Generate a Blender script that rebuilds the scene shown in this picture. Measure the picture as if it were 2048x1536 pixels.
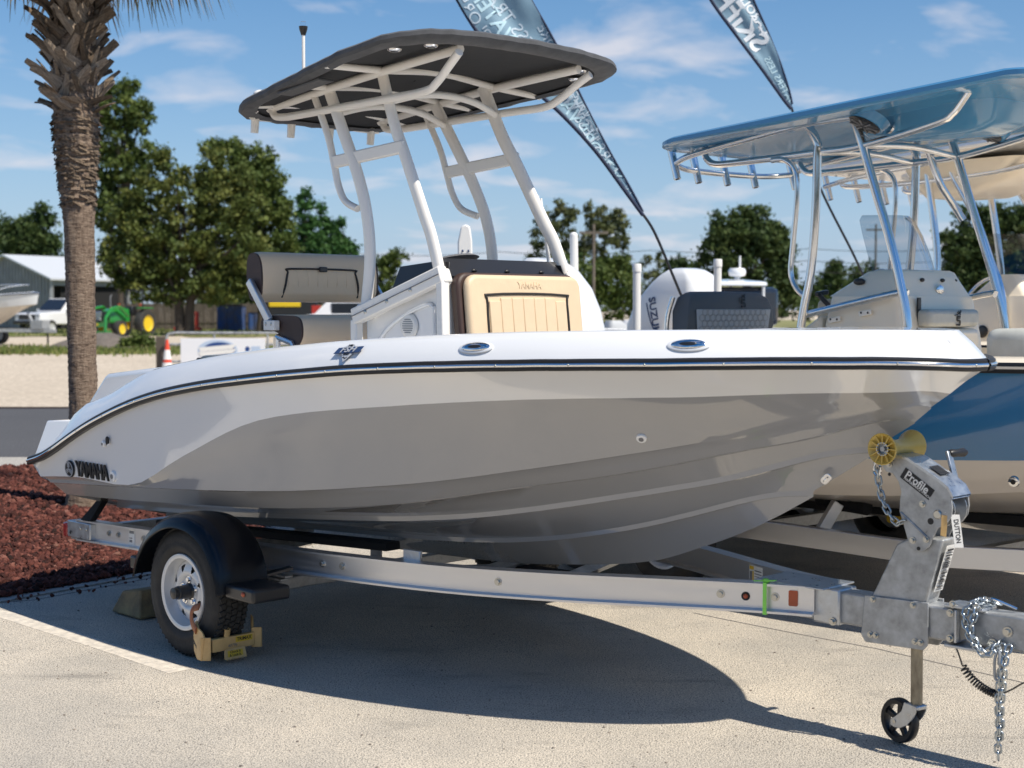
import bpy, bmesh, math, random
import numpy as np
from mathutils import Vector, Matrix, Quaternion, noise
SC = bpy.context.scene
for _o in list(bpy.data.objects): bpy.data.objects.remove(_o)
COL = SC.collection
rad = math.radians
# ---------------------------------------------------------------- camera
cam_d = bpy.data.cameras.new('camera'); cam = bpy.data.objects.new('camera', cam_d); COL.objects.link(cam)
cam.location = (0, 0, 1.75); cam.rotation_euler = (rad(90 - 2.9215), 0, 0)
cam_d.sensor_width = 36.0; cam_d.lens = 36.0 * 2900 / 2048; cam_d.clip_start = 0.1; cam_d.clip_end = 6000
cam_d.dof.use_dof = True; cam_d.dof.focus_distance = 7.1; cam_d.dof.aperture_fstop = 3.2
SC.camera = cam
# ---------------------------------------------------------------- sky, sun, exposure
SUN_EL, SUN_H = rad(55), Vector((0.813, -0.601, 0)).normalized()
w = bpy.data.worlds.new('World'); SC.world = w; w.use_nodes = True
nt = w.node_tree; nt.nodes.clear()
def N(t, typ, **kw):
    n = t.nodes.new(typ)
    for k, v in kw.items(): setattr(n, k, v)
    return n
sky = N(nt, 'ShaderNodeTexSky', sky_type='NISHITA', sun_disc=False)
sky.sun_elevation = SUN_EL; sky.sun_rotation = math.atan2(SUN_H.x, SUN_H.y)
sky.air_density = 1.0; sky.dust_density = 0.0; sky.ozone_density = 3.0; sky.altitude = 0
tc = N(nt, 'ShaderNodeTexCoord'); sep = N(nt, 'ShaderNodeSeparateXYZ'); nt.links.new(tc.outputs['Generated'], sep.inputs[0])
addz = N(nt, 'ShaderNodeMath', operation='ADD'); addz.inputs[1].default_value = 0.16
mxz = N(nt, 'ShaderNodeMath', operation='MAXIMUM'); mxz.inputs[1].default_value = 0.02
nt.links.new(sep.outputs['Z'], mxz.inputs[0]); nt.links.new(mxz.outputs[0], addz.inputs[0])
dvx = N(nt, 'ShaderNodeMath', operation='DIVIDE'); dvy = N(nt, 'ShaderNodeMath', operation='DIVIDE')
nt.links.new(sep.outputs['X'], dvx.inputs[0]); nt.links.new(addz.outputs[0], dvx.inputs[1])
nt.links.new(sep.outputs['Y'], dvy.inputs[0]); nt.links.new(addz.outputs[0], dvy.inputs[1])
cmb = N(nt, 'ShaderNodeCombineXYZ'); nt.links.new(dvx.outputs[0], cmb.inputs[0]); nt.links.new(dvy.outputs[0], cmb.inputs[1])
cn = N(nt, 'ShaderNodeTexNoise'); cn.inputs['Scale'].default_value = 2.9; cn.inputs['Detail'].default_value = 6; cn.inputs['Roughness'].default_value = 0.52; cn.inputs['Distortion'].default_value = 0.35
mpc = N(nt, 'ShaderNodeMapping'); mpc.inputs['Location'].default_value = (3.4, 1.7, 0.4); nt.links.new(cmb.outputs[0], mpc.inputs[0]); nt.links.new(mpc.outputs[0], cn.inputs['Vector'])
crp = N(nt, 'ShaderNodeValToRGB'); crp.color_ramp.elements[0].position = 0.52; crp.color_ramp.elements[0].color = (0, 0, 0, 1)
crp.color_ramp.elements[1].position = 0.73; crp.color_ramp.elements[1].color = (0.75, 0.75, 0.75, 1)
nt.links.new(cn.outputs[0], crp.inputs[0])
cmix = N(nt, 'ShaderNodeMix', data_type='RGBA'); cmix.inputs['B'].default_value = (4.7, 4.6, 4.9, 1)
nt.links.new(crp.outputs[0], cmix.inputs['Factor'])
hz_ = N(nt, 'ShaderNodeMath', operation='MULTIPLY'); hz_.inputs[1].default_value = -6.0; nt.links.new(mxz.outputs[0], hz_.inputs[0])
he_ = N(nt, 'ShaderNodeMath', operation='EXPONENT'); nt.links.new(hz_.outputs[0], he_.inputs[0])
hm_ = N(nt, 'ShaderNodeMath', operation='MULTIPLY'); hm_.inputs[1].default_value = 0.9; nt.links.new(he_.outputs[0], hm_.inputs[0])
hmix = N(nt, 'ShaderNodeMix', data_type='RGBA'); hmix.inputs['B'].default_value = (2.15, 2.95, 4.4, 1); nt.links.new(hm_.outputs[0], hmix.inputs['Factor']); hsv = N(nt, 'ShaderNodeHueSaturation'); hsv.inputs['Saturation'].default_value = 1.38; hsv.inputs['Value'].default_value = 0.63; nt.links.new(sky.outputs[0], hsv.inputs['Color']); nt.links.new(hsv.outputs[0], hmix.inputs['A']); nt.links.new(hmix.outputs['Result'], cmix.inputs['A'])
bg = N(nt, 'ShaderNodeBackground'); bg.inputs['Strength'].default_value = 0.15
wo = N(nt, 'ShaderNodeOutputWorld'); nt.links.new(cmix.outputs['Result'], bg.inputs[0]); nt.links.new(bg.outputs[0], wo.inputs[0])
sun_d = bpy.data.lights.new('sun', 'SUN'); sun_d.energy = 5.0; sun_d.angle = rad(0.53); sun_d.color = (1.0, 0.93, 0.81)
sun = bpy.data.objects.new('sun', sun_d); COL.objects.link(sun)
_d = Vector((SUN_H.x * math.cos(SUN_EL), SUN_H.y * math.cos(SUN_EL), math.sin(SUN_EL)))
sun.rotation_euler = _d.to_track_quat('Z', 'Y').to_euler(); sun.location = (20, -15, 30)
vs = SC.view_settings; vs.view_transform = 'Standard'; vs.look = 'None'; vs.exposure = 0.18; vs.gamma = 1.0; vs.use_curve_mapping = False
SC.cycles.use_denoising = True; SC.cycles.max_bounces = 7; SC.cycles.transparent_max_bounces = 12
# ---------------------------------------------------------------- materials
def mat(name, col, rough=0.5, metal=0.0, coat=0.0, var=0.0, vscale=6.0, bump=0.0, bscale=60.0, col2=None, spec=0.5, trans=0.0, emit=None, sheen=0.0, aniso=None, coatr=0.03, rvar=0.0, stretch=None):
    m = bpy.data.materials.new(name); m.use_nodes = True
    t = m.node_tree; b = t.nodes['Principled BSDF']
    b.inputs['Base Color'].default_value = (*col, 1); b.inputs['Roughness'].default_value = rough; b.inputs['Metallic'].default_value = metal
    b.inputs['Coat Weight'].default_value = coat; b.inputs['Coat Roughness'].default_value = coatr
    b.inputs['Specular IOR Level'].default_value = spec; b.inputs['Transmission Weight'].default_value = trans
    if sheen: b.inputs['Sheen Weight'].default_value = sheen
    if emit: b.inputs['Emission Color'].default_value = (*emit, 1); b.inputs['Emission Strength'].default_value = 1.0
    if var or bump or col2 or rvar:
        co = N(t, 'ShaderNodeTexCoord'); src = co.outputs['Object']
        if stretch:
            mp = N(t, 'ShaderNodeMapping'); mp.inputs['Scale'].default_value = stretch; t.links.new(src, mp.inputs[0]); src = mp.outputs[0]
        if var or col2 or rvar:
            n = N(t, 'ShaderNodeTexNoise'); n.inputs['Scale'].default_value = vscale; n.inputs['Detail'].default_value = 6; n.inputs['Roughness'].default_value = 0.6
            t.links.new(src, n.inputs['Vector'])
            if var or col2:
                c2 = col2 if col2 else tuple(c * (1 - var) for c in col)
                c1 = col if col2 else tuple(min(1, c * (1 + var)) for c in col)
                r = N(t, 'ShaderNodeValToRGB'); r.color_ramp.elements[0].position = 0.32; r.color_ramp.elements[1].position = 0.68
                r.color_ramp.elements[0].color = (*c2, 1); r.color_ramp.elements[1].color = (*c1, 1)
                t.links.new(n.outputs[0], r.inputs[0]); t.links.new(r.outputs[0], b.inputs['Base Color'])
            if rvar:
                mr = N(t, 'ShaderNodeMapRange'); mr.inputs['From Min'].default_value = .3; mr.inputs['From Max'].default_value = .7
                mr.inputs['To Min'].default_value = max(0, rough - rvar); mr.inputs['To Max'].default_value = min(1, rough + rvar)
                t.links.new(n.outputs[0], mr.inputs[0]); t.links.new(mr.outputs[0], b.inputs['Roughness'])
        if bump:
            n2 = N(t, 'ShaderNodeTexNoise'); n2.inputs['Scale'].default_value = bscale; n2.inputs['Detail'].default_value = 4
            t.links.new(src, n2.inputs['Vector'])
            bp = N(t, 'ShaderNodeBump'); bp.inputs['Strength'].default_value = bump; bp.inputs['Distance'].default_value = 0.01
            t.links.new(n2.outputs[0], bp.inputs['Height']); t.links.new(bp.outputs[0], b.inputs['Normal'])
    return m
def glassy(name, tint, refl=0.1, alpha=0.8):
    m = bpy.data.materials.new(name); m.use_nodes = True; t = m.node_tree; t.nodes.clear()
    tr = N(t, 'ShaderNodeBsdfTransparent'); tr.inputs[0].default_value = (*[alpha * c for c in tint], 1)
    gl = N(t, 'ShaderNodeBsdfGlossy'); gl.inputs['Roughness'].default_value = 0.03
    lw = N(t, 'ShaderNodeLayerWeight'); lw.inputs[0].default_value = .5; fr = N(t, 'ShaderNodeMapRange'); fr.inputs['From Min'].default_value = .35; fr.inputs['To Min'].default_value = refl * .45; fr.inputs['To Max'].default_value = .8; t.links.new(lw.outputs['Facing'], fr.inputs[0])
    mx = N(t, 'ShaderNodeMixShader'); o = N(t, 'ShaderNodeOutputMaterial')
    t.links.new(fr.outputs[0], mx.inputs[0]); t.links.new(tr.outputs[0], mx.inputs[1]); t.links.new(gl.outputs[0], mx.inputs[2]); t.links.new(mx.outputs[0], o.inputs[0])
    return m
M = {}
M['gel'] = mat('white_gelcoat', (.85, .855, .86), .2, coat=.9, coatr=.015)
M['gelgrey'] = mat('warm_grey_gelcoat', (.335, .335, .34), .22, coat=1.0, var=.05, vscale=900, coatr=.015)
for _k in ('gel', 'gelgrey'): M[_k].node_tree.nodes['Principled BSDF'].inputs['Coat IOR'].default_value = 1.75
M['gelcream'] = mat('cream_gelcoat', (.93, .82, .66), .3, coat=.4)
M['gelblue'] = mat('blue_gelcoat', (.035, .185, .39), .15, coat=1.0, var=.06, vscale=600)
M['gelwhite2'] = mat('off_white_gelcoat', (.70, .63, .55), .3, coat=.5)
M['powder'] = mat('white_powder_coat', (.90, .86, .80), .33, coat=.25)
M['blackrub'] = mat('black_rubber', (.012, .012, .014), .42)
M['blackpl'] = mat('black_plastic', (.018, .018, .02), .35, coat=.2)
M['chrome'] = mat('polished_stainless', (.86, .86, .87), .07, metal=1)
M['alu'] = mat('brushed_aluminium', (.74, .74, .75), .36, metal=.9, rvar=.06, vscale=5, stretch=(.3, 1, 10))
M['alutube'] = mat('anodised_tube', (.80, .81, .83), .16, metal=1, rvar=.05)
M['galv'] = mat('galvanised_steel', (.52, .53, .53), .42, metal=.45, col2=(.27, .28, .29), vscale=17, rvar=.15, bump=.08, bscale=40)
M['galvl'] = mat('bright_zinc', (.60, .63, .66), .34, metal=.85, col2=(.45, .47, .50), vscale=24, rvar=.1)
M['zinc'] = mat('zinc_bolt', (.55, .54, .50), .3, metal=1)
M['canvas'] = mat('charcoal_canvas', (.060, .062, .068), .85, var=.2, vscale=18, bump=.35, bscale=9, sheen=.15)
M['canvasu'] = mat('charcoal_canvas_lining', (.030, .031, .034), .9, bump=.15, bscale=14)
M['tan'] = mat('tan_vinyl', (.71, .545, .36), .48, bump=.22, bscale=22, coat=.08, var=.03, vscale=5)
M['taupe'] = mat('taupe_vinyl', (.86, .65, .44), .48, bump=.22, bscale=22, coat=.08)
M['brown'] = mat('dark_brown_vinyl', (.055, .030, .024), .5, bump=.15, bscale=250)
M['piping'] = mat('black_piping', (.02, .016, .014), .5)
M['tyre'] = mat('tyre_rubber', (.022, .021, .020), .75, col2=(.045, .043, .040), vscale=9, bump=.25, bscale=60)
M['rim'] = mat('galvanised_rim', (.68, .69, .70), .36, metal=.3, coat=.2)
M['hardblue'] = mat('blue_hardtop_gelcoat', (.075, .25, .46), .13)
M['fender'] = mat('black_gloss_fender', (.006, .007, .010), .24, spec=.35)
M['polyamber'] = mat('amber_polyurethane', (.62, .44, .10), .38, coat=.3, trans=.0)
M['amber'] = mat('amber_reflector', (.45, .07, .012), .3, coat=.5, bump=.3, bscale=400)
M['red'] = mat('red_lens', (.40, .02, .02), .25, coat=.6)
M['lime'] = mat('lime_ribbon', (.30, .80, .12), .6)
M['label'] = mat('white_label', (.78, .77, .74), .5)
M['ink'] = mat('black_ink', (.012, .012, .014), .5)
M['inkgrey'] = mat('grey_ink', (.18, .18, .19), .5)
M['inknavy'] = mat('navy_ink', (.03, .06, .15), .4)
M['silver'] = mat('silver_print', (.42, .44, .48), .4)
M['yellowl'] = mat('yellow_label', (.72, .47, .03), .5)
M['beige'] = mat('beige_painted_steel', (.74, .48, .19), .45, col2=(.60, .37, .14), vscale=14, coat=.2)
M['rust'] = mat('faded_red_paint', (.30, .085, .035), .55, col2=(.42, .19, .09), vscale=20)
M['rustpipe'] = mat('stained_jack_tube', (.52, .44, .30), .45, metal=.3, col2=(.045, .025, .014), vscale=13, rvar=.15, bump=.2, bscale=40, stretch=(1, 1, .35))
M['chain'] = mat('zinc_chain', (.52, .57, .60), .28, metal=.95, col2=(.36, .40, .43), vscale=30)
M['seatgrey'] = mat('charcoal_vinyl', (.12, .125, .13), .55, bump=.15, bscale=250)
M['seatlight'] = mat('light_grey_vinyl', (.50, .52, .54), .5, bump=.1, bscale=250)
M['seatpale'] = mat('pale_grey_vinyl', (.56, .56, .52), .5, bump=.12, bscale=200, col2=(.46, .46, .42), vscale=9)
M['pvc'] = mat('white_pvc', (.80, .79, .77), .35)
M['clear'] = glassy('clear_acrylic', (.99, .99, 1.0), refl=.02, alpha=.985)
M['smoke'] = glassy('smoked_acrylic', (.03, .032, .04), alpha=.7)
M['tint'] = glassy('tinted_acrylic', (.62, .66, .70), alpha=.95)
M['carpet'] = mat('bunk_carpet', (.015, .015, .016), .95, bump=.5, bscale=200)
# ---------------------------------------------------------------- mesh helpers
def V3(*a): return Vector(a)
def frame_from(d, up=(0, 0, 1)):
    d = Vector(d).normalized(); up = Vector(up)
    if abs(d.dot(up)) > .98: up = Vector((1, 0, 0))
    s = d.cross(up).normalized(); return s, s.cross(d).normalized(), d
class MB:
    def __init__(s): s.v = []; s.f = []; s.mi = []; s.cur = 0
    def add(s, vs, fs):
        o = len(s.v); s.v += [tuple(x) for x in vs]; s.f += [tuple(i + o for i in f) for f in fs]; s.mi += [s.cur] * len(fs); return s
    def box(s, c, d, rot=None):
        c = Vector(c); hx, hy, hz = d[0] / 2, d[1] / 2, d[2] / 2
        P = [Vector((x, y, z)) for x in (-hx, hx) for y in (-hy, hy) for z in (-hz, hz)]
        if rot is not None: P = [rot @ p for p in P]
        return s.add([p + c for p in P], [(0, 1, 3, 2), (4, 6, 7, 5), (0, 4, 5, 1), (2, 3, 7, 6), (0, 2, 6, 4), (1, 5, 7, 3)])
    def bar(s, a, b, wd, ht, up=(0, 0, 1)):
        a, b = Vector(a), Vector(b); sd, u, d = frame_from(b - a, up)
        P = [q + sd * x + u * y for q in (a, b) for x, y in ((-wd / 2, -ht / 2), (wd / 2, -ht / 2), (wd / 2, ht / 2), (-wd / 2, ht / 2))]
        return s.add(P, [(3, 2, 1, 0), (4, 5, 6, 7), (0, 1, 5, 4), (1, 2, 6, 5), (2, 3, 7, 6), (3, 0, 4, 7)])
    def tube(s, pts, r, n=10, closed=False, cap=True, flat=None):
        pts = [Vector(p) for p in pts]; m = len(pts); rs = r if isinstance(r, (list, tuple)) else [r] * m
        rings = []; pu = None
        for i, p in enumerate(pts):
            if closed: d = pts[(i + 1) % m] - pts[i - 1]
            else: d = pts[min(i + 1, m - 1)] - pts[max(i - 1, 0)]
            d.normalize()
            if pu is None: sd, u, _ = frame_from(d)
            else:
                u = (pu - d * pu.dot(d)); u.normalize(); sd = d.cross(u)
            pu = u; fx = flat[0] if flat else 1; fy = flat[1] if flat else 1
            rings.append([p + (sd * math.cos(a) * fx + u * math.sin(a) * fy) * rs[i] for a in [2 * math.pi * k / n for k in range(n)]])
        vs = [q for rg in rings for q in rg]; fs = []
        for i in range(m if closed else m - 1):
            j = (i + 1) % m
            for k in range(n): fs.append((i * n + k, i * n + (k + 1) % n, j * n + (k + 1) % n, j * n + k))
        if cap and not closed: fs += [tuple(range(n - 1, -1, -1)), tuple((m - 1) * n + k for k in range(n))]
        return s.add(vs, fs)
    def cyl(s, a, b, r, r2=None, n=16): return s.tube([a, b], [r, r if r2 is None else r2], n)
    def lathe(s, prof, o, axis, n=32, cap=False):
        sd, u, d = frame_from(axis); o = Vector(o); vs = []; fs = []; m = len(prof)
        for r, h in prof:
            for k in range(n):
                a = 2 * math.pi * k / n; vs.append(o + d * h + (sd * math.cos(a) + u * math.sin(a)) * r)
        for i in range(m - 1):
            for k in range(n): fs.append((i * n + k, i * n + (k + 1) % n, (i + 1) * n + (k + 1) % n, (i + 1) * n + k))
        if cap: fs += [tuple(range(n - 1, -1, -1)), tuple((m - 1) * n + k for k in range(n))]
        return s.add(vs, fs)
    def prism(s, poly, vec):
        poly = [Vector(p) for p in poly]; vec = Vector(vec); n = len(poly)
        return s.add(poly + [p + vec for p in poly], [tuple(range(n - 1, -1, -1)), tuple(range(n, 2 * n))] + [(k, (k + 1) % n, n + (k + 1) % n, n + k) for k in range(n)])
    def grid(s, rows, cu=False, flip=False):
        R = len(rows); Cn = len(rows[0]); vs = [p for r in rows for p in r]; fs = []
        for i in range(R - 1):
            for j in range(Cn if cu else Cn - 1):
                k = (j + 1) % Cn; q = (i * Cn + j, i * Cn + k, (i + 1) * Cn + k, (i + 1) * Cn + j); fs.append(q[::-1] if flip else q)
        return s.add(vs, fs)
    def ell(s, c, r, n=16, m=10, rot=None):
        c = Vector(c); vs = []; fs = []
        for i in range(m + 1):
            th = math.pi * i / m
            for k in range(n):
                a = 2 * math.pi * k / n; p = Vector((r[0] * math.sin(th) * math.cos(a), r[1] * math.sin(th) * math.sin(a), r[2] * math.cos(th)))
                vs.append(c + (rot @ p if rot is not None else p))
        for i in range(m):
            for k in range(n): fs.append((i * n + k, (i + 1) * n + k, (i + 1) * n + (k + 1) % n, i * n + (k + 1) % n))
        return s.add(vs, fs)
    def sweep(s, path, outs, prof, ups=None, cap=True):
        n = len(prof); vs = []; fs = []
        for i, p in enumerate(path):
            up = Vector((0, 0, 1)) if ups is None else ups[i]
            for a, b in prof: vs.append(Vector(p) + outs[i] * a + up * b)
        m = len(path)
        for i in range(m - 1):
            for k in range(n): fs.append((i * n + k, i * n + (k + 1) % n, (i + 1) * n + (k + 1) % n, (i + 1) * n + k))
        if cap: fs += [tuple(range(n - 1, -1, -1)), tuple((m - 1) * n + k for k in range(n))]
        return s.add(vs, fs)
    def mesh(s, name='mesh', smooth=35, fixn=True):
        me = bpy.data.meshes.new(name); me.from_pydata(s.v, [], s.f); me.update()
        if any(s.mi): me.polygons.foreach_set('material_index', s.mi)
        if fixn:
            bm = bmesh.new(); bm.from_mesh(me); bmesh.ops.remove_doubles(bm, verts=bm.verts, dist=1e-5); bmesh.ops.recalc_face_normals(bm, faces=bm.faces); bm.to_mesh(me); bm.free()
        if smooth:
            me.polygons.foreach_set('use_smooth', [True] * len(me.polygons)); me.set_sharp_from_angle(angle=rad(smooth))
        return me
def ob(name, mb, m, parent=None, smooth=35, bevel=0, seg=2, fixn=True, label=None, kind=None, cat=None, group=None):
    me = mb if isinstance(mb, bpy.types.Mesh) else mb.mesh(name, smooth, fixn)
    o = bpy.data.objects.new(name, me); COL.objects.link(o)
    ms = m if isinstance(m, (list, tuple)) else [m]
    if not me.materials:
        for q in ms: me.materials.append(M[q] if isinstance(q, str) else q)
    if parent is not None: o.parent = parent
    if bevel:
        b = o.modifiers.new('bevel', 'BEVEL'); b.width = bevel; b.segments = seg; b.limit_method = 'ANGLE'; b.angle_limit = rad(40); b.harden_normals = False
    if label: o['label'] = label
    if kind: o['kind'] = kind
    if cat: o['category'] = cat
    if group: o['group'] = group
    return o
def thing(name, label, cat, loc=(0, 0, 0), rz=0.0, group=None):
    o = bpy.data.objects.new(name, None); COL.objects.link(o); o.location = loc; o.rotation_euler = (0, 0, rz); o.empty_display_size = .2
    o['label'] = label; o['category'] = cat
    if group: o['group'] = group
    return o
def dup(o, parent=None):
    c = o.copy(); COL.objects.link(c); c.parent = parent
    for ch in o.children: dup(ch, c)
    return c
def text_mesh(txt, size, o, right, up, extrude=.002, bold=0.0, align='CENTER', shear=0.0, sx=1.0, spacing=1.0):
    cu = bpy.data.curves.new('text', 'FONT'); cu.body = txt; cu.size = size; cu.extrude = extrude; cu.offset = bold * size; cu.align_x = align; cu.align_y = 'CENTER'; cu.shear = shear; cu.space_character = spacing
    cu.resolution_u = 3
    t = bpy.data.objects.new('text', cu); COL.objects.link(t)
    me = bpy.data.meshes.new_from_object(t, depsgraph=bpy.context.evaluated_depsgraph_get()); bpy.data.objects.remove(t)
    right = Vector(right).normalized(); up = Vector(up); up = (up - right * up.dot(right)).normalized(); nn = right.cross(up); o = Vector(o)
    mt = Matrix(((right.x * sx, up.x, nn.x, o.x), (right.y * sx, up.y, nn.y, o.y), (right.z * sx, up.z, nn.z, o.z), (0, 0, 0, 1)))
    me.transform(mt); me.materials.clear(); return me
def text(name, txt, size, o, right, up, m, parent, **kw):
    label = kw.pop('label', None); return ob(name, text_mesh(txt, size, o, right, up, **kw), m, parent, label=label)
def smoothpath(pts, n=8):
    pts = [Vector(p) for p in pts]; out = []
    for i in range(len(pts) - 1):
        p0, p1, p2, p3 = pts[max(i - 1, 0)], pts[i], pts[i + 1], pts[min(i + 2, len(pts) - 1)]
        for k in range(n):
            t = k / n; out.append(.5 * ((2 * p1) + (p2 - p0) * t + (2 * p0 - 5 * p1 + 4 * p2 - p3) * t * t + (3 * p1 - p0 - 3 * p2 + p3) * t ** 3))
    out.append(pts[-1]); return out
def rrect(w_, h_, r, n=5):
    out = []
    for cx, cy, a0 in ((w_ / 2 - r, h_ / 2 - r, 0), (-w_ / 2 + r, h_ / 2 - r, 90), (-w_ / 2 + r, -h_ / 2 + r, 180), (w_ / 2 - r, -h_ / 2 + r, 270)):
        for k in range(n + 1):
            a = rad(a0 + 90 * k / n); out.append((cx + r * math.cos(a), cy + r * math.sin(a)))
    return out
def plate(mb, poly2, o, right, up, th):      # polygon in a plane, extruded along its normal
    o, right, up = Vector(o), Vector(right).normalized(), Vector(up).normalized(); nn = right.cross(up).normalized()
    return mb.prism([o + right * a + up * b for a, b in poly2], nn * th)
LN_RAIL=[(0.21,1.2,0.865),(0.36,1.2,0.901),(0.51,1.2,0.956),(0.658,1.2,1.018),(0.805,1.2,1.077),(0.95,1.2,1.13),(1.095,1.2,1.177),(1.238,1.2,1.22),(1.381,1.2,1.258),(1.521,1.2,1.29),(1.661,1.2,1.318),(1.8,1.2,1.341),(1.937,1.2,1.361),(2.072,1.2,1.379),(2.207,1.2,1.395),(2.34,1.2,1.409),(2.472,1.198,1.423),(2.602,1.194,1.436),(2.73,1.189,1.448),(2.858,1.183,1.459),(2.983,1.174,1.47),(3.108,1.163,1.48),(3.23,1.151,1.488),(3.351,1.136,1.495),(3.47,1.12,1.501),(3.588,1.101,1.507),(3.704,1.08,1.511),(3.818,1.058,1.516),(3.93,1.033,1.52),(4.04,1.006,1.523),(4.148,0.977,1.527),(4.254,0.946,1.529),(4.358,0.912,1.532),(4.459,0.877,1.534),(4.558,0.839,1.536),(4.655,0.799,1.538),(4.749,0.757,1.541),(4.841,0.712,1.543),(4.93,0.665,1.545),(5.015,0.616,1.547),(5.097,0.564,1.548),(5.176,0.51,1.549),(5.251,0.452,1.549),(5.322,0.392,1.55),(5.388,0.327,1.549),(5.448,0.259,1.547),(5.502,0.186,1.544),(5.546,0.105,1.54),(5.575,0.0,1.54)]
LN_P=[(0.265,1.17,0.772),(0.41,1.17,0.785),(0.554,1.17,0.796),(0.697,1.17,0.804),(0.839,1.17,0.805),(0.979,1.17,0.801),(1.119,1.17,0.798),(1.257,1.17,0.806),(1.394,1.17,0.833),(1.53,1.17,0.885),(1.665,1.17,0.946),(1.798,1.17,1.0),(1.931,1.17,1.049),(2.061,1.17,1.098),(2.191,1.168,1.145),(2.319,1.164,1.186),(2.446,1.157,1.219),(2.572,1.148,1.243),(2.696,1.137,1.261),(2.819,1.124,1.277),(2.94,1.108,1.29),(3.06,1.09,1.301),(3.178,1.07,1.312),(3.295,1.048,1.322),(3.41,1.024,1.333),(3.523,0.998,1.342),(3.635,0.969,1.351),(3.745,0.939,1.359),(3.853,0.907,1.366),(3.959,0.873,1.373),(4.063,0.837,1.378),(4.165,0.8,1.383),(4.266,0.761,1.387),(4.364,0.72,1.39),(4.459,0.678,1.394),(4.553,0.635,1.397),(4.644,0.59,1.401),(4.732,0.544,1.406),(4.817,0.496,1.411),(4.9,0.448,1.416),(4.979,0.399,1.42),(5.055,0.349,1.423),(5.128,0.298,1.425),(5.196,0.247,1.426),(5.259,0.196,1.428),(5.317,0.145,1.431),(5.369,0.094,1.435),(5.412,0.045,1.431),(5.44,0.0,1.423)]
LN_A=[(0.34,1.13,0.735),(0.481,1.13,0.743),(0.62,1.13,0.751),(0.759,1.13,0.759),(0.896,1.13,0.767),(1.033,1.13,0.775),(1.168,1.13,0.783),(1.302,1.13,0.791),(1.435,1.13,0.799),(1.567,1.13,0.807),(1.698,1.129,0.815),(1.827,1.125,0.823),(1.956,1.117,0.831),(2.083,1.107,0.839),(2.208,1.094,0.847),(2.333,1.079,0.856),(2.456,1.062,0.866),(2.578,1.043,0.876),(2.698,1.021,0.888),(2.817,0.997,0.9),(2.935,0.972,0.914),(3.051,0.945,0.928),(3.166,0.916,0.942),(3.279,0.886,0.957),(3.391,0.854,0.973),(3.501,0.821,0.991),(3.609,0.787,1.01),(3.716,0.751,1.03),(3.82,0.715,1.049),(3.923,0.677,1.068),(4.024,0.639,1.087),(4.124,0.6,1.107),(4.221,0.561,1.126),(4.316,0.521,1.145),(4.409,0.481,1.164),(4.499,0.44,1.184),(4.587,0.4,1.203),(4.673,0.36,1.223),(4.756,0.32,1.244),(4.836,0.28,1.264),(4.913,0.241,1.284),(4.987,0.204,1.303),(5.057,0.167,1.321),(5.123,0.131,1.336),(5.185,0.098,1.348),(5.241,0.067,1.357),(5.291,0.039,1.363),(5.333,0.015,1.366),(5.36,0.0,1.361)]
LN_B=[(0.38,1.07,0.669),(0.518,1.07,0.674),(0.654,1.07,0.68),(0.79,1.07,0.685),(0.924,1.07,0.691),(1.058,1.07,0.698),(1.19,1.07,0.705),(1.321,1.07,0.712),(1.451,1.07,0.72),(1.58,1.066,0.727),(1.708,1.059,0.734),(1.835,1.049,0.74),(1.96,1.037,0.746),(2.084,1.023,0.752),(2.208,1.007,0.759),(2.329,0.989,0.767),(2.45,0.969,0.776),(2.569,0.947,0.787),(2.687,0.924,0.798),(2.803,0.899,0.81),(2.918,0.873,0.823),(3.032,0.846,0.838),(3.144,0.817,0.855),(3.255,0.788,0.874),(3.364,0.757,0.894),(3.471,0.726,0.915),(3.577,0.694,0.936),(3.682,0.66,0.955),(3.784,0.627,0.974),(3.885,0.592,0.992),(3.984,0.558,1.01),(4.081,0.523,1.029),(4.176,0.487,1.048),(4.269,0.452,1.069),(4.36,0.416,1.09),(4.448,0.38,1.113),(4.534,0.345,1.135),(4.618,0.309,1.156),(4.699,0.275,1.176),(4.778,0.24,1.193),(4.853,0.207,1.211),(4.925,0.174,1.231),(4.994,0.142,1.253),(5.058,0.112,1.274),(5.119,0.083,1.292),(5.174,0.057,1.305),(5.223,0.033,1.313),(5.264,0.013,1.317),(5.29,0.0,1.303)]
LN_CC=[(0.38,0.74,0.56),(0.513,0.74,0.566),(0.645,0.74,0.571),(0.776,0.74,0.577),(0.905,0.74,0.584),(1.034,0.74,0.591),(1.162,0.74,0.598),(1.289,0.74,0.606),(1.414,0.74,0.614),(1.539,0.74,0.623),(1.662,0.74,0.632),(1.784,0.737,0.641),(1.906,0.733,0.65),(2.025,0.727,0.659),(2.144,0.719,0.668),(2.262,0.709,0.677),(2.378,0.698,0.685),(2.493,0.685,0.693),(2.607,0.671,0.701),(2.719,0.656,0.709),(2.83,0.64,0.718),(2.94,0.622,0.728),(3.048,0.603,0.74),(3.155,0.583,0.752),(3.261,0.562,0.766),(3.364,0.541,0.781),(3.467,0.518,0.798),(3.567,0.495,0.816),(3.666,0.471,0.834),(3.763,0.447,0.853),(3.859,0.421,0.872),(3.953,0.396,0.892),(4.044,0.37,0.911),(4.134,0.344,0.93),(4.222,0.317,0.949),(4.307,0.291,0.968),(4.391,0.264,0.986),(4.471,0.237,1.005),(4.55,0.211,1.026),(4.625,0.185,1.049),(4.698,0.159,1.073),(4.768,0.134,1.096),(4.834,0.11,1.117),(4.896,0.087,1.135),(4.954,0.065,1.148),(5.008,0.044,1.157),(5.055,0.026,1.164),(5.095,0.01,1.169),(5.12,0.0,1.17)]
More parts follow.
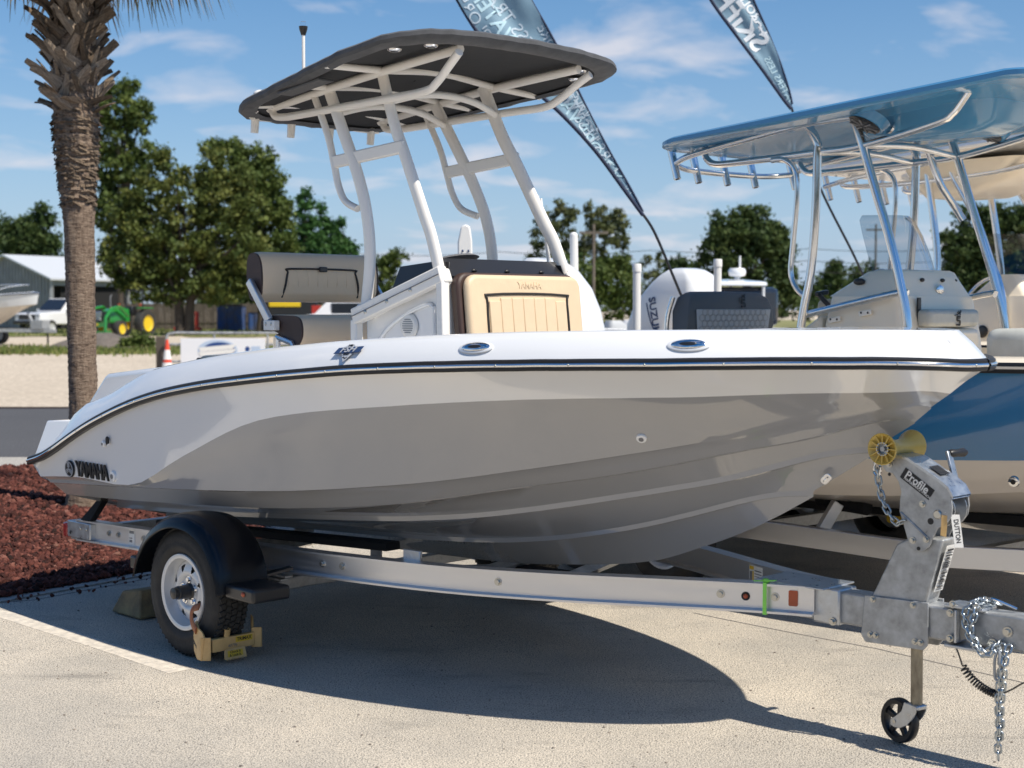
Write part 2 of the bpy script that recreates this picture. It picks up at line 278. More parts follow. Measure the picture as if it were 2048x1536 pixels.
LN_D=[(0.38,0.4,0.475),(0.504,0.4,0.48),(0.628,0.4,0.484),(0.75,0.4,0.489),(0.872,0.4,0.494),(0.993,0.4,0.5),(1.112,0.4,0.506),(1.231,0.4,0.512),(1.349,0.4,0.518),(1.465,0.4,0.525),(1.581,0.4,0.532),(1.696,0.4,0.539),(1.809,0.4,0.545),(1.921,0.399,0.551),(2.033,0.397,0.556),(2.143,0.394,0.561),(2.252,0.389,0.565),(2.359,0.384,0.569),(2.466,0.377,0.574),(2.571,0.37,0.578),(2.675,0.362,0.582),(2.778,0.353,0.587),(2.879,0.343,0.593),(2.98,0.333,0.599),(3.078,0.322,0.606),(3.175,0.31,0.615),(3.271,0.298,0.624),(3.366,0.285,0.635),(3.458,0.272,0.648),(3.549,0.258,0.662),(3.639,0.244,0.677),(3.727,0.23,0.694),(3.812,0.215,0.712),(3.897,0.2,0.731),(3.979,0.185,0.751),(4.059,0.17,0.772),(4.137,0.154,0.794),(4.212,0.139,0.817),(4.286,0.124,0.839),(4.357,0.109,0.862),(4.425,0.094,0.884),(4.49,0.079,0.905),(4.552,0.065,0.923),(4.61,0.051,0.938),(4.665,0.038,0.949),(4.715,0.026,0.956),(4.759,0.015,0.96),(4.796,0.006,0.963),(4.82,0.0,0.963)]
LN_KEEL=[(0.38,0.0,0.386),(0.5,0.0,0.388),(0.619,0.0,0.389),(0.737,0.0,0.391),(0.854,0.0,0.393),(0.971,0.0,0.394),(1.086,0.0,0.396),(1.2,0.0,0.398),(1.314,0.0,0.4),(1.426,0.0,0.403),(1.538,0.0,0.405),(1.648,0.0,0.408),(1.757,0.0,0.411),(1.866,0.0,0.414),(1.973,0.0,0.417),(2.079,0.0,0.42),(2.184,0.0,0.424),(2.288,0.0,0.427),(2.391,0.0,0.431),(2.492,0.0,0.434),(2.593,0.0,0.438),(2.692,0.0,0.441),(2.789,0.0,0.445),(2.886,0.0,0.45),(2.981,0.0,0.455),(3.075,0.0,0.462),(3.167,0.0,0.47),(3.258,0.0,0.479),(3.347,0.0,0.489),(3.435,0.0,0.5),(3.521,0.0,0.51),(3.606,0.0,0.521),(3.689,0.0,0.533),(3.77,0.0,0.546),(3.849,0.0,0.56),(3.926,0.0,0.576),(4.001,0.0,0.594),(4.074,0.0,0.618),(4.145,0.0,0.644),(4.213,0.0,0.671),(4.279,0.0,0.696),(4.342,0.0,0.72),(4.402,0.0,0.745),(4.458,0.0,0.769),(4.511,0.0,0.794),(4.559,0.0,0.817),(4.601,0.0,0.839),(4.637,0.0,0.858),(4.66,0.0,0.87)]
LN_G=[(0.26,1.1,0.899),(0.406,1.1,1.013),(0.55,1.1,1.15),(0.694,1.1,1.217),(0.836,1.1,1.248),(0.978,1.1,1.288),(1.118,1.1,1.339),(1.257,1.1,1.387),(1.395,1.1,1.426),(1.531,1.1,1.451),(1.667,1.1,1.469),(1.801,1.1,1.488),(1.934,1.1,1.505),(2.065,1.1,1.52),(2.195,1.1,1.534),(2.324,1.1,1.547),(2.452,1.098,1.56),(2.578,1.095,1.571),(2.703,1.091,1.581),(2.826,1.085,1.591),(2.948,1.077,1.6),(3.069,1.067,1.607),(3.187,1.056,1.615),(3.305,1.042,1.621),(3.42,1.027,1.628),(3.534,1.01,1.634),(3.646,0.992,1.639),(3.757,0.971,1.644),(3.865,0.948,1.648),(3.972,0.923,1.652),(4.077,0.897,1.655),(4.179,0.868,1.657),(4.28,0.838,1.659),(4.378,0.805,1.661),(4.475,0.77,1.663),(4.568,0.734,1.664),(4.66,0.695,1.665),(4.748,0.654,1.666),(4.834,0.611,1.666),(4.917,0.566,1.667),(4.997,0.518,1.667),(5.073,0.468,1.667),(5.146,0.415,1.668),(5.215,0.36,1.668),(5.278,0.301,1.668),(5.337,0.238,1.667),(5.389,0.171,1.666),(5.432,0.096,1.664),(5.46,0.0,1.663)]
# ================================================================ ground, road, bed
def gz(y): return 0.0 if y < 26 else min(.45, .45 * (y - 26) / 54)
def ground_mat(name, c1, c2, c3, sc_big, sc_small, bump, speck=None, sscale=70, rough=.9, thr=(.42, .62)):
    m = bpy.data.materials.new(name); m.use_nodes = True; t = m.node_tree; b = t.nodes['Principled BSDF']; b.inputs['Roughness'].default_value = rough; b.inputs['Specular IOR Level'].default_value = .25
    co = N(t, 'ShaderNodeTexCoord')
    n1 = N(t, 'ShaderNodeTexNoise'); n1.inputs['Scale'].default_value = sc_big; n1.inputs['Detail'].default_value = 7; n1.inputs['Roughness'].default_value = .62; t.links.new(co.outputs['Object'], n1.inputs['Vector'])
    r1 = N(t, 'ShaderNodeValToRGB'); e = r1.color_ramp.elements; e[0].position = .33; e[0].color = (*c2, 1); e[1].position = .64; e[1].color = (*c1, 1); t.links.new(n1.outputs[0], r1.inputs[0])
    n2 = N(t, 'ShaderNodeTexNoise'); n2.inputs['Scale'].default_value = sc_small; n2.inputs['Detail'].default_value = 3; t.links.new(co.outputs['Object'], n2.inputs['Vector'])
    mx = N(t, 'ShaderNodeMix', data_type='RGBA'); r2 = N(t, 'ShaderNodeValToRGB'); r2.color_ramp.elements[0].position = thr[0]; r2.color_ramp.elements[1].position = thr[1]; t.links.new(n2.outputs[0], r2.inputs[0])
    mx.inputs['A'].default_value = (*c3, 1); t.links.new(r1.outputs[0], mx.inputs['B']); t.links.new(r2.outputs[0], mx.inputs['Factor'])
    out = mx.outputs['Result']
    if speck:
        vo = N(t, 'ShaderNodeTexVoronoi'); vo.inputs['Scale'].default_value = sscale; t.links.new(co.outputs['Object'], vo.inputs['Vector'])
        r3 = N(t, 'ShaderNodeValToRGB'); r3.color_ramp.elements[0].position = .16; r3.color_ramp.elements[0].color = (1, 1, 1, 1); r3.color_ramp.elements[1].position = .30; r3.color_ramp.elements[1].color = (0, 0, 0, 1); t.links.new(vo.outputs['Distance'], r3.inputs[0])
        n4 = N(t, 'ShaderNodeTexNoise'); n4.inputs['Scale'].default_value = 1.1; n4.inputs['Detail'].default_value = 5; t.links.new(co.outputs['Object'], n4.inputs['Vector'])
        r4 = N(t, 'ShaderNodeMapRange'); r4.inputs['From Min'].default_value = .36; r4.inputs['From Max'].default_value = .62; r4.inputs['To Min'].default_value = .95; r4.inputs['To Max'].default_value = .30; t.links.new(n4.outputs[0], r4.inputs[0])
        mu = N(t, 'ShaderNodeMath', operation='MULTIPLY'); t.links.new(r3.outputs[0], mu.inputs[0]); t.links.new(r4.outputs[0], mu.inputs[1])
        m2 = N(t, 'ShaderNodeMix', data_type='RGBA'); t.links.new(out, m2.inputs['A']); m2.inputs['B'].default_value = (*speck, 1); t.links.new(mu.outputs[0], m2.inputs['Factor']); out = m2.outputs['Result']
    if speck:      # old oil and tyre stains
        n5 = N(t, 'ShaderNodeTexNoise'); n5.inputs['Scale'].default_value = 2.1; n5.inputs['Detail'].default_value = 6; n5.inputs['Roughness'].default_value = .7; mp5 = N(t, 'ShaderNodeMapping'); mp5.inputs['Rotation'].default_value = (0, 0, .6); mp5.inputs['Scale'].default_value = (.45, 1.3, 1); t.links.new(co.outputs['Object'], mp5.inputs[0]); t.links.new(mp5.outputs[0], n5.inputs['Vector'])
        r5 = N(t, 'ShaderNodeMapRange'); r5.inputs['From Min'].default_value = .56; r5.inputs['From Max'].default_value = .74; r5.inputs['To Min'].default_value = 0; r5.inputs['To Max'].default_value = .6; t.links.new(n5.outputs[0], r5.inputs[0])
        m5 = N(t, 'ShaderNodeMix', data_type='RGBA'); t.links.new(out, m5.inputs['A']); m5.inputs['B'].default_value = (.17, .158, .145, 1); t.links.new(r5.outputs[0], m5.inputs['Factor']); out = m5.outputs['Result']
    t.links.new(out, b.inputs['Base Color'])
    bp = N(t, 'ShaderNodeBump'); bp.inputs['Strength'].default_value = bump; bp.inputs['Distance'].default_value = .012; t.links.new(n2.outputs[0], bp.inputs['Height']); t.links.new(bp.outputs[0], b.inputs['Normal'])
    return m
M['lot'] = ground_mat('sun_bleached_asphalt', (.74, .655, .54), (.50, .46, .40), (.22, .205, .185), .85, 135, .9, speck=(.065, .06, .056), sscale=78, thr=(.35, .52))
M['sand'] = ground_mat('sandy_gravel', (.66, .57, .46), (.54, .46, .36), (.44, .37, .29), .16, 9, .2)
M['road'] = ground_mat('dark_asphalt', (.125, .125, .13), (.095, .095, .10), (.07, .07, .075), .2, 40, .3)
M['conc'] = ground_mat('pale_concrete', (.50, .47, .42), (.40, .37, .33), (.33, .31, .28), .6, 30, .2)
M['grassg'] = ground_mat('patchy_grass', (.20, .235, .06), (.10, .15, .035), (.27, .23, .12), .25, 5, .4)
M['dirt'] = ground_mat('bed_soil', (.05, .025, .02), (.03, .018, .015), (.02, .012, .01), 2, 30, .4)
M['paint'] = mat('worn_white_paint', (.74, .66, .55), .8, col2=(.48, .435, .375), vscale=22, bump=.3, bscale=100)
M['seal'] = mat('dark_joint', (.16, .15, .14), .9)
def sheet(name, pts, m, dz=0.0, parent=None):
    b = MB(); b.add([(x, y, gz(y) + dz) for x, y in pts], [tuple(range(len(pts)))]); o = ob(name, b, m, parent, smooth=0, fixn=False)
    if parent is None: o['kind'] = 'structure'
    return o
g = MB(); ys = [-60, 0, 26, 80, 200, 900, 3000]; xs = [-2500, -300, -60, 60, 300, 2500]
g.grid([[(x, y, gz(y) - .02) for x in xs] for y in ys]); o = ob('ground', g, 'sand', None, smooth=0); o['kind'] = 'structure'
sheet('car_park', [(-40, -40), (40, -40), (40, 16.9), (-40, 16.9)], 'lot', -.008)
sheet('kerb_strip', [(-60, 16.15), (60, 16.15), (60, 17.2), (-60, 17.2)], 'conc', .0)
sheet('road', [(-80, 17.2), (80, 17.2), (80, 25.9), (-80, 25.9)], 'road', .0)
sheet('road_edge', [(-80, 25.7), (80, 25.7), (80, 26.15), (-80, 26.15)], 'dirt', .004)
sheet('gravel_lot', [(-120, 26.1), (120, 26.1), (120, 55), (-120, 55)], 'sand', .006)
rnd = random.Random(7)
def ragged(y, x0, x1, n, amp): return [(x0 + (x1 - x0) * i / n, y + rnd.uniform(-amp, amp)) for i in range(n + 1)]
sheet('grass_verge', ragged(50.5, -60, 60, 160, 1.2) + ragged(57, 60, -60, 120, 1.5), 'grassg', .014)
sheet('grass_field', ragged(74, -80, 80, 120, 2) + [(80, 79.9), (-80, 79.9)], 'grassg', .014)
sheet('grass_field', [(-200, 79.9), (200, 79.9), (200, 190), (-200, 190)], 'grassg', .014)
# mulch bed of red lava rock
BED = [(-12, 6.9), (-3.12, 8.72), (-1.42, 11.05), (-2.1, 13.5), (-3.2, 16.1), (-14, 16.1)]
sheet('mulch_bed', BED, 'dirt', .004)
jn = MB(); jn.prism([(-12, 6.82, -.006), (-3.08, 8.62, -.006), (-1.30, 11.05, -.006), (-1.42, 11.10, -.006), (-3.16, 8.74, -.006), (-12, 6.94, -.006)], (0, 0, .008)); o = ob('bed_edging', jn, 'conc', None, smooth=0); o['kind'] = 'structure'
def in_bed(x, y):
    c = False; j = len(BED) - 1
    for i in range(len(BED)):
        if (BED[i][1] > y) != (BED[j][1] > y) and x < (BED[j][0] - BED[i][0]) * (y - BED[i][1]) / (BED[j][1] - BED[i][1]) + BED[i][0]: c = not c
        j = i
    return c
def rock_mat():
    m = bpy.data.materials.new('lava_rock'); m.use_nodes = True; t = m.node_tree; b = t.nodes['Principled BSDF']; b.inputs['Roughness'].default_value = .95; b.inputs['Specular IOR Level'].default_value = .15
    at = N(t, 'ShaderNodeAttribute', attribute_name='tone'); r = N(t, 'ShaderNodeValToRGB'); e = r.color_ramp.elements
    e[0].color = (.028, .016, .014, 1); e[1].color = (.24, .12, .09, 1); x = e.new(.35); x.color = (.070, .027, .022, 1); x = e.new(.7); x.color = (.140, .048, .036, 1); x = e.new(.95); x.color = (.22, .09, .068, 1)
    t.links.new(at.outputs['Fac'], r.inputs[0]); t.links.new(r.outputs[0], b.inputs['Base Color'])
    co = N(t, 'ShaderNodeTexCoord'); n2 = N(t, 'ShaderNodeTexNoise'); n2.inputs['Scale'].default_value = 120; t.links.new(co.outputs['Object'], n2.inputs['Vector']); bp = N(t, 'ShaderNodeBump'); bp.inputs['Strength'].default_value = .8; bp.inputs['Distance'].default_value = .01
    t.links.new(n2.outputs[0], bp.inputs['Height']); t.links.new(bp.outputs[0], b.inputs['Normal']); return m
ph = (1 + 5 ** .5) / 2
ICO = [Vector(v).normalized() for v in ((-1, ph, 0), (1, ph, 0), (-1, -ph, 0), (1, -ph, 0), (0, -1, ph), (0, 1, ph), (0, -1, -ph), (0, 1, -ph), (ph, 0, -1), (ph, 0, 1), (-ph, 0, -1), (-ph, 0, 1))]
ICF = [(0, 11, 5), (0, 5, 1), (0, 1, 7), (0, 7, 10), (0, 10, 11), (1, 5, 9), (5, 11, 4), (11, 10, 2), (10, 7, 6), (7, 1, 8), (3, 9, 4), (3, 4, 2), (3, 2, 6), (3, 6, 8), (3, 8, 9), (4, 9, 5), (2, 4, 11), (6, 2, 10), (8, 6, 7), (9, 8, 1)]
rk = MB(); tone = []
nrock = 0
for _ in range(95000):
    y = 7.2 + (16.1 - 7.2) * rnd.random() ** 1.15; x = -.37 * y - .3 + rnd.random() * (.37 * y + .3 - 1.2) if y < 16 else 0
    if not in_bed(x, y): 
        if not (rnd.random() < .05 and in_bed(x - .12 - .25 * rnd.random() ** 3, y + .1 + .2 * rnd.random() ** 3)): continue
        spill = True
    else: spill = False
    if math.hypot(x + 3.8, y - 12.85) < .30: continue
    sz = rnd.choice((.009, .012, .016, .020, .026)) * rnd.uniform(.8, 1.2) * (1 + .25 * (y > 12)) * (.6 if spill else 1); q = Quaternion((rnd.gauss(0, 1), rnd.gauss(0, 1), rnd.gauss(0, 1), rnd.gauss(0, 1))).normalized(); sc = (sz * rnd.uniform(.8, 1.3), sz * rnd.uniform(.7, 1.1), sz * rnd.uniform(.45, .8))
    c = Vector((x, y, .004 + sz * rnd.uniform(.2, 1.0)))
    rk.add([c + q @ Vector((v.x * sc[0], v.y * sc[1], v.z * sc[2])) * rnd.uniform(.75, 1.2) for v in ICO], ICF); tone += [min(1, max(0, rnd.gauss(.5, .24)))] * 12; nrock += 1
    if nrock >= 40000: break
me = rk.mesh('lava_rock_mulch', 0, False); at = me.attributes.new('tone', 'FLOAT', 'POINT'); at.data.foreach_set('value', tone)
o = ob('lava_rock_mulch', me, rock_mat(), None, kind='stuff', label='red lava rock mulch covering the bed around the palm', cat='mulch')
# parking line and pavement joint
def strip(name, pts, wd, m, dz):
    b = MB(); L_ = []; R_ = []
    for i, p in enumerate(pts):
        p = Vector((*p, 0)); d = Vector((*pts[min(i + 1, len(pts) - 1)], 0)) - Vector((*pts[max(i - 1, 0)], 0)); d.normalize(); n = Vector((-d.y, d.x, 0)); L_.append(p + n * wd / 2 + Vector((0, 0, dz))); R_.append(p - n * wd / 2 + Vector((0, 0, dz)))
    b.grid([L_, R_]); o = ob(name, b, m, None, smooth=0); o['kind'] = 'structure'; return o
strip('parking_line', [(-4.6, 9.55), (-2.93, 8.30), (-2.0, 7.38), (-1.62, 6.98)], .12, 'paint', -.0068)
strip('pavement_joint', [(1.05, 8.35), (1.18, 8.2), (1.55, 7.80), (1.89, 7.46), (2.39, 6.80), (2.9, 6.1)], .014, 'seal', -.0070)
strip('pavement_joint', [(-3.35, 8.52), (-2.9, 8.72), (-2.43, 9.36), (-1.9, 10.2)], .02, 'seal', -.0070)
# ================================================================ the centre-console boat on the front trailer
BO, BR = (-2.134, 9.507, 0.0), rad(-45)
boat = thing('motor_boat', 'white and grey centre console boat under dark canvas top on the nearest trailer', 'boat', BO, BR)
def port(p): return Vector((p[0], -p[1], p[2]))
def lrow(L, s, dw=0.0, dz=0.0): return [Vector((x, s * max(0.0, w_ + dw * min(1, w_ / .15)), z + dz)) for x, w_, z in L]
def lerp_rows(a, b, t): return [p.lerp(q, t) for p, q in zip(a, b)]
hb = MB()
rows = {}
for s in (-1, 1):
    K = lrow(LN_KEEL, s); D1 = lrow(LN_D, s, -.045, -.002); D2 = lrow(LN_D, s); D3 = lrow(LN_D, s, .003, .022); C1 = lrow(LN_CC, s, -.05, -.002); C2 = lrow(LN_CC, s); C3 = lrow(LN_CC, s, .003, .024)
    B1 = lrow(LN_B, s, -.04, -.004); B2 = lrow(LN_B, s); A1 = lrow(LN_A, s); A2 = lrow(LN_A, s, .016, .006); P = lrow(LN_P, s); Rr = lrow(LN_RAIL, s, -.006, -.012)
    # chine band is slightly hollow, topside slightly flared
    ba = lerp_rows(B2, A1, .5)
    ap = [p.lerp(q, .5) + Vector((0, s * -.012 * min(1, abs(p.y) / .3), 0)) for p, q in zip(A2, P)]
    pr = [p.lerp(q, .5) + Vector((0, s * -.010 * min(1, abs(p.y) / .3), 0)) for p, q in zip(P, Rr)]
    hb.cur = 0; hb.grid([K, lerp_rows(K, D1, .5), D1, D2, D3, lerp_rows(D3, C1, .5), C1, C2, C3, lerp_rows(C3, B1, .5), B1, B2, ba, A1, A2, lerp_rows(A2, ap, .5), ap, lerp_rows(ap, P, .5), P], flip=(s == 1))
    hb.cur = 1; hb.grid([P, pr, Rr], flip=(s == 1))
    rows[s] = dict(K=K, P=P, A=A1, R=Rr)
    tr = [x[0] for x in (K, D1, C1, B2, A1, P, Rr)]
    rows[s]['tr'] = tr
for i in range(6):     # transom strips between the two sides
    a, b = rows[-1]['tr'][i], rows[-1]['tr'][i + 1]; c, d = rows[1]['tr'][i + 1], rows[1]['tr'][i]
    hb.cur = 1 if i >= 5 else 0; hb.add([a, b, c, d], [(0, 1, 2, 3)] if i else [(0, 1, 2)])
ob('hull', hb, ['gelgrey', 'gel'], boat, smooth=24)
# deck cap: from the rub rail over the rounded gunwale down to the cockpit sole
db = MB(); DECK = {}
for s in (-1, 1):
    R1 = lrow(LN_RAIL, s, -.004, .014); G = lrow(LN_G, s)
    Gm = [p.lerp(q, .55) + Vector((0, s * .008 * min(1, abs(p.y) / .2), .004)) for p, q in zip(R1, G)]
    G2 = [Vector((p.x - .004, p.y - s * .02 * min(1, abs(p.y) / .2), p.z + .007)) for p in G]
    IN = [Vector((min(p.x, 5.32), s * max(0, abs(p.y) - .17), p.z + .004)) for p in G]
    IN2 = [Vector((min(p.x, 5.34), s * max(0, abs(p.y) - .19), p.z - .02)) for p in G]
    FL = [Vector((min(p.x, 5.2), s * max(0, abs(p.y) - (.22 if p.x < 3.6 else .32)), min(1.08 if p.x < 3.6 else 1.46, p.z - .05))) for p in G]
    FC = [Vector((p.x, 0, p.z)) for p in FL]
    db.grid([R1, lerp_rows(R1, Gm, .5), Gm, lerp_rows(Gm, G, .6), G, G2, IN, IN2, FL, FC], flip=(s == 1)); DECK[s] = (R1, Gm, G)
gw = [p for p in LN_G if p[0] > 4.75]    # foredeck panel
db.add([Vector((x, -max(0, w_ - .1), z + .006)) for x, w_, z in gw] + [Vector((x, max(0, w_ - .1), z + .006)) for x, w_, z in gw], [(i, i + 1, len(gw) + i + 1, len(gw) + i) for i in range(len(gw) - 1)])
ob('deck_cap', db, 'gel', boat, smooth=28)
def deckpt(x, t, s=-1):      # point and outward frame on the gunwale side between rub rail (t=0) and top edge (t=1)
    R1, Gm, G = DECK[s]; k = min(range(len(G)), key=lambda i: abs(R1[i].lerp(G[i], t).x - x)); k = min(max(k, 1), len(G) - 2)
    p = R1[k].lerp(G[k], t); e_ = R1[k + 1].lerp(G[k + 1], t) - R1[k - 1].lerp(G[k - 1], t); p = p + e_ * ((x - p.x) / e_.x)
    if 0 < t < 1: p = p + Vector((0, s * .010, .004))
    fw = (R1[k + 1].lerp(G[k + 1], t) - R1[k - 1].lerp(G[k - 1], t)).normalized(); up = (G[k] - R1[k]); up = (up - fw * up.dot(fw)).normalized()
    n = fw.cross(up) * (1 if s == -1 else -1); return p, fw, up, n
def sidept(x, t, s=-1):      # point on the white topside band between paint line (0) and rub rail (1); t<0 goes down to the chine
    P, R, A = rows[s]['P'], rows[s]['R'], rows[s]['A']; a, b = (P, R) if t >= 0 else (A, P); tt = t if t >= 0 else 1 + t
    k = min(range(len(P)), key=lambda i: abs(a[i].lerp(b[i], tt).x - x)); k = min(max(k, 1), len(P) - 2); p = a[k].lerp(b[k], tt); e_ = a[k + 1].lerp(b[k + 1], tt) - a[k - 1].lerp(b[k - 1], tt); p = p + e_ * ((x - p.x) / e_.x)
    fw = (a[k + 1].lerp(b[k + 1], tt) - a[k - 1].lerp(b[k - 1], tt)).normalized(); up = b[k] - a[k]; up = (up - fw * up.dot(fw)).normalized(); return p, fw, up, fw.cross(up)
# rub rail with stainless insert and screws
path = [Vector((x, -w_, z)) for x, w_, z in LN_RAIL] + [Vector((x, w_, z)) for x, w_, z in reversed(LN_RAIL)]
path = smoothpath(path, 3); outs = []
for i, p in enumerate(path):
    d = path[min(i + 1, len(path) - 1)] - path[max(i - 1, 0)]; d.z = 0; d.normalize(); outs.append(Vector((d.y, -d.x, 0)))
rb = MB(); rb.sweep(path, outs, [(-.006, -.024), (.020, -.024), (.027, -.017), (.027, -.008), (.018, -.006), (.018, .006), (.025, .009), (.025, .017), (.016, .024), (-.006, .024)])
rail = ob('rub_rail', rb, 'blackrub', boat, smooth=40)
rs = MB(); rs.sweep(path, outs, [(.014 + .019 * math.cos(a), .011 * math.sin(a)) for a in [2 * math.pi * k / 10 for k in range(10)]])
ob('rail_insert', rs, 'chrome', rail, smooth=60)
scr = MB(); scr.ell((0, 0, 0), (.005, .005, .005), 8, 6); scm = scr.mesh('rail_screw'); acc = 0
for i in range(1, len(path)):
    acc += (path[i] - path[i - 1]).length
    if acc > .30 and path[i].y < .3:
        acc = 0; o = ob('rail_screw', scm, 'zinc', rail); o.location = path[i] + outs[i] * .031
# mooring cleats, bow light, vents
def cleat(x, name='mooring_cleat'):
    p, fw, up, n = deckpt(x, .50); rot = Matrix((fw, up, n)).transposed()
    r = MB(); r.ell(p, (.088, .032, .008), 24, 8, rot); c0 = ob(name, r, 'gel', boat, smooth=60)
    r = MB(); r.ell(p + n * .004, (.072, .024, .011), 24, 8, rot); ob('cleat_plate', r, 'chrome', c0, smooth=60)
    r = MB(); r.ell(p + n * .013 - up * .004, (.036, .009, .006), 16, 8, rot); ob('cleat_bar', r, 'blackpl', c0, smooth=60)
cleat(3.82); cleat(4.72)
bp, bf, bu, bn = deckpt(5.43, .55)
bl = MB(); q = Vector((.035, -.999, 0)); nrm = Vector((.62, -.40, .60)).normalized(); sd = Vector((.55, .0, -.75)); sd = (sd - nrm * sd.dot(nrm)).normalized(); rot = Matrix((sd, nrm.cross(sd), nrm)).transposed()
bl.ell((5.478, -.080, 1.612), (.062, .014, .010), 24, 8, rot); nl = ob('bow_light', bl, 'chrome', boat, smooth=60)
bl = MB(); bl.ell(Vector((5.478, -.080, 1.612)) + nrm * .006, (.030, .006, .007), 20, 8, rot); ob('light_lens', bl, 'inkgrey', nl, smooth=60)
def fitting(name, p, n, r, th, m, parent=boat, inner=None, label=None):
    f_ = MB(); f_.lathe([(0, th), (r * .55, th), (r * .9, th * .8), (r, th * .2), (r, -.004)], p, n, 24); o = ob(name, f_, m, parent, smooth=50, label=label)
    if inner: g = MB(); g.lathe([(0, th + .002), (r * .45, th + .002), (r * .45, 0)], p, n, 20); ob(name + '_hole', g, inner, o)
    return o
p, fw, up, n = sidept(1.11, .12); fitting('drain_fitting', p, n, .030, .012, 'gel', inner='inkgrey')
p, fw, up, n = sidept(1.03, .63); fitting('vent_fitting', p, n, .017, .010, 'gel', inner='inkgrey')
p2, _, _, _ = sidept(1.08, .66); fl = MB(); plate(fl, [(-.012, -.02), (.012, -.016), (.022, .012), (.012, .026), (-.004, .018)], p2 + n * .002, fw, up, .012); ob('vent_cover', fl, 'ink', boat, bevel=.004)
p, fw, up, n = sidept(4.35, -.72); fitting('drain_fitting', p, n, .024, .010, 'gel', inner='inkgrey')
# bow eye
be = MB(); pe = Vector((4.905, -.036, 1.048)); ne = Vector((.25, -.93, -.22)).normalized(); te = Vector((.72, 0, .69)); te = (te - ne * te.dot(ne)).normalized()
plate(be, [(a * 1.0, b) for a, b in rrect(.055, .034, .014)], pe, te, ne.cross(te), .006); e0 = ob('bow_eye_plate', be, 'chrome', boat, bevel=.003)
be = MB(); be.tube([pe + te * (.014 * math.cos(a)) + ne * (.012 * math.sin(a) + .002) for a in [math.pi * k / 8 for k in range(9)]], .004, 8); ob('bow_eye', be, 'chrome', e0)
# maker's lettering near the stern
def badge_frame(x0, t0, x1, t1):
    a = sidept(x0, t0)[0]; b = sidept(x1, t1)[0]; return a, b, (b - a).normalized()
a, b, rgt = badge_frame(.72, .215, 1.05, .155)
_, _, up, n = sidept(.88, .18); n = rgt.cross(up).normalized()
text('hull_lettering', 'YAMAHA', .122, a.lerp(b, .5) + n * .004, rgt, up, 'ink', boat, extrude=.004, bold=.026, sx=.72, spacing=.95, label='black maker name lettering on the stern quarter')
ec = sidept(.635, .245)[0] + n * .003; eb = MB(); eb.lathe([(0, .006), (.046, .006), (.048, .003), (.048, -.004)], ec, n, 32); em = ob('emblem', eb, 'ink', boat, smooth=40)
eb = MB(); eb.lathe([(.044, .0062), (.044, .0085), (.0395, .0085), (.0395, .0062)], ec, n, 32); ob('emblem_ring', eb, 'silver', em, smooth=40)
for k in range(3):
    fk = MB(); ang = rad(90 + 120 * k); d2 = rgt * math.cos(ang) + up * math.sin(ang); q2 = n.cross(d2)
    fk.bar(ec + n * .0075, ec + n * .0075 + d2 * .036, .004, .003, n)
    for sg in (-1, 1): fk.bar(ec + n * .0075 + d2 * .012 + q2 * sg * .009, ec + n * .0075 + d2 * .037 + q2 * sg * .009, .003, .003, n)
    fk.bar(ec + n * .0075 + d2 * .012 - q2 * .010, ec + n * .0075 + d2 * .012 + q2 * .010, .003, .003, n); ob('tuning_fork', fk, 'silver', em)
# model badge on the gunwale
p, fw, up, n = deckpt(3.10, .50); p = p + n * .004; k = 1.0
bd = MB(); plate(bd, [(0, -.056), (.032, -.012), (.034, .034), (.018, .046), (-.018, .046), (-.034, .034), (-.032, -.012)], p, fw, up, .004); sh = ob('model_badge', bd, 'silver', boat, bevel=.002, label='shield badge with model lettering on the gunwale')
bd = MB(); plate(bd, [(-.088, -.006), (.078, -.006), (.092, .028), (-.070, .028)], p + n * .004, fw, up, .003); ob('badge_band', bd, 'inknavy', sh, bevel=.001)
text('badge_lettering', 'FSH', .043, p + n * .009 + up * .011, fw, up, 'silver', sh, extrude=.001, bold=.02, shear=.25, sx=1.35)
text('badge_lettering', '190', .017, p + n * .006 + up * .037, fw, up, 'ink', sh, extrude=.001, bold=.01, sx=1.2)
text('badge_lettering', 'SPORT', .011, p + n * .006 - up * .013, fw, up, 'ink', sh, extrude=.001, bold=.01, sx=1.2)
bd = MB(); bd.tube([p + n * .005 + fw * (-.014 + .004 * i) + up * (-.032 + .005 * math.sin(i * 1.0)) for i in range(8)], .0018, 6); ob('badge_wave', bd, 'ink', sh)
# ---- stern: sloped bench back, platform quarters, stern cushion
st = MB(); st.prism([(1.50, -.93, 1.02), (1.50, -.93, 1.452), (1.30, -.93, 1.446), (.62, -.93, 1.382), (.585, -.93, 1.365), (.27, -.93, 1.10), (.22, -.93, .80)], (0, 1.86, 0)); ob('stern_bench', st, 'gel', boat, bevel=.025, seg=3)
for s in (-1, 1):
    q = MB(); q.add([Vector((x, s * y, z)) for x, y, z in ((.215, 1.185, .885), (.255, 1.12, 1.098), (.47, 1.085, 1.112), (.56, 1.10, 1.00), (.215, .9, .885), (.255, .9, 1.098), (.47, .9, 1.112), (.56, .9, 1.00))],
                      [(0, 1, 2, 3), (7, 6, 5, 4), (0, 4, 5, 1), (1, 5, 6, 2), (2, 6, 7, 3), (3, 7, 4, 0)]); ob('platform_quarter', q, 'gel', boat, bevel=.008)
pf = MB(); pf.box((.30, 0, .90), (.30, 1.86, .06)); ob('swim_platform', pf, 'gel', boat, bevel=.015)
cs = MB()
